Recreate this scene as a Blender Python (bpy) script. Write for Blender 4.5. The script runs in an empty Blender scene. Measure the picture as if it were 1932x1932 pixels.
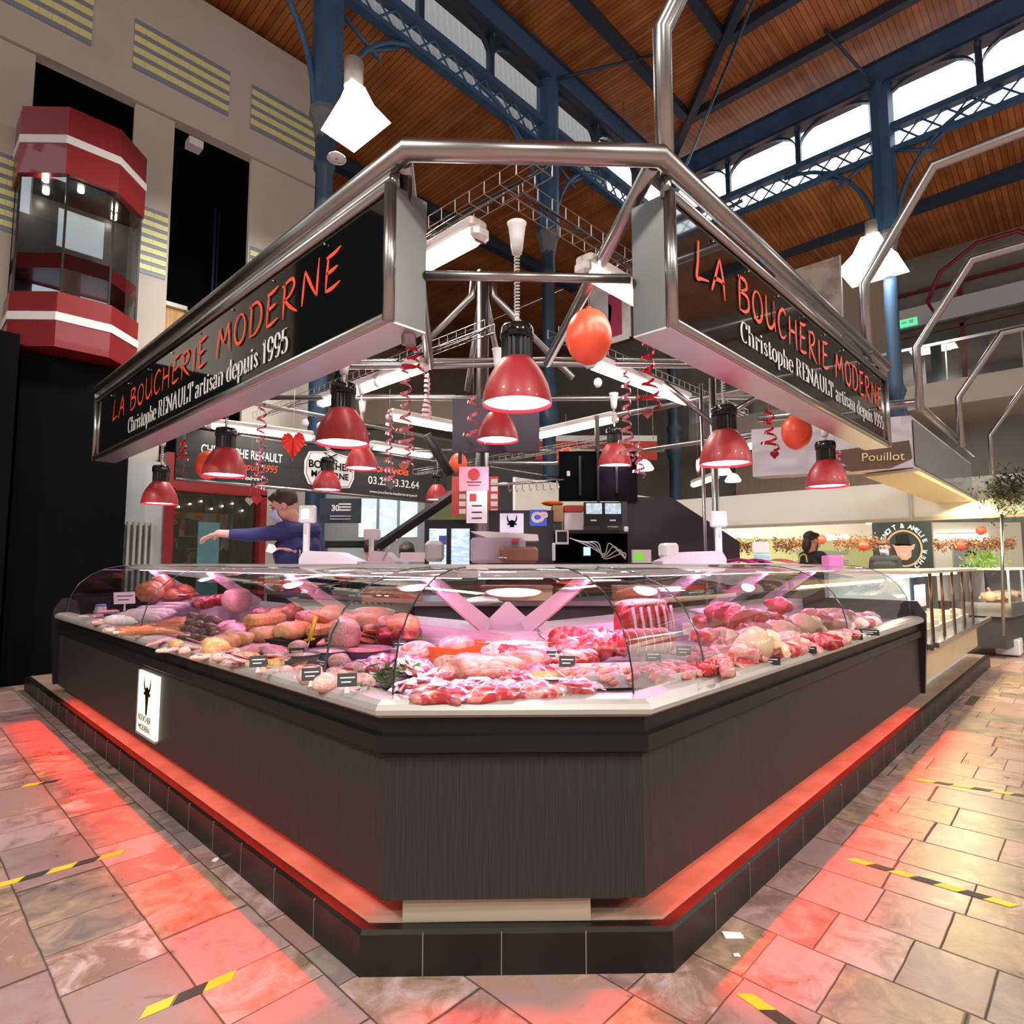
import bpy, math, random
from mathutils import Vector, Matrix
from math import sin, cos, pi, radians as R_
random.seed(7)
S = bpy.context.scene
C = S.collection
# ------------------------------------------------------------------ camera, world, exposure
FPX = 1147.0; PITCH = R_(4.83); AZ = R_(43.8); EYE = Vector((0, 0, 1.4))
FW = Vector((cos(AZ)*cos(PITCH), sin(AZ)*cos(PITCH), sin(PITCH)))
RT = Vector((sin(AZ), -cos(AZ), 0)); UP = RT.cross(FW)
cam = bpy.data.objects.new('camera', bpy.data.cameras.new('camera')); C.objects.link(cam)
cam.matrix_world = Matrix.Translation(EYE) @ Matrix((RT, UP, -FW)).transposed().to_4x4()
cam.data.sensor_width = 36; cam.data.sensor_fit = 'HORIZONTAL'; cam.data.lens = FPX/1932*36
cam.data.clip_end = 300; cam.data.clip_start = .05
S.camera = cam
w = bpy.data.worlds.new('world'); S.world = w; w.use_nodes = True
bg = w.node_tree.nodes['Background']; bg.inputs[0].default_value = (.86, .92, 1, 1); bg.inputs[1].default_value = 2.6
S.view_settings.view_transform = 'Standard'; S.view_settings.look = 'None'
S.view_settings.exposure = 0.4; S.view_settings.gamma = 1; S.view_settings.use_curve_mapping = False
S.cycles.transparent_max_bounces = 24; S.cycles.max_bounces = 7; S.cycles.diffuse_bounces = 3; S.cycles.glossy_bounces = 3
S.cycles.sample_clamp_indirect = 4

def area(name, loc, size, sizey, power, color, direction):
    l = bpy.data.lights.new(name, 'AREA'); l.shape = 'RECTANGLE'; l.size = size; l.size_y = sizey; l.energy = power; l.color = color
    o = bpy.data.objects.new(name, l); C.objects.link(o); o.location = loc
    return o, Vector(direction).normalized()
def aim(o, d, along):
    z = -d; x = Vector(along).normalized(); x = (x - z*x.dot(z)).normalized(); y = z.cross(x)
    o.matrix_world = Matrix.Translation(o.location) @ Matrix((x, y, z)).transposed().to_4x4()
def strip_light(name, a, b, width, power, color, d, spread=180):
    a = Vector(a); b = Vector(b)
    o, dd = area(name, (a+b)/2, (b-a).length, width, power, color, d); aim(o, dd, b-a); o.data.spread = R_(spread); return o
RED = (1, .025, .012); PINK = (1, .30, .74)
# red LED strips under the overhang of the counter
strip_light('red_led_light', (1.335, 1.95, .258), (1.335, 6.9, .258), .015, 17, RED, (-.80, 0, -.62), 46)
strip_light('red_led_light', (1.325, 1.95, .256), (1.325, 6.9, .256), .01, 3, RED, (-.3, 0, -1), 150)
strip_light('red_led_light', (1.40, 1.80, .256), (1.92, 1.28, .256), .015, 1.3, RED, (-.53, -.53, -.66), 60)
strip_light('red_led_light', (2.05, 1.26, .258), (6.3, 1.26, .258), .015, 15, RED, (0, -.80, -.62), 46)
strip_light('red_led_light', (2.05, 1.25, .256), (6.3, 1.25, .256), .01, 2.7, RED, (0, -.3, -1), 150)
# pink tube lights of the display case
strip_light('case_light', (1.92, 2.15, 1.325), (1.92, 7.1, 1.325), .05, 26, PINK, (-.25, 0, -1))
strip_light('case_light', (2.25, 1.82, 1.325), (6.25, 1.82, 1.325), .05, 23, PINK, (0, -.25, -1))
strip_light('case_light', (1.80, 2.06, 1.325), (2.14, 1.72, 1.325), .05, 1.4, PINK, (-.2, -.2, -1))

# warm lamps of the stalls further along the right
strip_light('stall_light', (7.1, 1.35, 2.27), (10.9, 1.35, 2.27), .15, 95, (1, .83, .42), (0, -.35, -1))
strip_light('stall_light', (6.7, 1.45, 1.28), (10.2, 1.45, 1.28), .04, 22, (1, .94, .82), (0, .1, -1))
strip_light('stall_light', (11.6, -.5, 2.3), (11.6, 5.5, 2.3), .2, 90, (1, .9, .7), (.5, 0, -1))
strip_light('stall_light', (13.8, -1.5, 2.6), (13.8, 7.0, 2.6), .2, 110, (1, .92, .75), (.3, 0, -1))
def Z(x, y, z):
    r = FW + RT*((x-966)/FPX) - UP*((y-966)/FPX); return EYE + r*((z-1.4)/r.z)
def PX(x, y, X):
    r = FW + RT*((x-966)/FPX) - UP*((y-966)/FPX); return EYE + r*(X/r.x)
def PY(x, y, Y):
    r = FW + RT*((x-966)/FPX) - UP*((y-966)/FPX); return EYE + r*(Y/r.y)
def PD(x, y, d):
    return EYE + (FW + RT*((x-966)/FPX) - UP*((y-966)/FPX))*d

# ------------------------------------------------------------------ materials
MATS = {}
def pmat(name, col, rough=.5, metal=0, emit=None, es=0, noise=None, bump=0, coat=0, spec=None, aniso=0):
    if name in MATS: return MATS[name]
    m = bpy.data.materials.new(name); m.use_nodes = True; nt = m.node_tree; b = nt.nodes['Principled BSDF']
    b.inputs['Base Color'].default_value = (*col, 1); b.inputs['Roughness'].default_value = rough; b.inputs['Metallic'].default_value = metal
    b.inputs['Coat Weight'].default_value = coat
    if spec is not None: b.inputs['Specular IOR Level'].default_value = spec
    if emit: b.inputs['Emission Color'].default_value = (*emit, 1); b.inputs['Emission Strength'].default_value = es
    if noise or bump:
        tc = nt.nodes.new('ShaderNodeTexCoord'); mp = nt.nodes.new('ShaderNodeMapping'); nt.links.new(tc.outputs['Object'], mp.inputs[0])
        n = nt.nodes.new('ShaderNodeTexNoise'); nt.links.new(mp.outputs[0], n.inputs[0])
        sc, c2, stretch, lo, hi = noise if noise else (20, col, (1, 1, 1), .3, .7)
        n.inputs['Scale'].default_value = sc; n.inputs['Detail'].default_value = 5; mp.inputs['Scale'].default_value = stretch
        if noise:
            rp = nt.nodes.new('ShaderNodeValToRGB'); e = rp.color_ramp.elements
            e[0].position = lo; e[0].color = (*col, 1); e[1].position = hi; e[1].color = (*c2, 1)
            nt.links.new(n.outputs['Fac'], rp.inputs[0]); nt.links.new(rp.outputs[0], b.inputs['Base Color'])
        if bump:
            bp = nt.nodes.new('ShaderNodeBump'); bp.inputs['Strength'].default_value = bump; bp.inputs['Distance'].default_value = .01
            nt.links.new(n.outputs['Fac'], bp.inputs['Height']); nt.links.new(bp.outputs[0], b.inputs['Normal'])
    MATS[name] = m; return m
def emat(name, col, s): return pmat(name, (.8, .8, .8), .4, emit=col, es=s)
def glass(name, tint=(1, 1, 1), refl=.08, rough=.01):
    m = bpy.data.materials.new(name); m.use_nodes = True; nt = m.node_tree; nt.nodes.clear()
    out = nt.nodes.new('ShaderNodeOutputMaterial'); mx = nt.nodes.new('ShaderNodeMixShader')
    t = nt.nodes.new('ShaderNodeBsdfTransparent'); g = nt.nodes.new('ShaderNodeBsdfGlossy'); f = nt.nodes.new('ShaderNodeLayerWeight')
    t.inputs[0].default_value = (*tint, 1); g.inputs['Roughness'].default_value = rough
    f.inputs[0].default_value = refl*2.2
    mm = nt.nodes.new('ShaderNodeMath'); mm.operation = 'MULTIPLY_ADD'; mm.inputs[1].default_value = .6; mm.inputs[2].default_value = refl*.35
    nt.links.new(f.outputs['Fresnel'], mm.inputs[0]); nt.links.new(mm.outputs[0], mx.inputs[0])
    nt.links.new(t.outputs[0], mx.inputs[1]); nt.links.new(g.outputs[0], mx.inputs[2]); nt.links.new(mx.outputs[0], out.inputs[0])
    return m
STEEL = pmat('brushed_steel', (.36, .35, .34), .30, 1)
CHROME = pmat('polished_steel', (.62, .61, .60), .16, 1)
ALU = pmat('satin_aluminium', (.48, .47, .43), .32, .35)
BLACKG = pmat('black_gloss_panel', (.006, .007, .008), .06, 0, coat=1)
BLACK = pmat('black_plastic', (.012, .012, .013), .3)
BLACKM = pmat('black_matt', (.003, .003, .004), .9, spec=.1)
RUBBER = pmat('black_bumper', (.008, .009, .009), .4, spec=.3)
WHITE = pmat('white_plastic', (.8, .79, .8), .35)
WHITEP = pmat('white_paint', (.75, .74, .71), .6)
PAPER = pmat('white_paper', (.85, .83, .82), .7)
BLUE = pmat('blue_iron', (.05, .14, .27), .42, noise=(3, (.035, .10, .20), (1, 1, 1), .3, .7))
BLUED = pmat('dark_blue_iron', (.025, .05, .09), .4)
CREAM = pmat('cream_render', (.62, .57, .49), .85, noise=(1.2, (.56, .52, .44), (1, 1, 1), .3, .7))
REDP = pmat('red_enamel', (.42, .028, .035), .42, coat=.08)
LIFTRED = pmat('lift_red', (.25, .014, .018), .4, coat=.3)
BALLOON = pmat('orange_red_latex', (.95, .11, .05), .35)
FOIL = pmat('red_foil', (.8, .06, .08), .15, .8)
FOILP = pmat('pink_foil', (.85, .35, .42), .15, .8)
ORANGE = pmat('orange_red_paint', (.95, .10, .035), .45, emit=(.95, .10, .035), es=.0)
TXTW = pmat('white_vinyl', (.82, .82, .82), .5)
GLASS = glass('case_glass', (.985, .985, .985), .10)
GLASSD = glass('lift_glass', (.55, .58, .58), .22)
TUBE_W = emat('fluorescent_white', (1, .93, .84), 9)
TUBE_P = emat('fluorescent_pink', (1, .55, .85), 7)
LAMP_W = emat('lamp_bulb_pink_white', (1, .66, .96), 9)
FLOOD = emat('floodlight_white', (1, .96, .9), 12)
SCREENB = emat('blue_screen', (.25, .6, 1), 1.0)
BEDW = pmat('white_display_tray', (.62, .57, .60), .4)
BEDG = pmat('pink_grey_bed', (.30, .25, .27), .35)
WOODC = pmat('wood_board', (.42, .24, .11), .6, noise=(6, (.3, .16, .07), (1, 8, 1), .3, .7))
CARD = pmat('cardboard', (.55, .33, .19), .8)
SKIN = pmat('skin', (.62, .33, .24), .5)
HAIR = pmat('dark_hair', (.035, .02, .014), .6, bump=.5)

def wood_ceiling(name, axis):
    m = bpy.data.materials.new(name); m.use_nodes = True; nt = m.node_tree; b = nt.nodes['Principled BSDF']; L = nt.links.new
    tc = nt.nodes.new('ShaderNodeTexCoord'); sp = nt.nodes.new('ShaderNodeSeparateXYZ'); L(tc.outputs['Object'], sp.inputs[0])
    mul = nt.nodes.new('ShaderNodeMath'); mul.operation = 'MULTIPLY'; mul.inputs[1].default_value = 9
    L(sp.outputs[axis], mul.inputs[0])
    fr = nt.nodes.new('ShaderNodeMath'); fr.operation = 'FRACT'; L(mul.outputs[0], fr.inputs[0])
    fl = nt.nodes.new('ShaderNodeMath'); fl.operation = 'FLOOR'; L(mul.outputs[0], fl.inputs[0])
    wn = nt.nodes.new('ShaderNodeTexWhiteNoise'); wn.noise_dimensions = '1D'; L(fl.outputs[0], wn.inputs['W'])
    no = nt.nodes.new('ShaderNodeTexNoise'); no.inputs['Scale'].default_value = 1.1; no.inputs['Detail'].default_value = 6; L(tc.outputs['Object'], no.inputs[0])
    ad = nt.nodes.new('ShaderNodeMath'); ad.operation = 'MULTIPLY_ADD'; ad.inputs[1].default_value = .25; L(wn.outputs[0], ad.inputs[0]); L(no.outputs['Fac'], ad.inputs[2])
    rp = nt.nodes.new('ShaderNodeValToRGB'); e = rp.color_ramp.elements
    e[0].position = .35; e[0].color = (.24, .065, .016, 1); e[1].position = .95; e[1].color = (.60, .24, .07, 1); L(ad.outputs[0], rp.inputs[0])
    lt = nt.nodes.new('ShaderNodeMath'); lt.operation = 'GREATER_THAN'; lt.inputs[1].default_value = .1; L(fr.outputs[0], lt.inputs[0])
    mx = nt.nodes.new('ShaderNodeMix'); mx.data_type = 'RGBA'; mx.inputs['A'].default_value = (.06, .02, .008, 1); L(lt.outputs[0], mx.inputs['Factor']); L(rp.outputs[0], mx.inputs['B'])
    L(mx.outputs['Result'], b.inputs['Base Color']); b.inputs['Roughness'].default_value = .45
    return m
def paving():
    m = bpy.data.materials.new('stone_paving'); m.use_nodes = True; nt = m.node_tree; b = nt.nodes['Principled BSDF']; L = nt.links.new
    def M(op, a, b_=None, c=None):
        n = nt.nodes.new('ShaderNodeMath'); n.operation = op
        for i, v in enumerate((a, b_, c)):
            if v is None: continue
            if isinstance(v, (int, float)): n.inputs[i].default_value = v
            else: L(v, n.inputs[i])
        return n.outputs[0]
    tc = nt.nodes.new('ShaderNodeTexCoord'); sp = nt.nodes.new('ShaderNodeSeparateXYZ'); L(tc.outputs['Object'], sp.inputs[0])
    wob = nt.nodes.new('ShaderNodeTexNoise'); wob.inputs['Scale'].default_value = 2.2; L(tc.outputs['Object'], wob.inputs[0])
    u = M('MULTIPLY_ADD', sp.outputs[0], 1/.325, .14); u = M('MULTIPLY_ADD', wob.outputs['Fac'], .05, u)
    row = M('FLOOR', u); fu = M('FRACT', u)
    w1 = nt.nodes.new('ShaderNodeTexWhiteNoise'); w1.noise_dimensions = '1D'; L(row, w1.inputs['W'])
    v = M('MULTIPLY_ADD', sp.outputs[1], 1/.36, M('MULTIPLY', w1.outputs[0], 7))
    v = M('MULTIPLY_ADD', wob.outputs['Fac'], .06, v)
    # uneven lengths: warp v inside a row
    v = M('ADD', v, M('MULTIPLY', M('SINE', M('MULTIPLY', v, 1.7)), .33))
    col = M('FLOOR', v); fv = M('FRACT', v)
    cmb = nt.nodes.new('ShaderNodeCombineXYZ'); L(row, cmb.inputs[0]); L(col, cmb.inputs[1])
    w2 = nt.nodes.new('ShaderNodeTexWhiteNoise'); w2.noise_dimensions = '2D'; L(cmb.outputs[0], w2.inputs['Vector'])
    n2 = nt.nodes.new('ShaderNodeTexNoise'); n2.inputs['Scale'].default_value = 7; n2.inputs['Detail'].default_value = 8; n2.inputs['Roughness'].default_value = .65; n2.inputs['Distortion'].default_value = .8
    va = nt.nodes.new('ShaderNodeVectorMath'); va.operation = 'MULTIPLY_ADD'; va.inputs[1].default_value = (9, 9, 9); L(w2.outputs['Color'], va.inputs[0]); L(tc.outputs['Object'], va.inputs[2]); L(va.outputs[0], n2.inputs[0])
    rp = nt.nodes.new('ShaderNodeValToRGB'); cr = rp.color_ramp
    cols = [(0, (.34, .21, .18)), (.2, (.48, .29, .27)), (.38, (.27, .22, .21)), (.55, (.42, .28, .18)), (.72, (.54, .38, .38)), (.86, (.36, .20, .15)), (1, (.62, .48, .47))]
    cr.elements[0].color = (*cols[0][1], 1); cr.elements[1].color = (*cols[-1][1], 1)
    for p, c in cols[1:-1]: e = cr.elements.new(p); e.color = (*c, 1)
    L(M('ADD', M('MULTIPLY', w2.outputs['Value'], .8), M('MULTIPLY', M('SUBTRACT', n2.outputs['Fac'], .35), .55)), rp.inputs[0])
    r2 = nt.nodes.new('ShaderNodeValToRGB'); r2.color_ramp.elements[0].position = .3; r2.color_ramp.elements[0].color = (.55, .5, .48, 1); r2.color_ramp.elements[1].position = .62; r2.color_ramp.elements[1].color = (1.1, 1.1, 1.1, 1); L(n2.outputs['Fac'], r2.inputs[0])
    mu = nt.nodes.new('ShaderNodeMix'); mu.data_type = 'RGBA'; mu.blend_type = 'MULTIPLY'; mu.inputs['Factor'].default_value = 1; L(rp.outputs[0], mu.inputs['A']); L(r2.outputs[0], mu.inputs['B'])
    d1 = M('MINIMUM', fu, M('SUBTRACT', 1, fu)); d2 = M('MINIMUM', fv, M('SUBTRACT', 1, fv))
    dm = M('MINIMUM', d1, d2); g = M('SMOOTH_MIN', M('MULTIPLY', dm, 60), 1, .1)
    g = M('MAXIMUM', g, 0)
    mx = nt.nodes.new('ShaderNodeMix'); mx.data_type = 'RGBA'; mx.inputs['A'].default_value = (.05, .035, .025, 1); L(g, mx.inputs['Factor']); L(mu.outputs['Result'], mx.inputs['B'])
    L(mx.outputs['Result'], b.inputs['Base Color'])
    L(M('MULTIPLY_ADD', n2.outputs['Fac'], .45, .12), b.inputs['Roughness'])
    bp = nt.nodes.new('ShaderNodeBump'); bp.inputs['Strength'].default_value = .35; bp.inputs['Distance'].default_value = .008
    L(M('ADD', M('MULTIPLY', n2.outputs['Fac'], .6), g), bp.inputs['Height']); L(bp.outputs[0], b.inputs['Normal'])
    return m
def laminate():
    m = bpy.data.materials.new('charcoal_laminate'); m.use_nodes = True; nt = m.node_tree; b = nt.nodes['Principled BSDF']; L = nt.links.new
    tc = nt.nodes.new('ShaderNodeTexCoord'); mp = nt.nodes.new('ShaderNodeMapping'); mp.inputs['Scale'].default_value = (260, 260, 5); L(tc.outputs['Object'], mp.inputs[0])
    n = nt.nodes.new('ShaderNodeTexNoise'); n.inputs['Scale'].default_value = 1; n.inputs['Detail'].default_value = 3; L(mp.outputs[0], n.inputs[0])
    rp = nt.nodes.new('ShaderNodeValToRGB'); e = rp.color_ramp.elements; e[0].position = .3; e[0].color = (.018, .018, .018, 1); e[1].position = .75; e[1].color = (.036, .036, .034, 1)
    L(n.outputs['Fac'], rp.inputs[0]); L(rp.outputs[0], b.inputs['Base Color']); b.inputs['Roughness'].default_value = .5; b.inputs['Specular IOR Level'].default_value = .3
    return m
def marbled(name, c1, c2, scale, lo=.42, hi=.62, rough=.28, dist=1.2):
    m = bpy.data.materials.new(name); m.use_nodes = True; nt = m.node_tree; b = nt.nodes['Principled BSDF']; L = nt.links.new
    tc = nt.nodes.new('ShaderNodeTexCoord'); oi = nt.nodes.new('ShaderNodeObjectInfo'); va = nt.nodes.new('ShaderNodeVectorMath'); va.operation = 'MULTIPLY_ADD'
    va.inputs[1].default_value = (40, 23, 31)
    cb = nt.nodes.new('ShaderNodeCombineXYZ')
    for i in range(3): L(oi.outputs['Random'], cb.inputs[i])
    L(cb.outputs[0], va.inputs[0]); L(tc.outputs['Object'], va.inputs[2])
    n = nt.nodes.new('ShaderNodeTexNoise'); n.inputs['Scale'].default_value = scale; n.inputs['Detail'].default_value = 4; n.inputs['Distortion'].default_value = dist; L(va.outputs[0], n.inputs[0])
    rp = nt.nodes.new('ShaderNodeValToRGB'); e = rp.color_ramp.elements; e[0].position = lo; e[0].color = (*c1, 1); e[1].position = hi; e[1].color = (*c2, 1)
    L(n.outputs['Fac'], rp.inputs[0])
    hs = nt.nodes.new('ShaderNodeHueSaturation'); L(rp.outputs[0], hs.inputs['Color'])
    mr = nt.nodes.new('ShaderNodeMapRange'); mr.inputs[3].default_value = .75; mr.inputs[4].default_value = 1.2; L(oi.outputs['Random'], mr.inputs[0]); L(mr.outputs[0], hs.inputs['Value'])
    L(hs.outputs[0], b.inputs['Base Color']); b.inputs['Roughness'].default_value = rough
    bp = nt.nodes.new('ShaderNodeBump'); bp.inputs['Strength'].default_value = .4; bp.inputs['Distance'].default_value = .006; L(n.outputs['Fac'], bp.inputs['Height']); L(bp.outputs[0], b.inputs['Normal'])
    return m
PAVE = paving(); LAM = laminate()
RAW = marbled('raw_red_meat', (.50, .035, .045), (.80, .42, .38), 14, .5, .68)
RAWD = marbled('dark_red_meat', (.26, .015, .022), (.55, .13, .12), 12, .45, .7)
PORK = marbled('pale_pork', (.62, .20, .19), (.80, .46, .40), 16)
SAUS = marbled('raw_sausage', (.66, .20, .17), (.80, .40, .34), 40)
MERG = marbled('red_sausage', (.42, .05, .03), (.6, .14, .09), 40)
CHICK = marbled('pale_chicken', (.80, .58, .36), (.85, .5, .38), 10)
CRUST = marbled('baked_crust', (.68, .34, .12), (.85, .55, .25), 25)
SMOKE = marbled('smoked_ham', (.55, .17, .07), (.75, .36, .2), 12)
DRIED = marbled('dried_sausage', (.17, .10, .07), (.36, .22, .17), 45)
FLOUR = marbled('floured_salami', (.75, .62, .62), (.88, .82, .82), 22)
PATE = marbled('pink_pate', (.72, .36, .3), (.85, .6, .5), 60, .4, .6)
BREAD_ = marbled('orange_crumb', (.8, .32, .04), (.9, .5, .12), 60)
BONE = pmat('bone_and_fat', (.85, .72, .62), .4)
GREEN = pmat('parsley_green', (.10, .22, .03), .6, bump=.6)

# ------------------------------------------------------------------ mesh building
def smoothpoly(pts, n=6):
    out = []; P = [Vector(p) for p in pts]
    for i in range(len(P)-1):
        p0 = P[i-1] if i else P[0]*2-P[1]; p1 = P[i]; p2 = P[i+1]; p3 = P[i+2] if i+2 < len(P) else P[-1]*2-P[-2]
        for k in range(n):
            t = k/n
            out.append(.5*((2*p1)+(p2-p0)*t+(2*p0-5*p1+4*p2-p3)*t*t+(3*p1-p0-3*p2+p3)*t**3))
    out.append(P[-1]); return out
class MB:
    def __init__(s): s.v = []; s.f = []; s.sm = []
    def add(s, vs, fs, sm=False):
        b = len(s.v); s.v += [Vector(v) for v in vs]; s.f += [[b+i for i in f] for f in fs]; s.sm += [sm]*len(fs); return s
    def box(s, a, b, M=None):
        x0, y0, z0 = a; x1, y1, z1 = b
        vs = [Vector(p) for p in ((x0, y0, z0), (x1, y0, z0), (x1, y1, z0), (x0, y1, z0), (x0, y0, z1), (x1, y0, z1), (x1, y1, z1), (x0, y1, z1))]
        if M: vs = [M @ v for v in vs]
        return s.add(vs, [(0, 3, 2, 1), (4, 5, 6, 7), (0, 1, 5, 4), (1, 2, 6, 5), (2, 3, 7, 6), (3, 0, 4, 7)])
    def rbox(s, a, b, r=.01, M=None):     # box with chamfered edges
        x0, y0, z0 = a; x1, y1, z1 = b; r = min(r, (x1-x0)*.45, (y1-y0)*.45, (z1-z0)*.45)
        prof = lambda d: [(x0+d+r, y0+d), (x1-d-r, y0+d), (x1-d, y0+d+r), (x1-d, y1-d-r), (x1-d-r, y1-d), (x0+d+r, y1-d), (x0+d, y1-d-r), (x0+d, y0+d+r)]
        rings = [(r*.7, z0), (0, z0+r), (0, z1-r), (r*.7, z1)]; vs = []
        for d, z in rings: vs += [Vector((x, y, z)) for x, y in prof(d)]
        if M: vs = [M @ v for v in vs]
        fs = [tuple(range(7, -1, -1)), tuple(range(24, 32))]
        for k in range(3):
            for i in range(8): j = (i+1) % 8; fs.append((k*8+i, k*8+j, k*8+8+j, k*8+8+i))
        return s.add(vs, fs)
    def tube(s, pts, r, n=10, caps=True, sm=True, flat=1):
        P = [Vector(p) for p in pts]; rs = r if isinstance(r, (list, tuple)) else [r]*len(P)
        t0 = (P[1]-P[0]).normalized(); ref = Vector((0, 0, 1)) if abs(t0.z) < .9 else Vector((1, 0, 0)); u = t0.cross(ref).normalized(); vs = []
        for i, p in enumerate(P):
            ta = (P[i]-P[i-1]).normalized() if i else (P[1]-P[0]).normalized()
            tb = (P[i+1]-P[i]).normalized() if i+1 < len(P) else ta
            t = (ta+tb); t = t.normalized() if t.length > 1e-6 else ta
            u = (u - t*u.dot(t)).normalized(); v = t.cross(u); k = 1/max(.5, ta.dot(t))
            for j in range(n):
                a = 2*pi*j/n; d = u*cos(a) + v*sin(a)*flat
                vs.append(p + d*rs[i]*(k if len(P) < 8 else 1))
        fs = [(i*n+j, i*n+(j+1) % n, (i+1)*n+(j+1) % n, (i+1)*n+j) for i in range(len(P)-1) for j in range(n)]
        s.add(vs, fs, sm)
        if caps:
            b = len(s.v)-len(vs); s.f += [[b+j for j in range(n-1, -1, -1)], [b+(len(P)-1)*n+j for j in range(n)]]; s.sm += [False]*2
        return s
    def lathe(s, prof, n=24, o=(0, 0, 0), M=None, sm=True):
        o = Vector(o); vs = []
        for r, z in prof:
            for j in range(n): a = 2*pi*j/n; p = Vector((r*cos(a), r*sin(a), z)); vs.append((M @ p if M else p)+o)
        fs = [(i*n+j, i*n+(j+1) % n, (i+1)*n+(j+1) % n, (i+1)*n+j) for i in range(len(prof)-1) for j in range(n)]
        return s.add(vs, fs, sm)
    def blob(s, c, r, seed=0, amp=.12, nu=14, nv=9, M=None, sq=1):
        rnd = random.Random(seed); ph = [(rnd.uniform(0, 6), rnd.uniform(1, 3.2), rnd.uniform(1, 3.2)) for _ in range(4)]
        c = Vector(c); vs = []
        for i in range(nv+1):
            th = pi*i/nv
            for j in range(nu):
                a = 2*pi*j/nu; d = Vector((sin(th)*cos(a), sin(th)*sin(a), cos(th)))
                k = 1+amp*sum(sin(p+d.x*q*2+d.y*w_*2+d.z*q) for p, q, w_ in ph)/2
                if sq != 1: d = Vector([math.copysign(abs(x)**sq, x) for x in d])
                p = Vector((d.x*r[0], d.y*r[1], d.z*r[2]))*k
                vs.append((M @ p if M else p)+c)
        fs = [(i*nu+j, (i+1)*nu+j, (i+1)*nu+(j+1) % nu, i*nu+(j+1) % nu) for i in range(nv) for j in range(nu)]
        return s.add(vs, fs, True)
    def prism(s, poly, o, u, v, th):      # 2D outline in plane (u,v) extruded by th along u x v
        o = Vector(o); u = Vector(u); v = Vector(v); n = u.cross(v).normalized()*th; k = len(poly)
        vs = [o+u*a+v*b for a, b in poly]; vs += [p+n for p in vs]
        fs = [tuple(range(k-1, -1, -1)), tuple(range(k, 2*k))]+[(i, (i+1) % k, k+(i+1) % k, k+i) for i in range(k)]
        return s.add(vs, fs)
    def sweep(s, prof, path, closed=False, sm=False):   # prof [(o,z)], path(o)->list of (x,y)
        k = len(prof); cols = [path(o) for o, z in prof]; m = len(cols[0]); vs = []
        for i in range(m):
            for j in range(k): vs.append((cols[j][i][0], cols[j][i][1], prof[j][1]))
        fs = []
        for i in range(m-1):
            for j in range(k if closed else k-1):
                jj = (j+1) % k; fs.append((i*k+j, i*k+jj, (i+1)*k+jj, (i+1)*k+j))
        if closed: fs += [tuple(range(k)), tuple((m-1)*k+j for j in range(k-1, -1, -1))]
        return s.add(vs, fs, sm)
    def build(s, name, mat, parent=None, local=False, uvz=False):
        me = bpy.data.meshes.new(name); o = bpy.data.objects.new(name, me)
        vs = s.v
        if not local:
            if parent is None:
                xs = [v.x for v in vs]; ys = [v.y for v in vs]; zs = [v.z for v in vs]
                org = Vector(((min(xs)+max(xs))/2, (min(ys)+max(ys))/2, min(zs)))
                o.location = org
            else:
                org = Vector(); p = parent
                while p: org += p.location; p = p.parent
            vs = [v-org for v in vs]
        me.from_pydata(vs, [], s.f); me.polygons.foreach_set('use_smooth', s.sm)
        for m in (mat if isinstance(mat, (list, tuple)) else [mat]): me.materials.append(m)
        me.update(); C.objects.link(o)
        if parent: o.parent = parent
        return o
def tag(o, label=None, cat=None, group=None, kind=None):
    if label: o['label'] = label
    if cat: o['category'] = cat
    if group: o['group'] = group
    if kind: o['kind'] = kind
    return o
def thing(name, label, cat, loc=(0, 0, 0), group=None, rz=0):
    o = bpy.data.objects.new(name, None); C.objects.link(o); o.location = loc; o.rotation_euler = (0, 0, rz); return tag(o, label, cat, group)
def struct(name, mb, mat, parent=None):
    o = mb.build(name, mat, parent)
    if parent is None: o['kind'] = 'structure'
    return o
def copy_tree(o, parent=None):
    c = o.copy(); C.objects.link(c); c.parent = parent
    for ch in o.children: copy_tree(ch, c)
    return c
def Rz(a, loc=(0, 0, 0)): return Matrix.Translation(loc) @ Matrix.Rotation(a, 4, 'Z')
def frameM(o, x, z=(0, 0, 1)):          # matrix with local x along x, z up
    x = Vector(x).normalized(); z = Vector(z); y = z.cross(x).normalized(); z = x.cross(y)
    return Matrix.Translation(o) @ Matrix((x, y, z)).transposed().to_4x4()
def text(body, size, o, u, v, mat, parent, ext=.001, align='LEFT', shear=0, space=1, bold=0, sx=1):
    cu = bpy.data.curves.new('lettering', 'FONT'); cu.body = body; cu.size = size; cu.extrude = ext; cu.align_x = align; cu.shear = shear; cu.space_character = space; cu.offset = bold
    tmp = bpy.data.objects.new('tmp', cu); C.objects.link(tmp); dg = bpy.context.evaluated_depsgraph_get(); me = bpy.data.meshes.new_from_object(tmp.evaluated_get(dg)); bpy.data.objects.remove(tmp)
    me.materials.clear(); me.materials.append(mat); ob = bpy.data.objects.new('lettering', me); C.objects.link(ob)
    u = Vector(u).normalized(); v = Vector(v).normalized(); n = u.cross(v)
    M = Matrix.Translation(Vector(o)+n*.003) @ Matrix((u*sx, v, n)).transposed().to_4x4()
    ob.parent = parent; org = Vector(); p = parent
    while p: org += p.location; p = p.parent
    ob.matrix_local = Matrix.Translation(-org) @ M
    return ob

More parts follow.
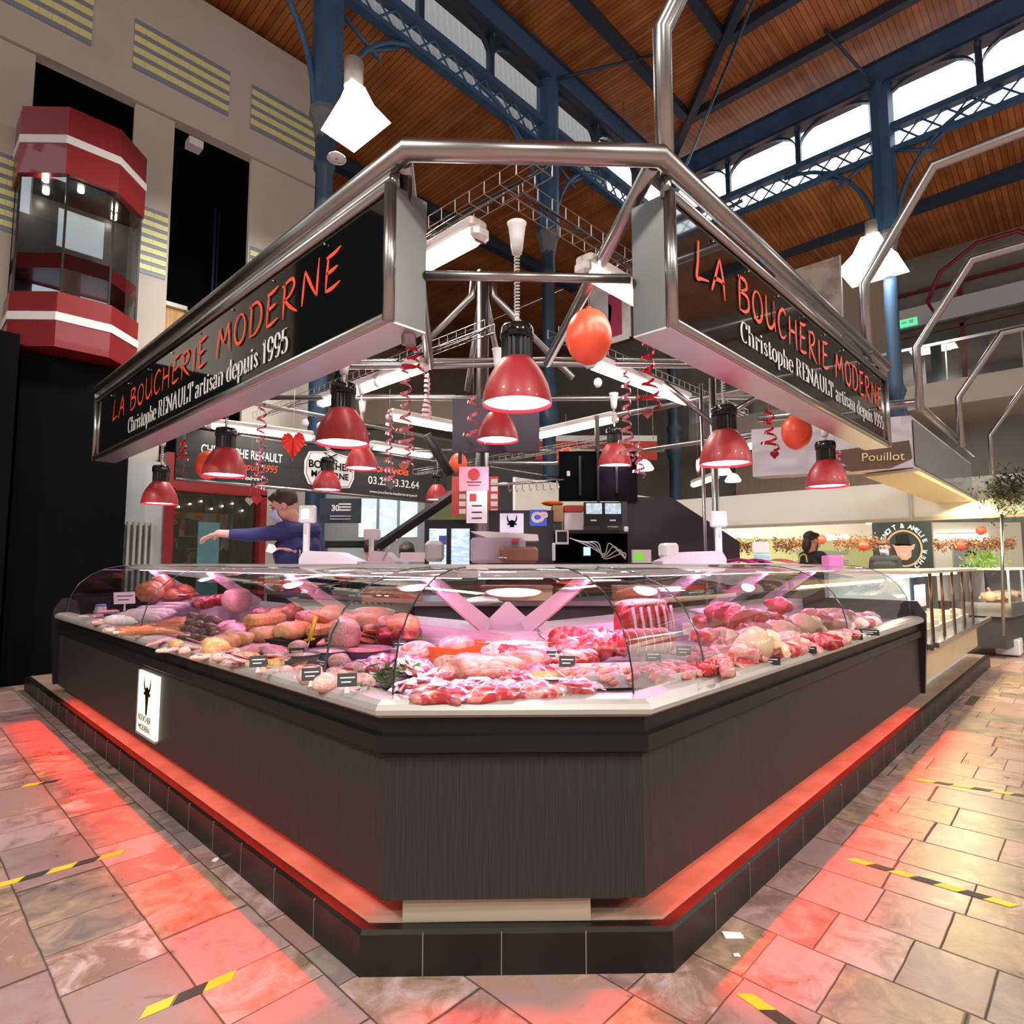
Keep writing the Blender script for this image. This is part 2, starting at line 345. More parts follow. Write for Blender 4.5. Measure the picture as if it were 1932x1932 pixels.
# ------------------------------------------------------------------ hand lettering (skeleton strokes with a shaped nib)
def arc(cx, cy, rx, ry, a0, a1, n=12): return [(cx+rx*cos(R_(a0+(a1-a0)*i/n)), cy+ry*sin(R_(a0+(a1-a0)*i/n))) for i in range(n+1)]
BR = {'L': (.5, [[(.12, 1.05), (.08, .5), (.02, .02), (.2, .06), (.5, .14)]]),
 'A': (.62, [[(0, -.05), (.2, .5), (.36, 1)], [(.36, 1), (.5, .45), (.56, -.1)], [(.1, .32), (.35, .38), (.55, .36)]]),
 'B': (.56, [[(.08, 1), (.06, .5), (.05, 0)], [(0, .95), (.35, .95), (.42, .75), (.08, .53)], [(.08, .53), (.45, .5), (.5, .2), (.3, .02), (.03, 0)]]),
 'O': (.62, [arc(.3, .48, .25, .48, 100, 470, 18)]),
 'U': (.6, [[(.05, 1), (.04, .4), (.14, .04), (.34, .06), (.48, .35), (.5, 1.02)], [(.5, 1.02), (.5, .4), (.56, 0)]]),
 'C': (.56, [[(.5, .85), (.36, 1.0), (.12, .8), (.04, .4), (.16, .03), (.34, .02), (.5, .18)]]),
 'H': (.6, [[(.08, 1), (.06, .5), (.03, -.05)], [(.5, 1.04), (.48, .5), (.5, -.08)], [(.05, .48), (.28, .52), (.5, .52)]]),
 'E': (.54, [[(.12, .95), (.08, .5), (.05, .02)], [(.06, .98), (.3, 1.0), (.5, 1.08)], [(.08, .52), (.25, .54), (.42, .58)], [(.05, .02), (.25, .02), (.5, .1)]]),
 'R': (.6, [[(.1, 1), (.08, .5), (.05, -.05)], [(.0, .92), (.35, 1), (.46, .78), (.3, .55), (.08, .48)], [(.1, .5), (.3, .22), (.58, -.05)]]),
 'I': (.22, [[(.1, 1), (.09, .5), (.06, -.02)]]),
 'M': (.78, [[(.02, -.05), (.08, .5), (.16, 1)], [(.16, 1), (.26, .6), (.38, .35)], [(.38, .35), (.5, .7), (.62, 1.04)], [(.62, 1.04), (.66, .5), (.7, -.05)]]),
 'D': (.62, [[(.1, 1), (.08, .5), (.06, 0)], [(0, .96), (.35, .98), (.54, .7), (.52, .3), (.3, .02), (.02, 0)]]),
 'N': (.66, [[(.04, -.05), (.08, .5), (.12, 1)], [(.12, 1), (.32, .5), (.54, 0)], [(.54, 0), (.56, .5), (.6, 1.12)]]), ' ': (.34, [])}
def ribbon(mb, pts, hwf, O, u, v, th=.003, sm=True):
    if sm and len(pts) > 2: pts = [tuple(p) for p in smoothpoly([(x, y, 0) for x, y, *_ in pts], 5)]
    P = [Vector((p[0], p[1])) for p in pts]; n = len(P); L_ = []; Rr = []
    for i in range(n):
        t = (P[min(i+1, n-1)]-P[max(i-1, 0)]); t = t.normalized() if t.length > 0 else Vector((1, 0)); nm = Vector((-t.y, t.x)); h = hwf(i/(n-1), nm)
        L_.append(P[i]+nm*h); Rr.append(P[i]-nm*h)
    w_ = u.cross(v); vs = [O+u*p.x+v*p.y+w_*th for p in L_]+[O+u*p.x+v*p.y+w_*th for p in Rr]
    mb.add(vs, [(n+i, n+i+1, i+1, i) for i in range(n-1)])
def brush_text(s, h, width, O, u, v, mat, parent, hw=.05, slant=0, name='brush_lettering'):
    tot = sum(BR[c][0]+.12 for c in s); sx = width/tot; mb = MB(); x = 0; s += ' '; u = Vector(u).normalized(); v = Vector(v).normalized(); O = Vector(O); rnd = random.Random(3)
    for c in s:
        wd, st = BR[c]; dy = rnd.uniform(-.04, .04)*h; k = rnd.uniform(.95, 1.06)
        for q in st:
            pts = [((x+px_)*sx+slant*py_*h, py_*h*k+dy) for px_, py_ in q]
            ribbon(mb, pts, lambda t, nm: h*hw*(.45+.75*sin(pi*min(1, .12+t*.9))), O, u, v)
        x += wd+.12
        if c == ' ' and mb.v: mb.build(name, mat, parent); mb = MB()
def stem(x, y0=0, y1=1): return [(x, y0), (x, (y0+y1)/2), (x, y1)]
def sf(x, y, w_=.11): return [(x-w_, y), (x, y), (x+w_, y)]
XH = .66
DD = {'C': (.6, [arc(.32, .5, .26, .5, 52, 308, 16), [(.5, .72), (.5, .98)]]), 'h': (.62, [stem(.14, 0, 1), sf(.14, 0), sf(.1, 1, .06), arc(.3, .46, .16, .2, 170, 0, 8)+[(.46, .2), (.46, 0)], sf(.46, 0)]),
 'r': (.46, [stem(.14, 0, XH), sf(.14, 0), sf(.1, XH, .06), [(.15, .45), (.24, .62), (.36, .64)], stem(.37, .52, .62)]),
 'i': (.32, [stem(.14, 0, XH), sf(.14, 0), sf(.1, XH, .06), stem(.14, .82, .93)]),
 's': (.44, [[(.34, .5), (.22, .67), (.08, .56), (.14, .42), (.28, .28), (.34, .12), (.2, -.01), (.06, .16)]]),
 't': (.38, [stem(.15, .1, .86), [(.15, .12), (.22, 0), (.34, .1)], [(.02, XH), (.3, XH)]]),
 'o': (.54, [arc(.26, .33, .2, .34, 90, 450, 18)]), 'p': (.58, [stem(.14, -.3, XH), sf(.14, -.3), sf(.1, XH, .06), arc(.28, .33, .2, .34, 130, -130, 14)]),
 'e': (.5, [arc(.26, .33, .2, .34, 0, 320, 16), [(.07, .36), (.45, .36)]]), 'R': (.74, [stem(.16, 0, 1), sf(.16, 0), [(.04, 1), (.34, 1)], arc(.34, .76, .2, .24, 90, -90, 10), [(.16, .52), (.34, .52)], [(.36, .52), (.46, .4), (.5, .1), (.66, 0)]]),
 'E': (.64, [stem(.16, 0, 1), [(.04, 1), (.56, 1)], [(.04, 0), (.58, 0)], [(.16, .52), (.42, .52)], stem(.56, .74, 1), stem(.58, 0, .28)]),
 'N': (.8, [[(.12, 0), (.12, 1)], [(.1, 1), (.4, .5), (.66, 0)], [(.66, 0), (.66, 1)], sf(.12, 0), sf(.66, 1), sf(.08, 1, .06)]),
 'A': (.76, [[(.08, 0), (.36, 1)], [(.36, 1), (.5, .5), (.62, 0)], [(.18, .34), (.54, .34)], sf(.08, 0, .08), sf(.62, 0)]),
 'U': (.76, [[(.16, 1), (.16, .3), (.3, 0), (.48, .02), (.6, .3), (.6, 1)], sf(.16, 1), sf(.6, 1, .09)]),
 'L': (.6, [stem(.16, 0, 1), [(.04, 0), (.56, 0)], sf(.16, 1), stem(.56, 0, .3)]), 'T': (.66, [stem(.32, 0, 1), [(.04, 1), (.6, 1)], sf(.32, 0), stem(.05, .74, 1), stem(.6, .74, 1)]),
 'a': (.52, [[(.08, .5), (.16, .66), (.34, .6), (.36, .4), (.36, .06), (.48, .02)], [(.36, .38), (.12, .28), (.08, .1), (.2, -.01), (.36, .12)]]),
 'n': (.62, [stem(.14, 0, XH), sf(.14, 0), sf(.1, XH, .06), arc(.3, .46, .16, .2, 170, 0, 8)+[(.46, .2), (.46, 0)], sf(.46, 0)]),
 'd': (.58, [stem(.4, 0, 1), sf(.36, 1, .06), arc(.26, .33, .2, .34, 50, 310, 14), sf(.46, 0, .05)]),
 'u': (.62, [stem(.14, .18, XH), [(.14, .2), (.18, 0), (.34, .02), (.44, .18)], stem(.46, 0, XH), sf(.1, XH, .06), sf(.42, XH, .06), sf(.52, 0, .06)]),
 '1': (.42, [stem(.2, 0, 1), sf(.2, 0), [(.06, .82), (.2, 1)]]), '9': (.56, [arc(.26, .68, .19, .32, 90, 450, 16), [(.45, .68), (.44, .3), (.3, 0), (.12, .04)]]),
 '5': (.54, [[(.14, 1), (.44, 1)], [(.13, 1), (.11, .54)], [(.11, .54), (.3, .64), (.46, .4), (.4, .08), (.2, -.01), (.07, .12)]]), ' ': (.3, [])}
def serif_text(s, h, width, O, u, v, mat, parent, stemw=.075):
    tot = sum(DD[c][0] for c in s); sx = width/tot; mb = MB(); x = 0; s += ' '; u = Vector(u).normalized(); v = Vector(v).normalized(); O = Vector(O)
    for c in s:
        wd, st = DD[c]
        for q in st:
            pts = [((x+a)*sx, b*h) for a, b in q]
            ribbon(mb, pts, lambda t, nm: h*.016+stemw*sx*abs(nm.x)**1.6, O, u, v, sm=len(q) < 8 and len(q) > 2 and not (len(q) == 3 and (q[0][0] == q[2][0] or q[0][1] == q[2][1])))
        x += wd
        if c == ' ' and mb.v: mb.build('serif_lettering', mat, parent); mb = MB()

# ================================================================== THE HALL
X0, Y0, BAY = 14.86, 8.135, 5.25
mb = MB(); mb.add([(-8, -14, 0), (26, -14, 0), (26, 24, 0), (-8, 24, 0)], [(0, 1, 2, 3)]); struct('floor', mb, PAVE)
WCX, WCY = wood_ceiling('wood_ceiling_a', 0), wood_ceiling('wood_ceiling_b', 1)
# high central ceiling: two planked fields meeting on the diagonal
D = 22.5
mb = MB(); mb.add([(X0+.3, Y0+.3, 12.72), (X0+.3-D, Y0+.3-D, 12.3), (X0+.3-D-1, Y0+.3-D, 12.3), (X0+.3-D-1, Y0+.3, 12.72)], [(0, 3, 2, 1)]); struct('ceiling', mb, WCX)
mb = MB(); mb.add([(X0+.3, Y0+.3, 12.72), (X0+.3, Y0+.3-D, 12.72), (X0+.3-D, Y0+.3-D, 12.3)], [(0, 1, 2)]); struct('ceiling', mb, WCY)
# low ceilings of the aisles
mb = MB(); mb.add([(-8, Y0+.15, 10.45), (X0+.15, Y0+.15, 10.45), (X0+.15, 20, 10.1), (-8, 20, 10.1)], [(0, 1, 2, 3)]); struct('ceiling', mb, WCX)
mb = MB(); mb.add([(X0+.15, -14, 10.45), (20.5, -14, 10.1), (20.5, 20, 10.1), (X0+.15, 20, 10.1), (X0+.15, Y0, 10.45)], [(0, 1, 2, 3, 4)]); struct('ceiling', mb, WCY)
HW = pmat('hall_wall_paint', (.24, .22, .20), .85)
struct('wall_front', MB().box((-8.3, -14, 0), (-8, 8, 10.9)).box((-8.3, -14, 11.9), (-8, 8, 12.8)), HW)
struct('wall_aisle', MB().box((-8, -14.3, 0), (20, -14, 10.9)).box((-8, -14.3, 11.9), (20, -14, 12.8)), HW)
CONC = pmat('grey_panel_wall', (.30, .30, .28), .8, noise=(2, (.24, .24, .23), (1, 1, 1), .3, .7))
BEIGEP = pmat('beige_panel_wall', (.36, .29, .20), .7, noise=(1.5, (.42, .34, .24), (8, 8, .6), .3, .7))
GREYW = pmat('grey_wall', (.30, .32, .33), .8)
struct('wall_back', MB().box((-4, 20, 0), (20.3, 20.3, 10.3)), BEIGEP)
struct('wall_right', MB().box((20, -14, 0), (20.3, 20, 10.9)), CONC)
struct('trim_1', MB().box((5.1, 19.8, 5.6), (20, 20, 6.1)), pmat('brown_fascia', (.10, .05, .03), .5))
struct('wall_inner', MB().box((9.5, 16, 0), (20, 16.2, 5.6)), GREYW)
# clerestory: mullions, arches, sills and chords
def clerestory(axis, sign, fixed, start, n, label, name_glass):
    P = (lambda a, d, z: (a, fixed+d, z)) if axis == 0 else (lambda a, d, z: (fixed+d, a, z))
    end = start - sign*BAY*n
    t = thing('roof_truss', label, 'truss', P((start+end)/2, 0, 10.4), 'blue iron trusses under the clerestory')
    lo, hi = min(start, end), max(start, end)
    def bx(a0, a1, d0, d1, z0, z1):
        p, q = P(a0, d0, z0), P(a1, d1, z1); return [min(a, b) for a, b in zip(p, q)], [max(a, b) for a, b in zip(p, q)]
    MB().box(*bx(lo, hi, -.16, .16, 11.95, 12.5)).build('upper_chord', BLUE, t)
    MB().box(*bx(lo, hi, -.2, .2, 11.9, 11.97)).box(*bx(lo, hi, -.2, .2, 12.46, 12.52)).build('flange', BLUED, t)
    MB().box(*bx(lo, hi, -.10, .10, 10.86, 11.0)).build('window_sill', BLUE, t)
    MB().box(*bx(lo, hi, -.08, .08, 10.36, 10.46)).build('lower_chord', BLUE, t)
    m = MB(); k = int((hi-lo)/.42)
    for i in range(k):
        a = lo+(hi-lo)*i/k; b = lo+(hi-lo)*(i+1)/k
        m.tube([P(a, 0, 10.44), P(b, 0, 10.88)], .022, 4, sm=False); m.tube([P(b, 0, 10.44), P(a, 0, 10.88)], .022, 4, sm=False)
    m.build('lattice', BLUE, t)
    a = lo; nb = int(round((hi-lo)/(BAY/3)))
    for i in range(nb+1):
        a = lo+i*BAY/3; m = MB(); m.box(*bx(a-.06, a+.06, -.06, .06, 10.95, 12.0)); m.tube([P(a, -.1, 11.8), P(a, -.1, 12.35)], .025, 6); m.build('mullion', BLUED, t)
    for i in range(nb):
        a = lo+i*BAY/3+.06; b = a+BAY/3-.12; c = (a+b)/2; q = MB(); ar = [(a, 11.45)]+[(c+(b-a)/2*cos(R_(180-180*k/14)), 11.45+.45*sin(R_(180-180*k/14))) for k in range(1, 14)]+[(b, 11.45)]
        for k in range(len(ar)-1):
            (x1, z1), (x2, z2) = ar[k], ar[k+1]
            q.add([P(x1, -.05, z1), P(x2, -.05, z2), P(x2, -.05, z2+.06), P(x1, -.05, z1+.06), P(x1, .05, z1), P(x2, .05, z2), P(x2, .05, z2+.06), P(x1, .05, z1+.06)], [(0, 1, 2, 3), (4, 7, 6, 5), (0, 4, 5, 1), (3, 2, 6, 7)])
        q.build('window_arch', BLUED, t)
    return t
clerestory(0, 1, Y0, X0, 4, 'blue iron lattice truss with arched windows, running back from the upper left', 'l')
clerestory(1, 1, X0, Y0, 3, 'blue iron lattice truss under the bright windows at the upper right', 'r')
# translucent corrugated roof outside the left clerestory, seen through its windows
CORR = pmat('corrugated_sheet', (.16, .15, .135), .7, noise=(30, (.10, .095, .085), (6, .2, .2), .3, .7))
m = MB()
k = 240; vs = []
for i in range(k+1):
    a = -7+(X0+6)*i/k; zz = .03*(i % 2); vs += [(a, Y0+1.2+zz, 10.5), (a, Y0+1.8+zz, 16.5)]
m.add(vs, [(2*i, 2*i+2, 2*i+3, 2*i+1) for i in range(k)])
tag(m.build('corrugated_sheet', CORR), 'grey corrugated sheeting outside the arched windows, upper centre', 'roof sheet')
# ceiling beams and purlins
def beam(a, b, w_=.10, h=.2, label='', name='ceiling_beam', mat=BLUED):
    a, b = Vector(a), Vector(b); M = frameM((a+b)/2, b-a); L = (b-a).length/2
    o = MB().box((-L, -w_, -h), (L, w_, 0), M).build(name, mat); return tag(o, label, 'beam', 'dark blue beams under the wooden ceiling')
for i, s_ in enumerate((1.35, 3.03, 4.7, 6.4, 8.1)):
    zz = 12.7-.026*s_; pos = ['nearest the bright windows', 'second', 'third', 'fourth', 'fifth'][i]
    beam((X0-s_, Y0-s_, zz), (X0-s_-14, Y0-s_, zz), label='blue ceiling beam parallel to the left truss, %s from the corner' % ['first', 'second', 'third', 'fourth', 'fifth'][i])
    beam((X0-s_, Y0-s_, zz), (X0-s_, Y0-s_-12, zz), label='blue ceiling beam parallel to the right truss, %s from the corner' % ['first', 'second', 'third', 'fourth', 'fifth'][i])
beam((X0, Y0, 12.72), (X0-12, Y0-12, 12.34), .09, .24, 'diagonal blue hip beam running from the corner column to the top edge')
beam((17.2, -6, 10.3), (17.2, 16, 10.3), .12, .3, 'long blue beam under the low ceiling at the upper right')
beam((-2, 11.5, 10.3), (X0, 11.5, 10.3), .12, .3, 'long blue beam under the low ceiling behind the left truss')
# tie rods from trusses to hip
for a, b, lb in (((9.61, Y0, 12.0), (9.61+1.6, Y0-1.7, 12.6), 'slanting tie at the head of the middle column'), ((X0, 2.885, 11.9), (X0-1.7, 2.885+.6, 12.6), 'slanting tie at the head of the right column'), ((X0-.3, Y0-.3, 11.4), (X0-6, Y0-6, 12.2), 'thin iron tie rod beside the diagonal hip beam')):
    tag(MB().tube([a, b], .035, 8).build('tie_rod', BLUED), lb, 'tie rod')

def column(x, y, label, capz=8.4, dirs=()):
    t = thing('iron_column', label, 'column', (x, y, 0), 'blue cast iron columns')
    m = MB(); m.lathe([(.20, 0), (.20, .5), (.15, .6), (.14, 4.2), (.19, 4.3), (.22, 4.5), (.17, 4.7), (.14, 4.9), (.20, 5.05), (.14, 5.2), (.13, capz-.9), (.16, capz-.85), (.16, capz-.75), (.14, capz-.7), (.15, capz-.35)], 20)
    m.build('shaft', pmat('shaft_blue', (.025, .06, .11), .45), t, local=True)
    MB().lathe([(.15, capz-.4), (.20, capz-.1), (.26, capz), (.26, capz+.08)], 8, sm=False).build('capital', pmat('grey_capital', (.16, .17, .19), .5), t, local=True)
    MB().lathe([(.24, capz+.05), (.24, 12.0)], 8, sm=False).build('upper_post', BLUE, t, local=True)
    for (dx, dy) in dirs:
        m = MB(); q = [(dx*(.2+1.9*(1-cos(R_(a)))), dy*(.2+1.9*(1-cos(R_(a)))), capz+.1+2.2*sin(R_(a))) for a in range(0, 91, 10)]
        m.tube(q, .05, 6); m.tube([(dx*.2, dy*.2, capz+1.9), (dx*.95, dy*.95, capz+1.55)], .04, 6); m.tube([q[4], (dx*1.3, dy*1.3, capz+2.0)], .035, 6)
        m.build('curved_bracket', BLUE, t, local=True)
    return t
column(X0-3*0-2*BAY, Y0, 'blue iron column at the left with the floodlight beside it', 8.2, ((1, 0), (-1, 0)))
column(9.61, Y0, 'slim blue iron column behind the middle of the stall', 8.4, ((1, 0), (-1, 0)))
column(X0, Y0, 'blue iron column in the far corner right of the stall centre', 8.4, ((-1, 0), (0, -1)))
column(X0, Y0-BAY, 'blue iron column at the right below the bright windows', 8.5, ((0, 1), (0, -1)))
column(10.4, 18.0, 'blue column behind the left sign board, partly hidden')

# bright sky wall is the world itself. Gallery wall at the left with lift shaft
GY = 9.6
def stripes(mb_b, mb_y, x0, x1, z0, z1, n, y, gap=.0):
    h = (z1-z0)/(2*n+1); mb_b.box((x0, y-.012, z0), (x1, y, z1))
    for i in range(n):
        k = max(1, int((x1-x0)/.145)); sx = (x1-x0)/k
        for j in range(k): mb_y.box((x0+j*sx+.0015, y-.02, z0+h*(2*i+.95)), (x0+(j+1)*sx-.0015, y-.011, z0+h*(2*i+2.05)))
struct('wall_left', MB().box((-7, GY, 8.05), (5.0, GY+.2, 10.2)), CREAM)
struct('wall_soffit', MB().box((-7, GY+.2, 8.06), (5.0, 20, 8.12)), BLACKM)  # black colour stands for the darkness under the gallery beam
b_, y_ = MB(), MB()
for xa, xb in ((-1.6, 1.62), (2.12, 3.46), (3.81, 5.0)): stripes(b_, y_, xa, xb, 8.5, 9.27, 4, GY)
for xa, xb in ((.55, 1.0), (2.31, 2.69), (3.9, 4.35)): stripes(b_, y_, xa, xb, 5.55, 6.55, 7 if xa < 3 else 6, GY+.05)
struct('trim_2', b_, pmat('slate_blue_tiles', (.24, .29, .37), .5)); struct('trim_3', y_, pmat('pale_yellow_tiles', (.86, .84, .36), .5))
for i, (xa, xb) in enumerate(((-3, 1.05), (2.2, 2.72), (3.87, 5.0))):
    struct('wall_pier', MB().box((xa, GY+.05, 0), (xb, GY+.12, 8.04)), CREAM)
struct('wall_recess', MB().box((-6, GY+1.6, 0), (5, GY+1.7, 8.05)), BLACKM)  # black colour stands for the dark depth between the piers
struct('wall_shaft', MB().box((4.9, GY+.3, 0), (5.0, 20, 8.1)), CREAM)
struct('wall_shade_side', MB().box((-7, GY-.9, 0), (.98, GY+.04, 4.0)).box((-7, 8, 0), (-2, GY, 7)), BLACKM)  # black boxes painting the shade of the dark opening at the left
struct('wall_shade_lower', MB().box((1.05, GY-.55, 0), (2.2, GY+1.5, 3.9)), BLACKM)  # black box in place of the unlit opening under the lift
tag(MB().box((2.9, GY-.05, 7.75), (3.1, GY+.15, 7.87)).build('emergency_light', WHITE), 'small white emergency light under the gallery edge', 'light')
# upper landing door seen between the piers
t = thing('lift_landing', 'steel framed lift landing doorway between the striped piers', 'doorway', (3.3, GY+1.4, 4.0))
MB().box((2.75, GY+1.3, 4.0), (2.82, GY+1.4, 5.75)).box((3.4, GY+1.3, 4.0), (3.47, GY+1.4, 5.75)).box((2.75, GY+1.3, 5.68), (4.2, GY+1.4, 5.75)).build('door_frame', ALU, t)
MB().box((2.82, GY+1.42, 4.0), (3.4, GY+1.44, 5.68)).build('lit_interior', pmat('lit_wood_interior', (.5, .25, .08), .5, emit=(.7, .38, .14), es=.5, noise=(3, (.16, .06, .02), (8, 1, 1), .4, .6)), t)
for xa in (2.95, 3.75): tag(MB().tube([(xa, GY+1.2, 4.0), (xa, GY+1.2, 7.6)], .02, 6).tube([(xa+.06, GY+1.2, 4.0), (xa+.06, GY+1.2, 7.6)], .012, 6).build('lift_guide_rail', BLUED), 'dark steel guide rails in the %s half of the black shaft' % ('left' if xa < 3 else 'right'), 'rail')
# the red glass lift cabin
def octa(x0, x1, yb, yf, c): return [(x0, yb), (x0, yf+c), (x0+c, yf), (x1-c, yf), (x1, yf+c), (x1, yb)]
LX0, LX1, LB, LF, LC = .93, 2.22, 9.6, 8.75, .40
cab = thing('glass_lift', 'red panoramic lift cabin with white bands hanging on the left wall', 'lift', ((LX0+LX1)/2, 9.2, 3.9))
def band(e, z0, z1): return MB().prism(octa(LX0-e, LX1+e, LB, LF-e, LC), (0, 0, z0), (1, 0, 0), (0, 1, 0), z1-z0)
band(.03, 6.1, 6.95).build('roof_band', LIFTRED, cab); band(.04, 6.48, 6.58).build('white_band', TXTW, cab)
band(.03, 3.95, 4.62).build('base_band', LIFTRED, cab); band(.04, 4.27, 4.37).build('white_band', TXTW, cab)
band(.0, 4.93, 5.12).build('rail_band', LIFTRED, cab)
m = MB(); o_ = octa(LX0, LX1, LB, LF, LC)
for i in range(5): (xa, ya), (xb, yb) = o_[i], o_[i+1]; m.add([(xa, ya, 4.62), (xb, yb, 4.62), (xb, yb, 6.1), (xa, ya, 6.1)], [(0, 1, 2, 3)])
m.build('glass', GLASSD, cab)
m = MB()
for i in (1, 2, 3, 4): m.box((o_[i][0]-.012, o_[i][1]-.012, 4.6), (o_[i][0]+.012, o_[i][1]+.012, 6.1))
m.build('glazing_bar', BLACK, cab)
MB().box((LX0, LB-.1, 4.0), (LX1, LB, 6.6)).build('back_panel', pmat('lift_back', (.10, .09, .09), .3), cab)
MB().box((1.35, 9.35, 5.45), (1.85, 9.37, 5.95)).build('notice_panel', pmat('pale_blue_panel', (.5, .56, .62), .4, emit=(.5, .56, .62), es=.5), cab)
for i, (xa, ya) in enumerate(((1.15, 9.0), (1.5, 8.95), (1.9, 9.1), (1.2, 9.3), (1.95, 9.35))):
    MB().lathe([(.001, 6.05), (.035, 6.05), (.035, 6.09), (.001, 6.09)], 10, (xa, ya, 0)).build('spotlight', emat('warm_spot', (1, .9, .75), 25), cab)
band(-.05, 6.09, 6.1).build('cabin_ceiling', BLACK, cab)
MB().box((1.15, 9.45, 4.65), (1.45, 9.48, 4.9)).box((1.65, 9.45, 4.65), (1.95, 9.48, 4.9)).build('window_reflection_panel', pmat('pale_reflection', (.7, .8, .9), .4, emit=(.7, .85, 1), es=.7), cab)  # glowing panels that imitate window reflections in the cabin glass
# lower lift doorway behind the stall
t = thing('lift_entrance', 'red framed glass lift entrance behind the left counter', 'lift', (3.5, 9.3, 0))
MB().box((2.72, 9.25, 2.42), (4.15, 9.6, 2.95)).box((2.72, 9.25, 0), (2.84, 9.6, 2.45)).box((4.05, 9.25, 0), (4.15, 9.6, 2.45)).build('door_frame', LIFTRED, t)
MB().box((2.84, 9.4, 0), (4.05, 9.42, 2.42)).build('glass_door', GLASSD, t)
MB().box((2.84, 9.5, 0), (4.05, 9.58, 2.42)).build('cabin_back', pmat('lift_dim_interior', (.12, .10, .06), .25, emit=(.35, .26, .14), es=.25, noise=(4, (.02, .02, .02), (6, 1, 1), .42, .55)), t)
MB().box((3.2, 9.36, .2), (3.5, 9.38, 2.0)).build('door_leaf', pmat('teal_glass', (.10, .22, .24), .15), t)
for i in range(7): MB().box((2.95+i*.15, 9.45, 2.2+.05*(i % 3)), (2.97+i*.15, 9.47, 2.22+.05*(i % 3))).build('spotlight', emat('warm_spot', (1, .9, .75), 25), t)
# pale wall panels and slatted screen left of the entrance
struct('wall_panel', MB().box((1.6, 9.3, 0), (2.72, 9.5, 2.8)), pmat('pale_grey_panel', (.42, .44, .45), .5))
t = thing('aluminium_screen', 'vertical aluminium posts against the pale wall behind the left end of the counter', 'screen', (2.4, 9.2, 0))
for i in range(6): MB().box((2.2+i*.07, 9.2, 0), (2.23+i*.07, 9.28, 1.95)).build('upright', ALU, t)

# galleries and balconies at the right
t = thing('gallery_balcony', 'long pale balcony with a glass parapet along the right wall', 'balcony', (18, 2, 5.2))
MB().box((17.4, -8, 5.15), (20, 9, 5.75)).build('slab', pmat('beige_slab', (.42, .38, .31), .7), t)
MB().box((17.4, -8, 6.65), (17.46, 9, 6.72)).build('handrail', STEEL, t)
m = MB(); m.add([(17.43, -8, 5.75), (17.43, 9, 5.75), (17.43, 9, 6.65), (17.43, -8, 6.65)], [(0, 1, 2, 3)]); m.build('glass_parapet', glass('parapet_glass', (.8, .85, .88), .25), t)
for y in (-.5, .9, 2.3, 3.7): MB().box((17.38, y, 5.75), (17.42, y+.03, 6.7)).build('post', STEEL, t)
for yy in (3.4, 1.2, -1.2):
    t = thing('shop_window', 'dark glazed upper window with brown and red frames behind the balcony, %s' % {3.4: 'next to the blue column', 1.2: 'in the middle', -1.2: 'at the right edge'}[yy], 'window', (19.9, yy, 5.8))
    MB().box((19.85, yy-1.15, 5.8), (19.95, yy+1.05, 7.8)).build('pane', pmat('dim_glass', (.16, .18, .17), .15), t)
    MB().box((19.8, yy-1.2, 5.8), (19.9, yy-1.1, 9.0)).build('frame_post', LIFTRED, t)
    MB().box((19.8, yy-1.2, 7.75), (19.9, yy+1.1, 7.85)).build('frame_head', pmat('brown_frame', (.22, .10, .04), .5), t)
    MB().box((19.7, yy-1.1, 8.0), (19.9, yy+1.1, 8.55)).build('pale_fascia', pmat('pale_blue_fascia', (.75, .8, .86), .6), t)
t = thing('red_arch_frame', 'red tubular canopy frame high on the right wall', 'frame', (18.6, 1.5, 8))
m = MB(); m.tube([(18.6, 2.8, 8.2), (18.6, 2.5, 8.9), (18.6, 1.7, 9.4), (18.6, .9, 9.4), (18.6, .1, 8.6), (18.6, .1, 5.8)], .05, 8); m.build('tube', LIFTRED, t)
m = MB(); m.tube([(19.9, 2.8, 8.2), (18.6, 2.8, 8.2)], .04, 8); m.build('strut', LIFTRED, t)
tag(MB().box((19.6, 3.7, 0), (19.95, 8.5, 9.9)).build('wood_screen', pmat('pale_wood_boards', (.58, .45, .36), .7, noise=(1.5, (.50, .38, .29), (8, 8, .5), .3, .7))), 'tall beige boarded panel beside the blue column at the right', 'wall panel')
struct('trim_4', MB().box((19.8, -8, 9.0), (19.95, 4, 9.06)), LIFTRED)
c_ = PX(1929, 345, 18.5)
t = thing('wall_clock', 'round clock cut off by the right edge of the picture', 'clock', c_)
MB().tube([c_, c_+Vector((.15, 0, 0))], .28, 24).build('clock_face', WHITE, t); MB().tube([c_+Vector((.01, 0, 0)), c_+Vector((.16, 0, 0))], .33, 24).build('clock_rim', BLACK, t)
c_ = PX(1712, 608, 17.4)
t = thing('exit_sign', 'small green emergency exit sign beside the balcony', 'sign', c_)
MB().box(tuple(c_-Vector((0, .2, .09))), tuple(c_+Vector((.08, .2, .09)))).build('sign_plate', pmat('exit_green', (.05, .5, .2), .5, emit=(.1, .8, .35), es=.8), t)
MB().box(tuple(c_+Vector((-.01, -.13, -.04))), tuple(c_+Vector((0, -.04, .04)))).box(tuple(c_+Vector((-.01, .02, -.02))), tuple(c_+Vector((0, .12, .02)))).build('arrow_mark', TXTW, t)
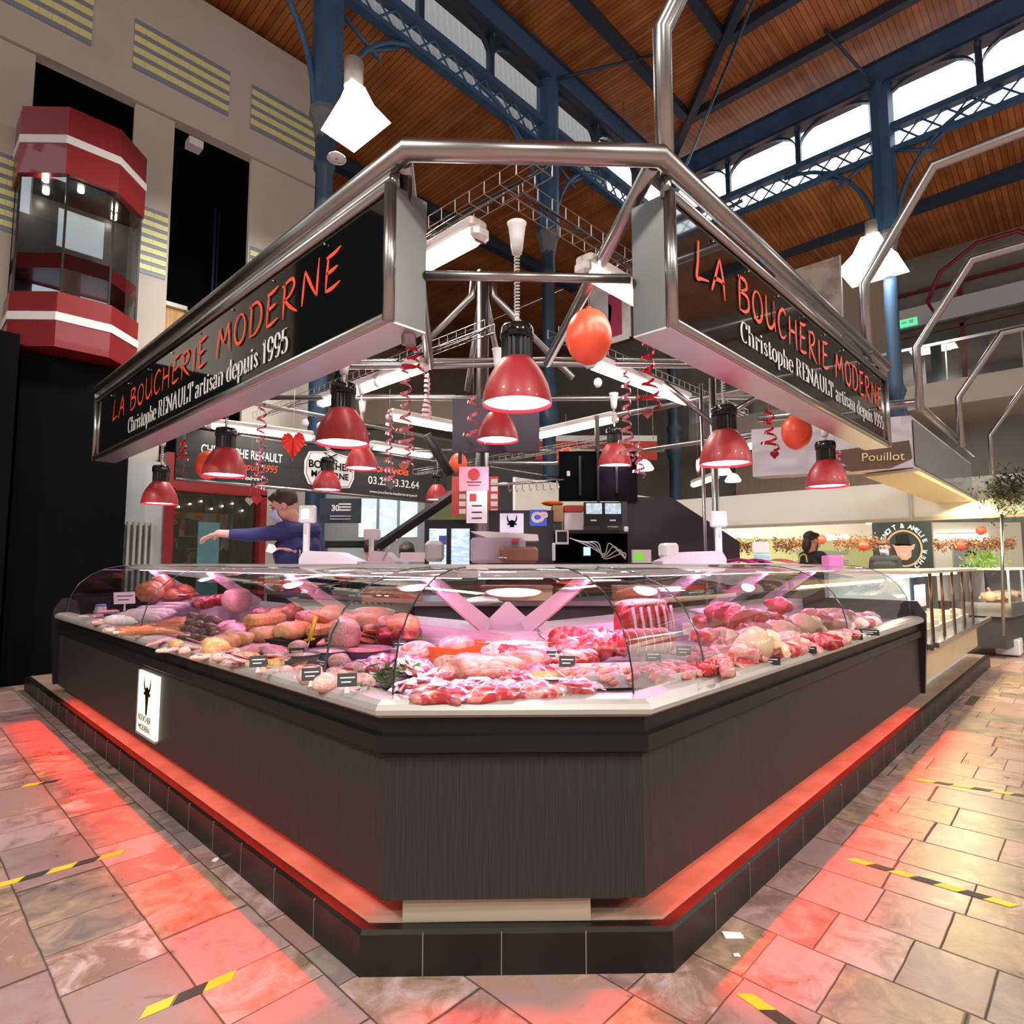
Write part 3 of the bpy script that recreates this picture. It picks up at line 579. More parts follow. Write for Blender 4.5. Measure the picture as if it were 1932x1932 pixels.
# hanging photo banners
def banner(px_, py_, X, w_, h, label, cols):
    c = PX(px_, py_, X); t = thing('photo_banner', label, 'banner', c)
    MB().box((c.x, c.y-w_/2, c.z-h/2), (c.x+.03, c.y+w_/2, c.z+h/2)).build('print', pmat(label[:20], cols[0], .6, noise=(2.2, cols[1], (1, 1, 1), .4, .6)), t)
    MB().box((c.x-.01, c.y-w_/2, c.z-h/2), (c.x+.035, c.y-w_/2+.03, c.z+h/2)).box((c.x-.01, c.y-w_/2, c.z-h/2), (c.x+.035, c.y+w_/2, c.z-h/2+.03)).build('white_border', TXTW, t)
    for e in (-.4, .4): MB().tube([(c.x+.015, c.y+w_*e, c.z+h/2), (c.x+.015, c.y+w_*e, 10.35 if X > 9 else 12.4)], .004, 5).build('hanging_wire', BLACK, t)
    return t, c
t, c = banner(1150, 590, 9.5, .95, 1.25, 'photo banner of a butcher in an apron hanging behind the orange balloon', ((.85, .83, .8), (.6, .55, .5)))
MB().box((c.x-.012, c.y-.28, c.z-.5), (c.x-.004, c.y+.02, c.z+.35)).build('apron_print', pmat('magenta_print', (.45, .04, .12), .6), t)
MB().prism([(-.2, -.5), (.2, -.5), (.26, .1), (.1, .3), (.1, .48), (-.08, .48), (-.1, .3), (-.24, .1)], (c.x-.012, c.y+.2, c.z), (0, -1, 0), (0, 0, 1), -.004).build('figure_print', pmat('pale_print', (.66, .66, .68), .6), t)
banner(1525, 575, 13.2, 1.3, 1.7, 'photo banner with a white border hanging above the right sign', ((.85, .78, .66), (.45, .4, .36)))

# floodlights
FG = pmat('floodlight_housing', (.55, .52, .48), .4)
cs = [Z(650, 172, 6.9), Z(738, 232, 6.9), Z(668, 288, 6.9), Z(605, 245, 6.9)]
ctr = sum(cs, Vector())/4
def flood(cs, label, power, upz):
    ctr = sum(cs, Vector())/4; t = thing('hall_floodlight', label, 'floodlight', ctr)
    top = [ctr+(c-ctr)*.3+Vector((0, 0, upz)) for c in cs]; mid = [ctr+(c-ctr)*.55+Vector((0, 0, upz*.5)) for c in cs]
    m = MB(); m.add(cs+mid+top, [(i, (i+1) % 4, 4+(i+1) % 4, 4+i) for i in range(4)]+[(4+i, 4+(i+1) % 4, 8+(i+1) % 4, 8+i) for i in range(4)]+[(8, 9, 10, 11)])
    m.build('reflector', emat('lit_reflector', (1, .93, .8), 3), t)
    m = MB(); m.add([c+Vector((0, 0, .01))+(ctr-c)*.03 for c in cs], [(0, 1, 2, 3)]); m.build('diffuser', FLOOD, t)
    MB().tube([ctr+Vector((0, 0, upz)), ctr+Vector((0, 0, upz+.35))], .12, 12).build('neck', FG, t)
    l = bpy.data.lights.new('flood_light', 'AREA'); l.size = .8; l.energy = power; l.color = (1, .95, .88)
    o = bpy.data.objects.new('flood_light', l); C.objects.link(o); o.location = ctr-Vector((0, 0, .05))
    return t
t = flood(cs, 'square bright floodlight beside the blue column at upper left', 220, .5)
MB().tube([ctr+Vector((0, 0, .8)), Vector((4.36, 8.0, 8.0))], .04, 8).build('bracket_arm', BLUED, t)
c = PX(1648, 512, X0-.6); h = .55
flood([c+Vector((-h, -h, 0)), c+Vector((h, -h, 0)), c+Vector((h, h, 0)), c+Vector((-h, h, 0))], 'flared bright floodlight on the blue column at the right', 60, .75)
for x, y in ((1.5, -6.5), (-5.2, 2.5), (6.5, -9), (-4.0, -4.5), (17.3, -8.0)):  # unseen fill floodlights, added to brighten the floor, walls and gallery
    c = Vector((x, y, 7.2)); flood([c+Vector((-h, -h, 0)), c+Vector((h, -h, 0)), c+Vector((h, h, 0)), c+Vector((-h, h, 0))], 'square floodlight hanging over the aisle behind the viewer', 450, .6)['group'] = 'added fill floodlights out of view'
c = Vector(Z(635, 300, 6.0)); tag(MB().lathe([(.02, .08), (.10, .02), (.11, 0), (.02, 0)], 14, c).build('dome_camera', WHITE), 'small white dome fitting on the left blue column', 'camera')

# ================================================================== STALL: plinth
PXo, PYo, PS = 1.22, 1.13, 3.11
def plan(xf, yf, s_, yend, xend):
    def f(o):
        x = xf+o; y = yf+o; k = s_+o*math.sqrt(2)
        return [(x, yend), (x, k-x), (k-y, y), (xend, y)]
    return f
pl = plan(PXo, PYo, PS, 8.65, 10.6)
TILE = pmat('dark_plinth_tile', (.007, .007, .006), .4, noise=(3, (.016, .015, .012), (1, 1, 1), .4, .7), bump=.15, spec=.3)
TOPT = pmat('pale_plinth_top', (.42, .30, .22), .4, noise=(5, (.30, .20, .14), (1, 1, 1), .35, .65))
t = thing('stall_plinth', 'black tiled plinth step running round the stall', 'plinth', (2, 2, 0))
MB().sweep([(0, 0), (0, .135), (.012, .147), (.05, .147), (.05, 0)], pl, True).build('dark_edge', TILE, t)
MB().sweep([(.05, 0), (.05, .15), (1.0, .15), (1.0, 0)], plan(PXo, PYo, PS, 8.64, 10.58), True).build('top_tiles', TOPT, t)
GR = pmat('tile_joint_grey', (.16, .16, .14), .8); m = MB()
for i in range(18): y = 2.2+i*.33; m.box((PXo-.0015, y, 0), (PXo+.02, y+.004, .14))
for i in range(26): x = 2.3+i*.32; m.box((x, PYo-.0015, 0), (x+.004, PYo+.02, .14))
for k in (.2, .45, .72): a = Vector((PXo, PS-PXo, 0)).lerp(Vector((PS-PYo, PYo, 0)), k); m.box((-.002, -.0015, 0), (.002, .004, .14), frameM(a, (1, -1, 0)))
m.build('tile_joints', GR, t)['kind'] = 'stuff'
struct('floor', MB().box((2.2, 2.1, 0), (10.5, 7.9, .148)), TOPT)

# display counter
cp = plan(1.28, 1.205, 3.13, 7.3, 6.55)
ctr_ = thing('butcher_counter', 'long chamfered butcher display counter with charcoal front and curved glass', 'display counter', (2.2, 2.2, .15))
def seg(prof, i, name, mat, e0=0, e1=0, closed=True):       # one straight run of the plan (0 left, 1 chamfer, 2 right)
    k = len(prof); mb = MB(); vs = []
    for j in (i, i+1):
        for o, z in prof: p = cp(o)[j]; vs.append((p[0], p[1], z))
    fs = [(j, (j+1) % k, k+(j+1) % k, k+j) for j in range(k if closed else k-1)]
    if closed: fs += [tuple(range(k-1, -1, -1)), tuple(range(k, 2*k))]
    mb.add(vs, fs); return mb.build(name, mat, ctr_)
for i in range(3): seg([(0, .24), (0, .74), (.014, .74), (.014, .24)], i, 'front_panel', LAM)
for i in range(3): seg([(.01, .735), (.01, .80), (-.035, .80), (-.035, .745), (-.02, .735)], i, 'shadow_rail', RUBBER)
for i in range(3): seg([(-.015, .80), (-.015, .865), (.06, .865), (.06, .80)], i, 'black_bumper', RUBBER)
for i in range(3): seg([(.0, .862), (-.035, .864), (-.052, .876), (-.055, .893), (-.045, .91), (-.02, .922), (.025, .926), (.06, .926), (.06, .862)], i, 'silver_bumper', ALU)
kick = [(.12, .15), (.12, .30), (.14, .30), (.14, .15)]
for i in (0, 1, 2): seg([(.16, .15), (.16, .30), (.18, .30), (.18, .15)], i, 'kick_plate', pmat('pink_grey_steel', (.45, .40, .38), .35, .5))
a = Vector((1.40, 1.83, .15)); b = Vector((1.88, 1.33, .15)); 
MB().box((0, 0, 0), (.66, .02, .092), frameM(Vector((1.352, 1.828, .15)), (.70, -.714, 0))).build('kick_plate', pmat('beige_kick', (.44, .38, .28), .45, .2), ctr_)
m = MB(); m.box((1.325, 1.95, .27), (1.345, 6.9, .28)); m.box((2.1, 1.25, .27), (6.3, 1.27, .28)); m.build('led_strip', emat('red_led', (1, .03, .015), 2), ctr_)
# body: bed, rear well, worktop ledge
MB().sweep([(.06, .87), (.06, .80), (1.02, .80), (1.02, .30), (1.25, .30), (1.25, 1.03), (.98, 1.03), (.97, .98), (.97, .885)], plan(1.28, 1.205, 3.13, 7.28, 6.53)).build('inner_body', BEDW, ctr_)
m = MB()
f0 = cp(.06); f1 = [(1.28+.98, 7.28), (1.28+.98, 1.205+.98), (6.53, 1.205+.98)]
m.add([(f0[0][0], 7.28, .885), (f0[1][0], f0[1][1], .885), (f0[2][0], f0[2][1], .885), (6.53, f0[3][1], .885), (6.53, 2.2, .90), (2.27, 2.2, .90), (2.27, 7.28, .90)], [(0, 1, 5, 6), (1, 2, 5), (2, 3, 4, 5)])
m.build('display_bed', BEDG, ctr_)
led = plan(1.28, 1.205, 3.13, 7.28, 6.53)
m = MB()
m.add([(2.26, 7.28, 1.04), (2.26, 2.18, 1.04), (6.53, 2.18, 1.04), (6.53, 2.5, 1.04), (2.6, 2.5, 1.04), (2.6, 7.28, 1.04),
       (2.26, 7.28, .99), (2.26, 2.18, .99), (6.53, 2.18, .99), (6.53, 2.5, .99), (2.6, 2.5, .99), (2.6, 7.28, .99)],
      [(0, 5, 4, 1), (1, 4, 3, 2), (0, 1, 7, 6), (1, 2, 8, 7), (3, 4, 10, 9), (4, 5, 11, 10), (2, 3, 9, 8), (5, 0, 6, 11)]); m.build('rear_ledge', pmat('pink_white_ledge', (.72, .66, .68), .25), ctr_)
m = MB(); m.add([(2.27, 7.28, .89), (2.27, 2.19, .89), (6.53, 2.19, .89), (6.53, 2.19, .95), (2.27, 2.19, .95), (2.27, 7.28, .95)], [(0, 1, 4, 5), (1, 2, 3, 4)]); m.build('back_wall', BEDW, ctr_)
m = MB(); m.box((2.28, 2.3, .955), (2.29, 7.28, .985)); m.box((2.28, 2.2, .955), (6.53, 2.21, .985)); m.build('dark_vent_slot', BLACK, ctr_)
MB().box((2.58, 2.5, .15), (2.62, 7.28, .99)).box((2.58, 2.48, .15), (6.53, 2.52, .99)).build('rear_body', pmat('grey_steel_body', (.3, .3, .31), .4, .6), ctr_)
# glass panes: front pieces following a curve, split at seams
GP = [(.045, .925), (.05, 1.0), (.075, 1.10), (.13, 1.20), (.22, 1.285), (.34, 1.345), (.48, 1.375), (.60, 1.382)]
def pane(i, t0, t1):
    k = len(GP); vs = []
    for tt in (t0, t1):
        for o, z in GP:
            p = cp(o); a = Vector((*p[i], z)); b = Vector((*p[i+1], z))
            if i == 0: L = tt if tt is not None else None
            vs.append(a.lerp(b, 0) if tt == 0 else (b if tt == 1 else (Vector((a.x, tt, z)) if i == 0 else Vector((tt, a.y, z)))))
    mb = MB(); mb.add(vs, [(j, j+1, k+j+1, k+j) for j in range(k-1)], True); mb.build('glass_pane', GLASS, ctr_)
    for s_ in (0, k): MB().tube([vs[s_+j] for j in range(k)], .0035, 5).build('glass_edge', pmat('dark_glass_edge', (.05, .06, .07), .1, spec=.8), ctr_)
pane(0, 0, 4.9); pane(0, 4.895, 2.36); pane(0, 2.355, 1); pane(1, 0, 1); pane(2, 0, 2.5); pane(2, 2.505, 4.6); pane(2, 4.605, 1)
m = MB(); m.add([(cp(.6)[0][0], 7.3, 1.382), (*cp(.6)[1], 1.382), (*cp(.6)[2], 1.382), (6.55, cp(.6)[3][1], 1.382), (6.55, 2.2, 1.382), (2.27, 2.2, 1.382), (2.27, 7.3, 1.382)], [(0, 1, 5, 6), (1, 2, 5), (2, 3, 4, 5)])
m.build('top_glass_shelf', glass('top_glass', (.93, .9, .92), .35, .05), ctr_)
MB().sweep([(.60, 1.372), (.60, 1.392), (.63, 1.392), (.63, 1.372)], plan(1.28, 1.205, 3.13, 7.3, 6.55), True).build('top_front_rail', ALU, ctr_)
m = MB(); m.box((2.24, 2.2, 1.37), (2.28, 7.3, 1.395)); m.box((2.24, 2.16, 1.37), (6.55, 2.2, 1.395)); m.build('top_rear_rail', ALU, ctr_)
# light canopy
lp = plan(1.28, 1.205, 3.13, 7.2, 6.4)
MB().sweep([(.52, 1.335), (.52, 1.365), (.70, 1.368), (.72, 1.345), (.70, 1.34), (.68, 1.352), (.57, 1.352), (.55, 1.335)], lp, True).build('light_hood', WHITEP, ctr_)
for i in range(3):
    p = lp(.62); a = Vector((*p[i], 1.34)); b = Vector((*p[i+1], 1.34)); d = (b-a).normalized()*.05
    MB().tube([a+d, b-d], .014, 10).build('pink_tube_light', TUBE_P, ctr_)
def bracket(base, top, w_=.035):
    base, top = Vector(base), Vector(top); d = top-base; h = Vector((d.x, d.y, 0)).normalized(); n = Vector((-h.y, h.x, 0))*.012
    up = Vector((0, 0, 1)).cross(h).cross(d).normalized()
    nrm = d.normalized().cross(Vector((-h.y, h.x, 0))).normalized()*w_
    vs = []
    for s_ in (-1, 1):
        vs += [base+nrm*1.4+n*s_, base-nrm*1.4+n*s_, top-nrm+n*s_, top+nrm+n*s_]
    MB().add(vs, [(0, 1, 2, 3), (7, 6, 5, 4), (0, 4, 5, 1), (1, 5, 6, 2), (2, 6, 7, 3), (3, 7, 4, 0)]).build('bracket_arm', pmat('pink_white_arm', (.68, .60, .64), .3), ctr_)
for y in (2.42, 3.9, 5.3, 6.8): bracket((2.33, y, 1.05), (1.90, y, 1.34), .032)
for x in (2.46, 3.6, 4.7, 5.8): bracket((x, 2.26, 1.05), (x, 1.83, 1.34), .032)
for q in (0, 1):
    a = Vector((2.27, 2.19, 1.04)) if q == 0 else Vector((2.34, 2.12, 1.04)); u_ = Vector((-.72, .69, 0)) if q == 0 else Vector((.72, -.69, 0))
MB().prism([(-.16, 0), (.14, 0), (.13, .03), (.0, .15), (-.02, .15), (-.15, .02)], (2.42, 2.34, 1.04), (.69, -.72, 0), (0, 0, 1), -.02).build('corner_gusset', pmat('pink_white_arm', (.68, .60, .64), .3), ctr_)
# end panels
for nm, M_, lab in (('end_panel', None, ''),):
    pr = [(-.03, .24), (-.065, .80), (-.065, .95), (.0, 1.06), (1.25, 1.06), (1.25, .15), (.2, .15), (.2, .24)]
    MB().prism([(a, b) for a, b in pr], (6.55, 1.205, 0), (0, 1, 0), (0, 0, 1), .05).build('end_panel', BLACK, ctr_)
    MB().prism([(a, b) for a, b in pr], (1.28, 7.36, 0), (1, 0, 0), (0, 0, 1), .05).build('end_panel', BLACK, ctr_)
for (o_, u_, lab) in (((6.55, 1.205, 0), (0, 1, 0), 0), ((1.28, 7.31, 0), (1, 0, 0), 1)):
    u_ = Vector(u_); m = MB(); pts = [(.0, .926), (.97, .926), (.97, 1.382)]+[(a, b) for a, b in GP[::-1]]
    m.add([Vector(o_)+u_*a+Vector((0, 0, b)) for a, b in pts], [tuple(range(len(pts)))]); m.build('end_glass', GLASS, ctr_)
# backlit logo plate on the left front
LIT = emat('backlit_cream', (1, .97, .62), 1.1)
t = thing('logo_plate', 'backlit cream plate with a black bull head on the left counter front', 'sign', (1.27, 4.46, .3))
MB().box((1.262, 4.27, .30), (1.279, 4.66, .69)).build('lit_panel', LIT, t)
MB().box((1.260, 4.655, .295), (1.279, 4.675, .695)).box((1.260, 4.27, .285), (1.279, 4.675, .30)).build('panel_rim', ALU, t)
BULL = [(-.5, 1.0), (-.42, .62), (-.3, .42), (-.2, .42), (-.1, .5), (.1, .5), (.2, .42), (.3, .42), (.42, .62), (.5, 1.0), (.56, .62), (.46, .36), (.32, .26), (.52, .2), (.46, .06), (.26, .1), (.22, -.1), (.15, -.5), (.12, -.8), (0, -.9), (-.12, -.8), (-.15, -.5), (-.22, -.1), (-.26, .1), (-.46, .06), (-.52, .2), (-.32, .26), (-.46, .36), (-.56, .62)]
MB().prism([(a*.13, b*.13) for a, b in BULL], (1.259, 4.46, .54), (0, -1, 0), (0, 0, 1), .002).build('bull_head', BLACKM, t)
TDK = pmat('brown_print', (.10, .05, .02), .6)
text('BOUCHER', .055, (1.259, 4.61, .385), (0, -1, 0), (0, 0, 1), TDK, t); text('MODERN', .055, (1.259, 4.60, .325), (0, -1, 0), (0, 0, 1), TDK, t)

# canopy signs
def sign(o, u, L, n, label, big, small):
    o, u, n = Vector(o), Vector(u), Vector(n); zz = Vector((0, 0, 1)); H = .56
    t = thing('shop_sign', label, 'sign', o)
    M = Matrix.Translation(o) @ Matrix((u, -n, zz)).transposed().to_4x4() if u.cross(-n).z > 0 else None
    def bx(a0, a1, d0, d1, z0, z1): # along, depth inward, up
        p = o+u*a0-n*d0+zz*z0; q = o+u*a1-n*d1+zz*z1; return [min(a, b) for a, b in zip(p, q)], [max(a, b) for a, b in zip(p, q)]
    MB().box(*bx(0, L, .01, .17, 0.004, H)).build('sign_box', pmat('shaded_steel', (.20, .195, .19), .38, 1), t); MB().box(*bx(0, L, .0, .17, -.004, .004)).build('soffit', pmat('lit_soffit', (.72, .69, .70), .35, 1), t)  # one steel in two tones: shaded on the box, lit underneath
    MB().box(*bx(.03, L-.03, 0, .02, .03, H-.03)).build('black_glass_face', BLACKG, t)
    r = .022; m = MB()
    P = lambda a, z: o+u*a+n*.004+zz*z
    m.tube([P(0, .02), P(L, .02)], r, 10); m.tube([P(0, H), P(L, H)], r, 10); m.tube([P(.01, 0), P(.01, H)], r*1.15, 10); m.tube([P(L-.01, 0), P(L-.01, H)], r*1.15, 10)
    m.build('tube_frame', STEEL, t)
    for k in range(1, 9): MB().lathe([(.006, 0), (.006, .01), (.001, .012)], 8, P(L*k/9, H-.06)+n*.003).build('fixing_stud', CHROME, t)
    (bs, bh, ba, bl, bz, bw) = big; brush_text(bs, bh, bl, P(ba, bz)+n*.0, u, zz, ORANGE, t, bw)
    (ss, sh, sa, sl, sz, sw) = small; serif_text(ss, sh, sl, P(sa, sz), u, zz, TXTW, t, sw)
    return t
sign((1.33, 6.58, 2.34), (0, -1, 0), 4.65, (-1, 0, 0), 'left stainless canopy sign with orange brush lettering over white serif words',
     ('LA BOUCHERIE MODERNE', .165, .60, 3.72, .275, .052), ('Christophe RENAULT artisan depuis 1995', .12, 1.08, 2.72, .09, .066))
sign((2.13, 1.17, 2.34), (1, 0, 0), 3.5, (0, -1, 0), 'right stainless canopy sign with orange brush lettering over white serif words',
     ('LA BOUCHERIE MODERNE', .165, .22, 3.15, .28, .052), ('Christophe RENAULT artisan depuis 1995', .10, .66, 2.70, .12, .062))

# canopy tube frame
fr = thing('canopy_frame', 'stainless tube frame carrying the signs and lights over the stall', 'canopy frame', (3.57, 3.78, 0))
def T(pts, r, name='tube', mat=STEEL, n=14): return MB().tube(pts, r, n).build(name, mat, fr)
T([(1.33, 6.6, 3.0), (1.33, 1.84, 3.0), (2.04, 1.15, 3.0), (5.62, 1.15, 3.0)], .040, 'top_ring', n=24)
T([(1.36, 1.96, 2.88), (1.36, 1.96, 3.0)], .022, 'stub'); T([(2.14, 1.18, 2.88), (2.14, 1.18, 3.0)], .022, 'stub')
T([(1.40, 1.95, 3.0), (1.47, 2.0, 2.3)], .03, 'stub')
T([(1.5, 1.93, 2.585), (2.11, 1.34, 2.585)], .02, 'cross_tube')
NL, NR = Vector((3.02, 3.82, 3.0)), Vector((3.63, 3.09, 3.0))
T([(1.36, 1.90, 3.0), NL], .035, 'diagonal_tube'); T([(2.06, 1.19, 3.0), NR], .035, 'diagonal_tube')
T([(1.36, 5.6, 3.0), NL, NR, (5.6, 1.2, 3.0)], .026, 'cross_tube'); T([(1.36, 5.8, 3.07), NL+Vector((.05, .07, .07)), NR+Vector((.07, .05, .07)), (5.6, 1.35, 3.07)], .018, 'cross_tube')
T([(1.4, 6.75, 2.98), (4.2, 3.9, 2.98), (6.4, 1.5, 2.98)], .024, 'cross_tube')
T([(5.3, 1.2, 2.95), (5.3, 5.6, 2.95)], .03, 'cross_tube'); T([(4.6, 7.2, 2.95), (7.4, 4.2, 2.95)], .025, 'cross_tube'); T([(1.4, 5.9, 2.97), (5.9, 5.9, 2.97)], .022, 'cross_tube')
T([(6.2, 1.3, 2.95), (7.2, 2.4, 2.95), (7.2, 6.0, 2.95), (6.0, 7.2, 2.95), (1.9, 7.2, 2.95), (1.33, 6.6, 2.95)], .03, 'rear_ring')
CP = Vector((3.57, 3.78, 0))
T([CP, CP+Vector((0, 0, 3.98))], .055, 'centre_post', n=20)
for dx, dy in ((-1, 1), (1, -1), (.35, .75), (.8, .3)): T([CP+Vector((dx*.06, dy*.06, 3.92)), CP+Vector((dx*.07, dy*.07, 3.75)), CP+Vector((dx*.56, dy*.56, 3.02))], .028, 'brace')
T([(4.93, 2.32, .15), (4.93, 2.32, 3.0)], .03, 'post'); T([(5.0, 2.46, .15), (5.0, 2.46, 3.0)], .016, 'post')
T([(4.93, 2.32, 2.6), (5.4, 2.0, 2.95)], .022, 'brace'); T([(4.93, 2.32, 2.6), (4.6, 2.6, 2.95)], .022, 'brace')
# arches over the right aisle: one rising from our frame, the others from the stalls beyond
def arch(x, label, z0, r):
    return tag(MB().tube([(x, 1.15, z0), (x, 1.15, 3.50), (x, .68, 4.22), (x, -2.2, 4.26)], r, 14).build('steel_arch', STEEL), label, 'tube arch')
T([(2.08, 1.15, 3.0), (2.08, 1.15, 3.56), (2.08, .75, 4.05), (2.08, -1.5, 4.2)], .037, 'aisle_arch')
arch(5.04, 'bent steel tube arch rising behind the right sign', 2.96, .037); arch(6.9, 'second bent steel tube arch beyond the right sign', 2.87, .037)
arch(9.4, 'third bent steel tube arch over the right aisle', 2.87, .037); arch(12.6, 'fourth bent steel tube arch, far down the right aisle', 2.6, .037)

# wire cable trays
def tray(a, b, label, w_=.10, h=.06):
    a, b = Vector(a), Vector(b); d = (b-a); L = d.length; d.normalize(); n = Vector((-d.y, d.x, 0))*w_/2; m = MB()
    for s_ in (-1, 0, 1): m.tube([a+n*s_, b+n*s_], .003, 4, sm=False)
    for s_ in (-1, 1): m.tube([a+n*s_+Vector((0, 0, h)), b+n*s_+Vector((0, 0, h))], .0035, 4, sm=False)
    k = int(L/.1)
    for i in range(k+1):
        p = a+d*(L*i/k); m.tube([p+n+Vector((0, 0, h)), p+n, p-n, p-n+Vector((0, 0, h))], .0025, 4, sm=False)
    t = thing('cable_tray', label, 'cable tray', (a+b)/2); m.build('wire_basket', pmat('galvanised_wire', (.32, .29, .26), .4, .7), t)
    m = MB(); q = [a+d*(L*i/12)+n*random.uniform(-.6, .6)+Vector((0, 0, random.uniform(.01, .04))) for i in range(13)]; m.tube(smoothpoly(q, 3), .007, 6)
    q = [a+d*(L*i/12)+n*random.uniform(-.8, .8)+Vector((0, 0, random.uniform(-.03, .05))) for i in range(13)]; m.tube(smoothpoly(q, 3), .004, 6); m.build('cable', BLACK, t)
    return t
q1 = Z(1025, 322, 3.06)
tray((q1.x, q1.y, 3.06), (q1.x, 5.9, 3.06), 'wire cable tray running left from the canopy corner', .12)
q2 = Z(968, 372, 3.06); tray((q2.x, q2.y, 3.06), (5.6, q2.y, 3.06), 'wire cable tray running right from the canopy corner', .12)
tray((2.9, 3.0, 3.04), (2.9, 6.8, 3.04), 'wire cable tray above the tube light left of the centre post'); tray((3.3, 2.75, 3.04), (6.6, 2.75, 3.04), 'wire cable tray above the tube light right of the centre post')
tray((5.0, 3.4, 2.6), (5.0, 6.6, 2.6), 'low wire basket tray at the back of the stall')

# ================================================================== tube lights
def tube_light(a, b, label):
    a, b = Vector(a), Vector(b); t = thing('tube_light', label, 'tube light', (a+b)/2, 'sealed fluorescent tube lights'); M = frameM((a+b)/2, b-a); L = (b-a).length/2
    MB().rbox((-L, -.055, .02), (L, .055, .075), .012, M).build('housing', pmat('lamp_housing', (.62, .55, .52), .4), t)
    MB().rbox((-L+.02, -.045, -.035), (L-.02, .045, .02), .02, M).build('lit_diffuser', TUBE_W, t)
    for s_ in (-1, 1): MB().rbox((s_*L-.03, -.05, -.04), (s_*L+.03, .05, .03), .02, M).build('end_cap', pmat('clear_end_cap', (.7, .62, .62), .2), t)
    return t
def span(x1, y1, x2, y2, z): return Z(x1, y1, z), Z(x2, y2, z)
a, b = span(905, 440, 800, 505, 2.95); tube_light((a.x, a.y, 2.95), (a.x, a.y+1.25, 2.95), 'near tube light under the tray beside the left sign')
a, b = span(1100, 505, 1195, 560, 2.95); tube_light((a.x, a.y, 2.95), (a.x+1.25, a.y, 2.95), 'near tube light under the tray beside the right sign')
tube_light(*[(2.9, y, 2.95) for y in (3.75, 5.35)], 'long tube light left of the centre post above the front lamps')
tube_light(*[(x, 2.75, 2.95) for x in (3.75, 5.3)], 'long tube light right of the centre post behind the big lamp')
tube_light(Z(735, 785, 2.9), Z(855, 808, 2.9), 'tube light left of the purple screen')
tube_light(Z(1015, 822, 2.9), Z(1160, 790, 2.9), 'tube light right of the purple screen')
tube_light(Z(395, 802, 2.93), Z(590, 826, 2.93), 'long tube light above the left half of the black board')
tube_light(Z(700, 842, 2.93), Z(812, 860, 2.93), 'long tube light above the right half of the black board')
tube_light(Z(1405, 845, 2.85), Z(1505, 812, 2.85), 'tube light behind the large lamp at the right')
tube_light(PD(1308, 915, 10), PD(1350, 900, 9.2), 'short distant tube light left of the right post')
tube_light(PD(1490, 866, 12), PD(1540, 866, 11.2), 'short distant tube light beside the round orange balloon')

# ================================================================== red pendant lamps
def make_lamp():
    t = thing('pendant_lamp', 'x', 'pendant lamp')
    MB().lathe([(.155, 0), (.155, .008), (.150, .045), (.138, .095), (.115, .145), (.088, .185), (.068, .21), (.05, .215), (.064, .205), (.084, .18), (.11, .14), (.134, .09), (.146, .04), (.152, .002), (.155, 0)], 36).build('lamp_shade', REDP, t, local=True)
    m = MB(); pr = [(.066, .21), (.066, .305)]; n = 40
    vs = []
    for z in (.208, .305):
        for j in range(n): a = 2*pi*j/n; r = .070 if j % 2 else .062; vs.append((r*cos(a), r*sin(a), z))
    m.add(vs, [(j, (j+1) % n, n+(j+1) % n, n+j) for j in range(n)]); m.build('ribbed_collar', BLACK, t, local=True)
    MB().lathe([(.03, .30), (.074, .30), (.076, .305), (.076, .345), (.068, .36), (.045, .365), (.02, .366), (.0005, .366)], 30).build('cap', pmat('black_gloss_cap', (.012, .012, .012), .12), t, local=True)
    MB().lathe([(.0005, .012), (.08, .012), (.144, .016), (.146, .03), (.0005, .031)], 30).build('lit_bulb_disc', LAMP_W, t, local=True)
    return t
def finish_lamp(t, top, rose=True, coil=True):
    H = top-t.location.z; m = MB()
    if coil:
        n = max(4, int((H-.5)/.014))*8
        m.tube([(.011*cos(i*pi/4), .011*sin(i*pi/4), .40+i*(H-.48)/n) for i in range(n+1)], .0035, 5)
        m.tube([(0, 0, .36), (0, 0, .42)], .01, 8)
    else: m.tube([(0, 0, .36), (0, 0, H)], .005, 6)
    m.build('coiled_cord' if coil else 'cord', pmat('white_cord', (.75, .72, .70), .4), t, local=True)
    if rose: MB().lathe([(.001, H-.1), (.022, H-.1), (.028, H-.07), (.032, H-.03), (.04, H+.03), (.045, H+.045), (.001, H+.045)], 18).build('ceiling_rose', WHITE, t, local=True)
proto = make_lamp(); lamps = [((1.93, 1.82, 2.10), 2.90, 'largest red pendant lamp, in front at the counter corner', 1), ((1.86, 3.17, 2.10), 2.62, 'second red pendant lamp from the front along the left counter', 1),
 ((1.76, 4.66, 2.05), 2.66, 'third red pendant lamp along the left counter, in front of an orange balloon', 1), ((1.80, 6.28, 1.95), 2.6, 'leftmost red pendant lamp at the far end of the left sign', 1),
 ((3.38, 6.06, 2.20), 2.75, 'small red pendant lamp in front of the white hexagonal badge', 1), ((3.16, 5.03, 2.30), 2.95, 'red pendant lamp half hidden behind the second lamp on the left', 1),
 ((3.12, 3.14, 2.30), 2.95, 'red pendant lamp just below and behind the largest lamp', 1), ((5.25, 6.45, 2.26), 2.9, 'small red pendant lamp at the right end of the black board', 0),
 ((4.71, 3.19, 2.30), 2.95, 'red pendant lamp right of the centre post in front of the black wall screens', 1), ((3.55, 1.60, 2.0), 2.72, 'large red pendant lamp under the middle of the right sign', 1),
 ((5.15, 1.50, 2.0), 2.5, 'red pendant lamp at the far end of the right sign', 1), ((6.6, 6.9, 2.45), 2.95, 'tiny far red pendant lamp right of the menu boards', 0)]
rest = []
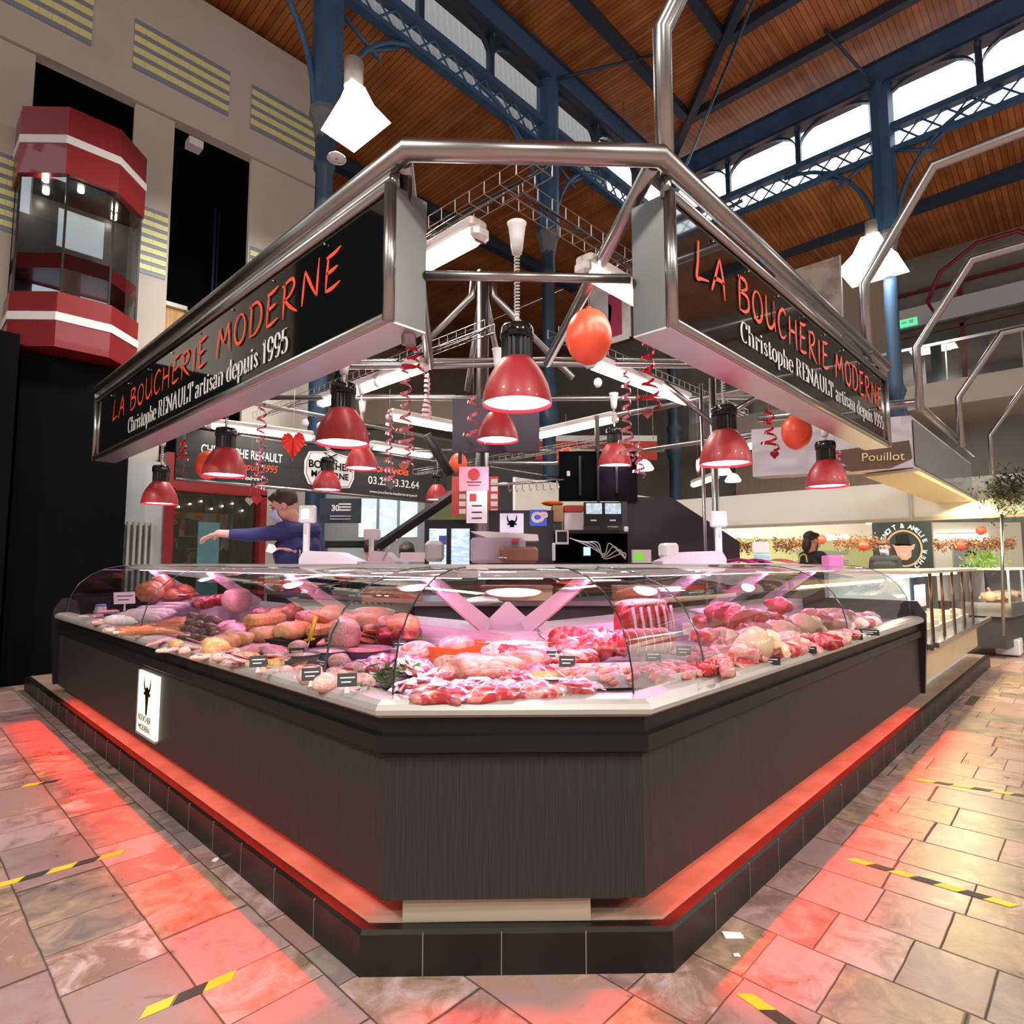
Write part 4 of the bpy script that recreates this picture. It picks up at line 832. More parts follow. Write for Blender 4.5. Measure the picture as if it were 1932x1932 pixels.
for i, (p, top, lab, c_) in enumerate(lamps):
    t = proto if i == 0 else copy_tree(proto); t.location = p; t['label'] = lab; t['group'] = 'red pendant lamps over the counters'; rest.append((t, top, c_, i))
for t, top, c_, i in rest:
    finish_lamp(t, top, True, bool(c_))
    l = bpy.data.lights.new('pendant_light', 'SPOT'); l.energy = 7; l.color = (1, .62, .86); l.spot_size = R_(120); l.spot_blend = .7; l.shadow_soft_size = .1
    o = bpy.data.objects.new('pendant_light', l); C.objects.link(o); o.location = t.location-Vector((0, 0, .01))
cr = Z(682, 740, 2.9); tag(MB().lathe([(.001, -.02), (.02, -.02), (.03, .03), (.04, .06), (.001, .06)], 14, cr).tube([cr, cr-Vector((0, 0, .3))], .006, 6).build('cord_socket', WHITE), 'white cord socket beside the cap of the second lamp on the left', 'socket')
for x, y, d, lb in ((712, 722, 5.2, 'white round spot beside the left tube light'), (1128, 722, 5, 'small white round spot on the tray at the right'), (576, 798, 6, 'left one of two small white bulbs above the red paper heart'), (604, 804, 6, 'right one of two small white bulbs above the red paper heart')):
    tag(MB().blob(PD(x, y, d), (.035, .035, .04), amp=0).build('spot_bulb', WHITE), lb, 'bulb')

# ================================================================== balloons, hearts and foil spirals
for x, y, rp_, d, lab in ((1111, 640, 43, 3.6, 'largest orange balloon, hanging right of the big lamp'), (1503, 818, 27, 5.0, 'orange balloon under the right sign'), (1068, 866, 17, 6.5, 'small orange balloon in front of the black wall screens'),
                          (865, 877, 17, 6.6, 'small orange balloon left of the centre post'), (392, 880, 22, 5.2, 'orange balloon half hidden behind the third lamp on the left')):
    c = PD(x, y, d); r = rp_/FPX*d; t = thing('balloon', lab, 'balloon', c)
    m = MB(); m.lathe([(.001, -r*1.14)]+[(r*sin(R_(a))*(1-.06*cos(R_(a))), -r*1.14*cos(R_(a))*(1 if a < 90 else 1.18)) for a in range(12, 170, 9)]+[(r*.10, r*1.33), (.001, r*1.36)], 28, c); m.build('latex_skin', BALLOON, t)
    MB().lathe([(.001, 0), (r*.13, 0), (r*.06, r*.08), (r*.12, r*.16)], 10, c+Vector((0, 0, r*1.30))).build('knot', BALLOON, t)
    MB().tube([c+Vector((0, 0, r*1.4)), Vector((c.x, c.y, max(3.0, c.z+.4)))], .0015, 4).build('string', pmat('thin_string', (.5, .3, .3), .6), t)
def heart2(n=22): return [(.062*16*sin(t)**3/16*1, .062*(13*cos(t)-5*cos(2*t)-2*cos(3*t)-cos(4*t))/16) for t in [2*pi*i/n for i in range(n)]]
def heart(x, y, d, sz, lab, mat=None, yaw=0, name='hanging_heart'):
    c = PD(x, y, d); u = (RT*cos(yaw)+Vector((0, 0, 1)).cross(RT)*sin(yaw)).normalized(); k = sz/.124
    t = thing(name, lab, 'heart decoration', c)
    MB().prism([(a*k, b*k) for a, b in heart2()], c, u, (0, 0, 1), .006).build('heart', mat or FOIL, t)
    MB().tube([c+Vector((0, 0, sz*.3)), Vector((c.x, c.y, 2.95))], .0015, 4).build('string', pmat('thin_string', (.5, .3, .3), .6), t)
c = PD(553, 838, 5.4); t = thing('paper_heart', 'large pleated red paper heart in front of the black board', 'heart decoration', c)
m = MB(); N_ = 44; vs = [c+Vector((0, 0, .06))]
for i in range(N_+1):
    a = -pi/2-.12+(2*pi+.24)*i/N_-0; tt = 2*pi*i/N_; hx = .105*sin(tt)**3; hz = .105*(13*cos(tt)-5*cos(2*tt)-2*cos(3*tt)-cos(4*tt))/15*1.25
    vs.append(c+RT*hx+Vector((0, 0, hz))+FW*(.012 if i % 2 else -.012))
m.add(vs, [(0, i+1, i) for i in range(1, N_+1)]); m.build('pleated_paper', pmat('red_paper', (.75, .05, .04), .6), t); MB().tube([c+Vector((0, 0, .1)), Vector((c.x, c.y, 2.95))], .002, 4).build('string', TXTW, t)
for a in ((485, 943, 6.3, .11, 'red and silver heart hanging beside the butcher in a mask', FOIL), (472, 945, 6.35, .10, 'silver heart beside the red one near the butcher', CHROME), (346, 893, 6.6, .06, 'small dark red heart in front of the black board', pmat('dark_red', (.3, .02, .03), .4)),
          (737, 912, 6, .13, 'silver glitter heart in front of the phone number', CHROME), (762, 880, 7, .12, 'dim orange heart behind the spirals on the board', pmat('dim_orange', (.35, .07, .03), .6)), (1221, 781, 4.6, .08, 'dark red heart ending the foil spiral right of the big balloon', pmat('dark_red', (.3, .02, .03), .4)),
          (1461, 858, 5.4, .08, 'red heart hanging left of the round balloon', FOIL), (1232, 825, 6, .05, 'narrow silver heart seen edge on right of the post', CHROME, 1.3), (1317, 880, 5.6, .2, 'long red heart seen edge on left of the right lamp', FOIL, 1.45)):
    heart(*a)
def spiral(x, y0, y1, d, r, lab, mat, turns=5, wd=.012, grow=1.0, gr='foil spirals'):
    a = PD(x, y0, d); b = PD(x, y1, d); L = a.z-b.z; m = MB(); n = turns*14; L_, R__ = [], []
    for i in range(n+1):
        t = i/n; an = turns*2*pi*t; rr = r*(.5+grow*t*.8)*(1+.25*sin(9*t)); p = Vector((a.x+rr*cos(an), a.y+rr*sin(an), a.z-L*t))
        L_.append(p+Vector((0, 0, wd))); R__.append(p-Vector((0, 0, wd))+Vector((cos(an), sin(an), 0))*wd*.6)
    m.add(L_+R__, [(i, i+1, n+2+i, n+1+i) for i in range(n)], True)
    t = thing('foil_spiral', lab, 'hanging decoration', a, gr); m.build('twisted_foil', mat, t); MB().tube([a, Vector((a.x, a.y, 3.0))], .0015, 4).build('string', pmat('thin_string', (.5, .3, .3), .6), t)
for a in ((778, 650, 705, 4.6, .06, 'red foil spiral under the inner end of the left sign', FOIL, 3), (766, 690, 850, 4.8, .05, 'long pink foil spiral crossing the left tube light', FOILP, 7), (735, 775, 915, 5.6, .04, 'pink foil spiral above the phone number', FOILP, 8), (893, 745, 840, 4.5, .055, 'pink foil spiral in front of the purple screen', FOILP, 3),
          (1221, 640, 770, 4.6, .06, 'red foil spiral right of the largest balloon', FOIL, 5), (1180, 700, 870, 4.9, .045, 'thin copper spiral left of the red one', FOILP, 8), (495, 760, 930, 6, .05, 'glittering foil spiral above the butcher', FOILP, 8), (345, 830, 870, 6, .04, 'short foil spiral behind the far end of the left sign', FOIL, 3),
          (1450, 770, 850, 5.4, .05, 'red foil spiral above the hanging red heart', FOIL, 4), (770, 830, 880, 6.4, .04, 'pink foil spiral at the end of the black board', FOILP, 4), (1205, 835, 900, 5.5, .04, 'foil spiral beside the lamp in front of the wall screens', FOILP, 4), (1575, 845, 885, 5.8, .06, 'pink foil spiral in front of the lavender panel', FOILP, 3),
          (806, 705, 790, 4.9, .025, 'white paper spiral hanging between the left tube lights', pmat('pink_white_paper', (.75, .5, .55), .6), 9)):
    spiral(*a)

# ================================================================== board at the back of the stall
t = thing('sign_board', 'wide black board with the shop name, badge and telephone number', 'sign', (4.1, 7.2, 2.33))
MB().box((2.2, 7.2, 2.33), (6.05, 7.24, 2.90)).build('black_panel', pmat('black_board', (.018, .018, .018), .45), t)
MB().tube([(2.2, 7.19, 2.32), (6.05, 7.19, 2.32)], .02, 8).build('bottom_rail', STEEL, t)
ux, uz = (1, 0, 0), (0, 0, 1)
text('CHRISTOPHE RENAULT', .15, (2.45, 7.195, 2.635), ux, uz, TXTW, t, bold=.002, sx=.60)
text('depuis 1995', .13, (2.86, 7.195, 2.50), ux, uz, ORANGE, t, shear=.35, sx=.75)
text('La Boucherie Moderne', .065, (2.55, 7.195, 2.385), ux, uz, TXTW, t, bold=.002)
HEX = [(-.36, .08), (-.30, .21), (-.06, .24), (0, .27), (.06, .24), (.30, .21), (.36, .08), (.36, -.08), (.30, -.21), (.06, -.24), (0, -.27), (-.06, -.24), (-.30, -.21), (-.36, -.08)]
MB().prism(HEX, (4.05, 7.195, 2.62), ux, uz, .004).build('white_badge', PAPER, t)
MB().prism([(a*.93, b*.93) for a, b in HEX], (4.05, 7.19, 2.62), ux, uz, .001).build('badge_line', pmat('grey_line', (.2, .2, .2), .5), t); MB().prism([(a*.9, b*.9) for a, b in HEX], (4.05, 7.187, 2.62), ux, uz, .001).build('badge_field', PAPER, t)
text('BOUCHER', .135, (4.05, 7.184, 2.63), ux, uz, BLACKM, t, align='CENTER', bold=.003); text('MODERNE', .115, (4.05, 7.184, 2.51), ux, uz, BLACKM, t, align='CENTER', bold=.003); text('artisan', .08, (4.05, 7.184, 2.435), ux, uz, ORANGE, t, align='CENTER', shear=.4)
m = MB(); m.tube([(3.95, 7.18, 2.74), (4.14, 7.18, 2.84)], .008, 6); m.tube([(4.15, 7.18, 2.74), (3.96, 7.18, 2.84)], .008, 6); m.build('crossed_knives', BLACKM, t)
text('COMMANDES', .10, (5.0, 7.195, 2.68), ux, uz, ORANGE, t, align='CENTER', bold=.003); text('03.25.73.32.64', .15, (5.07, 7.195, 2.50), ux, uz, TXTW, t, align='CENTER', bold=.001); text('www.boucherie-moderne-troyes.fr', .058, (5.07, 7.195, 2.375), ux, uz, TXTW, t, align='CENTER')

def flat(name, label, cat, x0, y0, x1, y1, d, mat, th=.03, parent=None, rim=None):     # upright panel seen square on: pixel corners at a real distance
    a = PD(x0, y1, d); b = PD(x1, y1, d); h = (PD(x0, y0, d)-a).z; u = Vector((RT.x, RT.y, 0))
    t = parent or thing(name, label, cat, (a+b)/2)
    M = frameM(a, u); L = (b-a).length
    MB().box((0, 0, 0), (L, th, h), M).build('panel' if not parent else name, mat, t)
    return t, a, u, L, h, M
def inb(M, x0, z0, x1, z1, mat, t, name='print', y=-.004): return MB().box((x0, y, z0), (x1, 0, z1), M).build(name, mat, t)
# purple screen and wall screens seen from behind
t, a, u, L, h, M = flat('ceiling_screen', 'dark purple screen hanging at the centre post', 'screen', 853, 750, 1018, 852, 4.9, pmat('purple_black_back', (.035, .012, .04), .35), .05)
inb(M, .05, -.1, .08, .02, BLACK, t, 'bracket'); MB().box((L/2-.03, .02, h), (L/2+.03, .05, h+.3), M).build('hanger', BLACK, t)
t, a, u, L, h, M = flat('menu_screen_pair', 'two black screens seen from behind on the mast right of the post', 'screen', 1055, 850, 1203, 945, 5.7, BLACKM, .05)
inb(M, L*.48, -.02, L*.51, h+.05, BLACK, t, 'hinge', -.03); inb(M, L*.25, h*.1, L*.28, h*.9, BLACK, t, 'rib', -.02); inb(M, L*.72, h*.15, L*.75, h*.9, BLACK, t, 'rib', -.02); inb(M, L*.1, h*.5, L*.14, h*.6, TXTW, t, 'sticker')
MB().box((L/2-.02, .02, h), (L/2+.02, .05, h+.35), M).build('hanger', BLACK, t)
# centre-post notices
t, a, u, L, h, M = flat('pink_notice', 'pink notice with a red seal hanging on the centre post', 'notice', 866, 880, 922, 925, 4.7, pmat('pink_paper', (.80, .42, .50), .7), .004)
c = M @ Vector((L/2, -.004, h*.68)); MB().tube([c, c-Vector((FW.x, FW.y, 0))*.002], .045, 20).build('red_seal', pmat('seal_red', (.45, .05, .05), .6), t); inb(M, L*.25, h*.33, L*.75, h*.37, TDK, t, 'text_line'); inb(M, L*.3, h*.2, L*.7, h*.23, TDK, t, 'text_line')
t, a, u, L, h, M = flat('white_notice', 'white notice with a red box drawing under the pink notice', 'notice', 880, 925, 919, 987, 4.68, PAPER, .004)
inb(M, L*.15, h*.68, L*.48, h*.9, pmat('seal_red', (.45, .05, .05), .6), t, 'box_print'); [inb(M, L*.25, h*q, L*.75, h*(q+.03), BLACKM, t, 'text_line') for q in (.52, .32, .14)]
# black cabinet behind
BLK = pmat('black_cabinet', (.022, .020, .024), .5)
t = thing('service_cabinet', 'black cabinet with bull head plate and card sign behind the centre post', 'cabinet', PD(985, 1060, 5.6))
M = frameM(PD(915, 1060, 5.55)*1, RT); g = PD(915, 1060, 5.55); M = frameM((g.x, g.y, .15), RT); L = (PD(1045, 1060, 5.55)-g).length; h = PD(915, 962, 5.55).z-.15
MB().box((0, 0, 0), (L, .5, h), M).build('body', BLK, t)
x_ = lambda px_: (px_-915)/FPX*5.55; z_ = lambda py_: PD(915, py_, 5.55).z-.15
inb(M, x_(943), z_(1006), x_(988), z_(968), pmat('lilac_white', (.75, .70, .85), .5, emit=(.7, .65, .85), es=.3), t, 'plate')
MB().prism([(q[0]*.085, q[1]*.11) for q in BULL if q[1] > -.3], M @ Vector((x_(966), -.006, z_(992))), RT, (0, 0, 1), .002).build('bull_head', BLACKM, t)
inb(M, x_(1000), z_(992), x_(1032), z_(961), pmat('card_blue', (.05, .10, .50), .4, emit=(.05, .1, .5), es=.3), t, 'card_sign'); text('CB', .12, M @ Vector((x_(1003), -.006, z_(984))), RT, (0, 0, 1), pmat('pink_print', (.9, .7, .75), .5), t, bold=.008)
tag(MB().prism([(0, .62), (.0, 0), (1.05, 0), (1.05, .2), (.42, .62)], Vector(PD(1185, 1062, 5.7)), RT, (0, 0, 1), -.5).build('sloping_cabinet', BLK), 'black cabinet with a sloping top right of the monitor desk', 'cabinet')
t = thing('desk_unit', 'black desk unit carrying the camera monitor', 'desk', PD(1110, 1062, 5.7)); g = PD(1045, 1062, 5.7); M = frameM((g.x, g.y, .15), RT); L2 = (PD(1185, 1062, 5.7)-g).length; hz = lambda py_: PD(1045, py_, 5.7).z-.15
MB().box((0, 0, 0), (L2, .5, hz(1062)), M).build('lower_body', BLK, t); MB().box((0, .45, hz(1062)), (L2, .5, hz(1000)), M).build('back_panel', BLACKM, t); MB().box((0, 0, hz(1006)), (L2, .5, hz(1000)), M).build('shelf', BLK, t)
t, a, u, L, h, M = flat('camera_monitor', 'black monitor showing four grey camera pictures', 'monitor', 1102, 947, 1174, 992, 5.55, BLACK, .04)
for i in range(2): inb(M, .02+i*L/2, h*.5, L/2-.01+i*L/2, h*.95, pmat('grey_camera_view', (.35, .42, .48), .4, emit=(.35, .45, .52), es=.9, noise=(25, (.08, .1, .12), (1, 1, 1), .4, .6)), t, 'camera_view'); inb(M, .06+i*L/2, h*.2, L/2-.06+i*L/2, h*.26, pmat('grey_line_screen', (.3, .35, .4), .4, emit=(.3, .4, .45), es=.5), t, 'caption_line')
inb(M, L*.4, -.06, L*.6, 0, BLACK, t, 'stand')
def small(name, label, cat, x0, y0, x1, y1, d, mat, depth=.1, r=.008):
    a = PD(x0, y1, d); L = (PD(x1, y1, d)-a).length; h = (PD(x0, y0, d)-a).z; return tag(MB().rbox((0, 0, 0), (L, depth, h), r, frameM(a, RT)).build(name, mat), label, cat)
t, a, u, L, h, M = flat('tablet', 'white framed tablet on the black cabinet corner', 'tablet', 1048, 1000, 1073, 1027, 5.4, WHITE, .015); inb(M, .015, .02, L-.015, h-.015, BLACK, t, 'screen')
small('document_stack', 'stack of white folders on the cabinet left of the monitor', 'folders', 1064, 966, 1101, 1001, 5.75, PAPER, .2); small('red_box', 'red and white cardboard box on top of the folders', 'box', 1064, 953, 1101, 966, 5.75, pmat('red_card', (.55, .08, .06), .7), .2)
small('cardboard_box', 'brown box on the cabinet corner', 'box', 1042, 953, 1063, 985, 5.7, CARD, .2); tag(MB().blob(PD(1042, 950, 5.8), (.13, .08, .025), 3, .1).build('orange_cloth', pmat('orange_cloth', (.8, .22, .03), .8)), 'folded orange cloth on top of the black cabinet', 'cloth')
small('card_terminal', 'small white card reader hanging on its cable', 'card reader', 1178, 993, 1186, 1003, 5.5, WHITE, .03)
t, a, u, L, h, M = flat('till_screen', 'small blue touch screen on the desk', 'screen', 1099, 1030, 1116, 1050, 5.5, BLACK, .02); inb(M, .01, .01, L-.01, h-.01, SCREENB, t, 'screen')
t, a, u, L, h, M = flat('scale_display', 'grey terminal with a green screen on the desk', 'screen', 1194, 1037, 1229, 1062, 5.3, WHITE, .05); inb(M, .01, .02, L*.6, h-.02, pmat('green_screen', (.12, .35, .04), .4, emit=(.15, .45, .05), es=.8), t, 'screen')
m = MB()
for k in range(4): m.tube(smoothpoly([PD(1075+k*8, 1015+k*3, 5.5), PD(1110+k*6, 1030-k*2, 5.45), PD(1140, 1045+k*3, 5.5), PD(1150+k*9, 1025+k*6, 5.5), PD(1180, 1055, 5.5)], 6), .005, 5)
tag(m.build('white_cables', pmat('white_cord', (.75, .72, .70), .4)), 'tangle of white cables hanging under the monitor shelf', 'cables', kind='stuff')
small('thermometer_strip', 'white strip with buttons on the cabinet edge', 'strip', 1042, 1024, 1048, 1058, 5.4, WHITE, .02, .002)
# wooden-front slicer / wrapping machine
t = thing('wrapping_machine', 'grey and white wrapping machine standing on the counter before the centre post', 'machine', PD(950, 1062, 4.2)); g = PD(887, 1062, 4.1); M = frameM(g, RT); k = 4.1/FPX
MB().rbox((0, 0, 0), (105*k, .4, 48*k), .02, M).build('body', pmat('grey_casing', (.42, .38, .44), .4), t)
MB().prism([(0, 0), (28*k, 0), (128*k, -6*k), (130*k, -18*k), (50*k, -20*k)][::-1], M @ Vector((0, .02, 60*k)), RT, (0, 0, 1), -.3).build('lid', WHITE, t)
MB().rbox((55*k, -.06, 0), (128*k, .3, 30*k), .02, M).build('drawer_unit', pmat('brown_casing', (.25, .12, .08), .4), t); inb(M, 78*k, 38*k, 92*k, 45*k, pmat('seal_red', (.45, .05, .05), .6), t, 'button', -.07)
MB().tube([M @ Vector((52*k, -.08, 10*k)), M @ Vector((70*k, -.08, 9*k))], .006, 8).build('handle', CHROME, t)
# scales on the counter top
def scale_(px_, ytop, d, lab, bw=80, side=1, back=False):
    b = PD(px_, 1063, d); b.z = 1.395; t = thing('counter_scale', lab, 'scale', b, 'white counter scales'); k = d/FPX; M = frameM(b, RT)
    h = (PD(px_, ytop, d).z-1.395)
    MB().rbox((-.02, -.02, 0), (.02, .02, h*.75), .008, M).tube([M @ Vector((0, 0, h*.5)), M @ Vector((0, 0, h*.8)), M @ Vector((.01, -.0, h*.9))], .022, 10).build('pole', WHITE, t)
    MB().rbox((-14*k, -.03, h*.70), (16*k, .03, h), .01, M).build('display_head', WHITE, t)
    if not back: inb(M, -8*k, h*.76, 6*k, h*.93, SCREENB, t, 'screen', -.034)
    MB().prism([(0, 0), (side*bw*k, 0), (side*bw*k, 5*k), (side*bw*.62*k, 22*k), (side*8*k, 24*k), (0, 10*k)], M @ Vector((side*.02, .1, 0)), RT*1, (0, 0, 1), .30*(1)).build('body', pmat('lilac_white_casing', (.66, .60, .68), .35), t)
scale_(577, 953, 4.2, 'white scale with a blue display at the butcher\'s elbow', 105); scale_(1357, 964, 4.1, 'white scale with a blue display in front of the right post', 115, -1); scale_(700, 998, 5.2, 'white scale seen from behind left of the grey printer', 50, 1, True)
small('label_printer', 'light grey printer hood right of the rear scale', 'printer', 800, 1020, 832, 1060, 4.9, pmat('grey_casing2', (.5, .52, .5), .4), .25, .03)
small('white_cash_box', 'white box on the counter behind the right scale', 'box', 1253, 1024, 1282, 1052, 4.6, WHITE, .2, .02)
small('pink_tub', 'pink plastic tub on the right end of the counter top', 'tub', 1566, 1048, 1593, 1070, 5.3, pmat('pink_plastic', (.8, .25, .6), .4), .15, .01)
small('small_sign_frame', 'white framed picture standing on the counter beside the pink tub', 'frame', 1420, 1022, 1452, 1044, 4.9, PAPER, .02); small('blue_leaflet_box', 'pale blue leaflet holder on the right counter', 'leaflet holder', 1427, 1045, 1456, 1066, 4.7, pmat('pale_blue', (.45, .7, .8), .5), .05)
for x, y, d, c_, lb in ((1385, 1065, 4.2, (.7, .04, .35), 'magenta wrapping paper lying on the counter beside the right scale'), (1415, 1064, 4.4, (.75, .08, .45), 'second magenta wrapping paper, right of the first'), (1462, 1066, 4.5, (.75, .22, .2), 'orange pink wrapping paper right of the magenta sheets')):
    p = PD(x, y, d); p.z = 1.40; m = MB(); vs = []
    for i in range(7):
        for j in range(5): vs.append(p+RT*(i-3)*.045+Vector((FW.x, FW.y, 0))*(j-2)*.05+Vector((0, 0, .035*cos((i-3)*.5)*(1-.1*j))))
    m.add(vs, [(i*5+j, i*5+j+1, i*5+j+6, i*5+j+5) for i in range(6) for j in range(4)], True); tag(m.build('wrapping_paper', pmat(lb[:14], c_, .5)), lb, 'paper')
t, a, u, L, h, M = flat('open_book', 'open white order book on the left counter top', 'book', 755, 1042, 800, 1060, 4.6, PAPER, .03)
m = MB(); m.tube(smoothpoly([PD(722, 1058, 4.8), PD(735, 1035, 4.8), PD(750, 1018, 4.8)], 5), .008, 8); tag(m.build('desk_lamp_arm', CHROME), 'thin curved steel arm between the two left scales', 'arm')
# refrigerator cabinets, menu boards and poster at the back
t, a, u, L, h, M = flat('drinks_fridge', 'black framed glass door fridge with blue light inside', 'fridge', 800, 980, 893, 1075, 7.6, BLACK, .5)
inb(M, L*.1, .03, L*.45, h*.82, pmat('fridge_glow', (.55, .65, .85), .3, emit=(.5, .65, .95), es=.8, noise=(7, (.12, .12, .2), (1, 1, 3), .42, .55)), t, 'glass_door', -.01); inb(M, L*.55, .03, L*.92, h*.82, pmat('fridge_glow', (.55, .65, .85), .3), t, 'glass_door', -.01); inb(M, L*.3, h*.5, L*.45, h*.68, pmat('fridge_badge', (.08, .08, .4), .4), t, 'badge', -.02)
for i, x in enumerate((852, 912)):
    t, a, u, L, h, M = flat('menu_board', ['red and white menu board left of the notices', 'red and white menu board right of the notices'][i], 'menu board', x, 898, x+28, 973, 7.4, pmat('menu_red', (.62, .08, .07), .6), .03)
    for k in range(5): inb(M, L*.5, h*(.05+.19*k), L*.95, h*(.17+.19*k), PAPER, t, 'menu_text')
t, a, u, L, h, M = flat('wall_poster', 'dark blue poster with white lettering below the black board', 'poster', 603, 940, 681, 987, 7.6, pmat('poster_navy', (.02, .03, .05), .5, noise=(5, (.03, .08, .05), (1, 1, 1), .5, .7)), .01)
text('30', .10, M @ Vector((L*.28, -.004, h*.5)), RT, (0, 0, 1), TXTW, t, bold=.004); [inb(M, L*.45, h*(.5+q*.12), L*.75, h*(.56+q*.12), TXTW, t, 'text_line') for q in range(3)]; [inb(M, L*.25, h*(.15+q*.12), L*.75, h*(.18+q*.12), TXTW, t, 'text_line') for q in range(2)]
t, a, u, L, h, M = flat('shopfront', 'white and glass shop front seen behind the butcher', 'shop front', 605, 928, 800, 1075, 10.5, GREYW, .05)
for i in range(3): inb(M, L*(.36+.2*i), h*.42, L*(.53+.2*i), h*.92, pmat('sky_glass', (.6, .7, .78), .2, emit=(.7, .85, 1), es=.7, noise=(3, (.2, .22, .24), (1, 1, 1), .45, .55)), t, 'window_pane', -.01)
inb(M, L*.02, h*.3, L*.62, h*.37, BLACK, t, 'shelf_rail', -.1); inb(M, L*.08, h*.05, L*.5, h*.28, pmat('pale_blue_boxes', (.4, .48, .5), .6, noise=(3, (.5, .5, .48), (1, 1, 1), .4, .6)), t, 'shelf_goods', -.1)
m = MB(); m.tube([PD(715, 1030, 8), PD(905, 900, 7.6)], .07, 4, sm=False); tag(m.build('stair_stringer', BLK), 'black sloping stair stringer under the right end of the board', 'stringer')
t, a, u, L, h, M = flat('green_back_wall', 'olive green partition behind the drinks fridge', 'partition', 690, 925, 905, 1080, 12, pmat('olive_wall', (.15, .16, .08), .7), .05)
m = MB(); m.tube([PD(805, 820, 5.5), PD(850, 895, 5.6)], .045, 8); tag(m.build('black_strut', BLK), 'dark slanting strut at the right end of the black board', 'strut')
small('hvac_box', 'beige boxed bulkhead high behind the left tube lights', 'bulkhead', 592, 742, 858, 802, 14, pmat('beige_bulkhead', (.32, .27, .19), .7), .3); small('brown_bulkhead_edge', 'brown edge board under the beige bulkhead', 'board', 592, 800, 780, 808, 13.9, pmat('brown_frame', (.22, .10, .04), .5), .2)
for x0, x1, y0, y1 in ((1010, 1240, 832, 868),):
    t, a, u, L, h, M = flat('red_fascia', 'long red fascia with white rim far behind the wall screens', 'fascia', x0, y0, x1, y1, 15, pmat('red_fascia', (.55, .05, .03), .6), .1); inb(M, 0, h, L, h*1.3, TXTW, t, 'white_rim', -.02)
for i, (x, y, d) in enumerate(((1215, 887, 7.5), (1365, 895, 9), (1383, 909, 9.3))):
    p = PD(x, y, d); tag(MB().lathe([(.001, 0), (.11, 0), (.12, .02), (.07, .10), (.02, .13), (.001, .13)], 20, p).build('round_ceiling_light', emat('lamp_bulb_pink_white', (1, .72, .93), 14)), ['round lit lamp below the centre beam', 'left small round light behind the right post', 'right small round light behind the right post'][i], 'light')
# hanging chrome utensil rack
t = thing('utensil_rack', 'chrome rail with hooks hanging above the black cabinet', 'rack', PD(990, 915, 5.2)); m = MB(); m.tube([PD(925, 915, 5.2), PD(1064, 906, 5.6)], .012, 8); m.tube([PD(925, 880, 5.2), PD(1064, 903, 5.6)], .006, 6); m.build('rail', CHROME, t)
for i in range(8): p = PD(960+i*13, 913-i*.8, 5.3); MB().tube(smoothpoly([p, p-Vector((0, 0, .05)), p-Vector((-.02, 0, .07)), p-Vector((-.03, 0, .04))], 4), .004, 5).build('hook', CHROME, t)

# ================================================================== people
def remesh(o, vox, smooth=2):
    r = o.modifiers.new('r', 'REMESH'); r.mode = 'VOXEL'; r.voxel_size = vox; r.use_smooth_shade = True
    if smooth: s_ = o.modifiers.new('s', 'SMOOTH'); s_.iterations = smooth; s_.factor = .5
def capsule(mb, a, b, ra, rb, fl=1):
    a, b = Vector(a), Vector(b); d = (b-a); L = d.length; d.normalize(); pts, rs = [], []
    for i in range(5): q = pi/2*(1-i/4); pts.append(a-d*ra*sin(q)); rs.append(max(.0008, ra*cos(q)))
    for i in range(1, 4): pts.append(a.lerp(b, i/4)); rs.append(ra+(rb-ra)*i/4)
    for i in range(5): q = pi/2*i/4; pts.append(b+d*rb*sin(q)); rs.append(max(.0008, rb*cos(q)))
    mb.tube(pts, rs, 12, flat=fl)
def hand(mb, wrist, tip, nrm, s=1.0, curl=.5):
    w_, t_ = Vector(wrist), Vector(tip); d = (t_-w_).normalized(); n = Vector(nrm); n = (n-d*n.dot(d)).normalized(); sd = d.cross(n)
    pc = w_+d*.05*s; mb.blob(pc, (.048*s, .04*s, .016*s), amp=0, nu=12, nv=8, M=Matrix((d, sd, n)).transposed().to_4x4())
    for i, (L, off) in enumerate(((.066, .030), (.078, .011), (.073, -.009), (.058, -.028))):
        b = w_+d*.088*s+sd*off*s; L *= s; k1 = b+d*L*.45-n*L*.12*curl; k2 = k1+d*L*.28*(1-curl*.4)-n*L*.3*curl; k3 = k2+d*L*.2*(1-curl*.7)-n*L*.3*curl
        capsule(mb, b, k1, .0095*s, .009*s); capsule(mb, k1, k2, .009*s, .008*s); capsule(mb, k2, k3, .008*s, .007*s)
    b = w_+d*.03*s+sd*.032*s; k1 = b+(d*.6+sd*.8-n*.2).normalized()*.035*s; k2 = k1+(d*.9+sd*.3-n*.4).normalized()*.03*s
    capsule(mb, b, k1, .013*s, .011*s); capsule(mb, k1, k2, .011*s, .009*s)
def head(mb, c, face, s=1.0, tilt=0):
    f = Vector(face).normalized(); z = Vector((0, 0, 1)); z = (z-f*z.dot(f)).normalized(); x = z.cross(f); M = Matrix((x, -f, z)).transposed().to_4x4(); M.translation = Vector(); c = Vector(c)
    P = lambda a, b, k: c+x*a*s+f*b*s+z*k*s
    mb.blob(P(0, -.012, .02), (.076*s, .098*s, .098*s), amp=0, M=M); mb.blob(P(0, .028, -.045), (.056*s, .06*s, .07*s), amp=0, M=M)
    capsule(mb, P(0, .085, .005), P(0, .108, -.03), .010*s, .015*s)
    capsule(mb, P(-.025, .085, -.065), P(.025, .085, -.065), .012*s, .012*s); capsule(mb, P(-.03, .078, .035), P(.03, .078, .035), .012*s, .012*s)
    for e in (-1, 1): mb.blob(P(e*.078, -.005, -.005), (.012*s, .022*s, .034*s), amp=0, M=M)
    return P, M, x, f, z
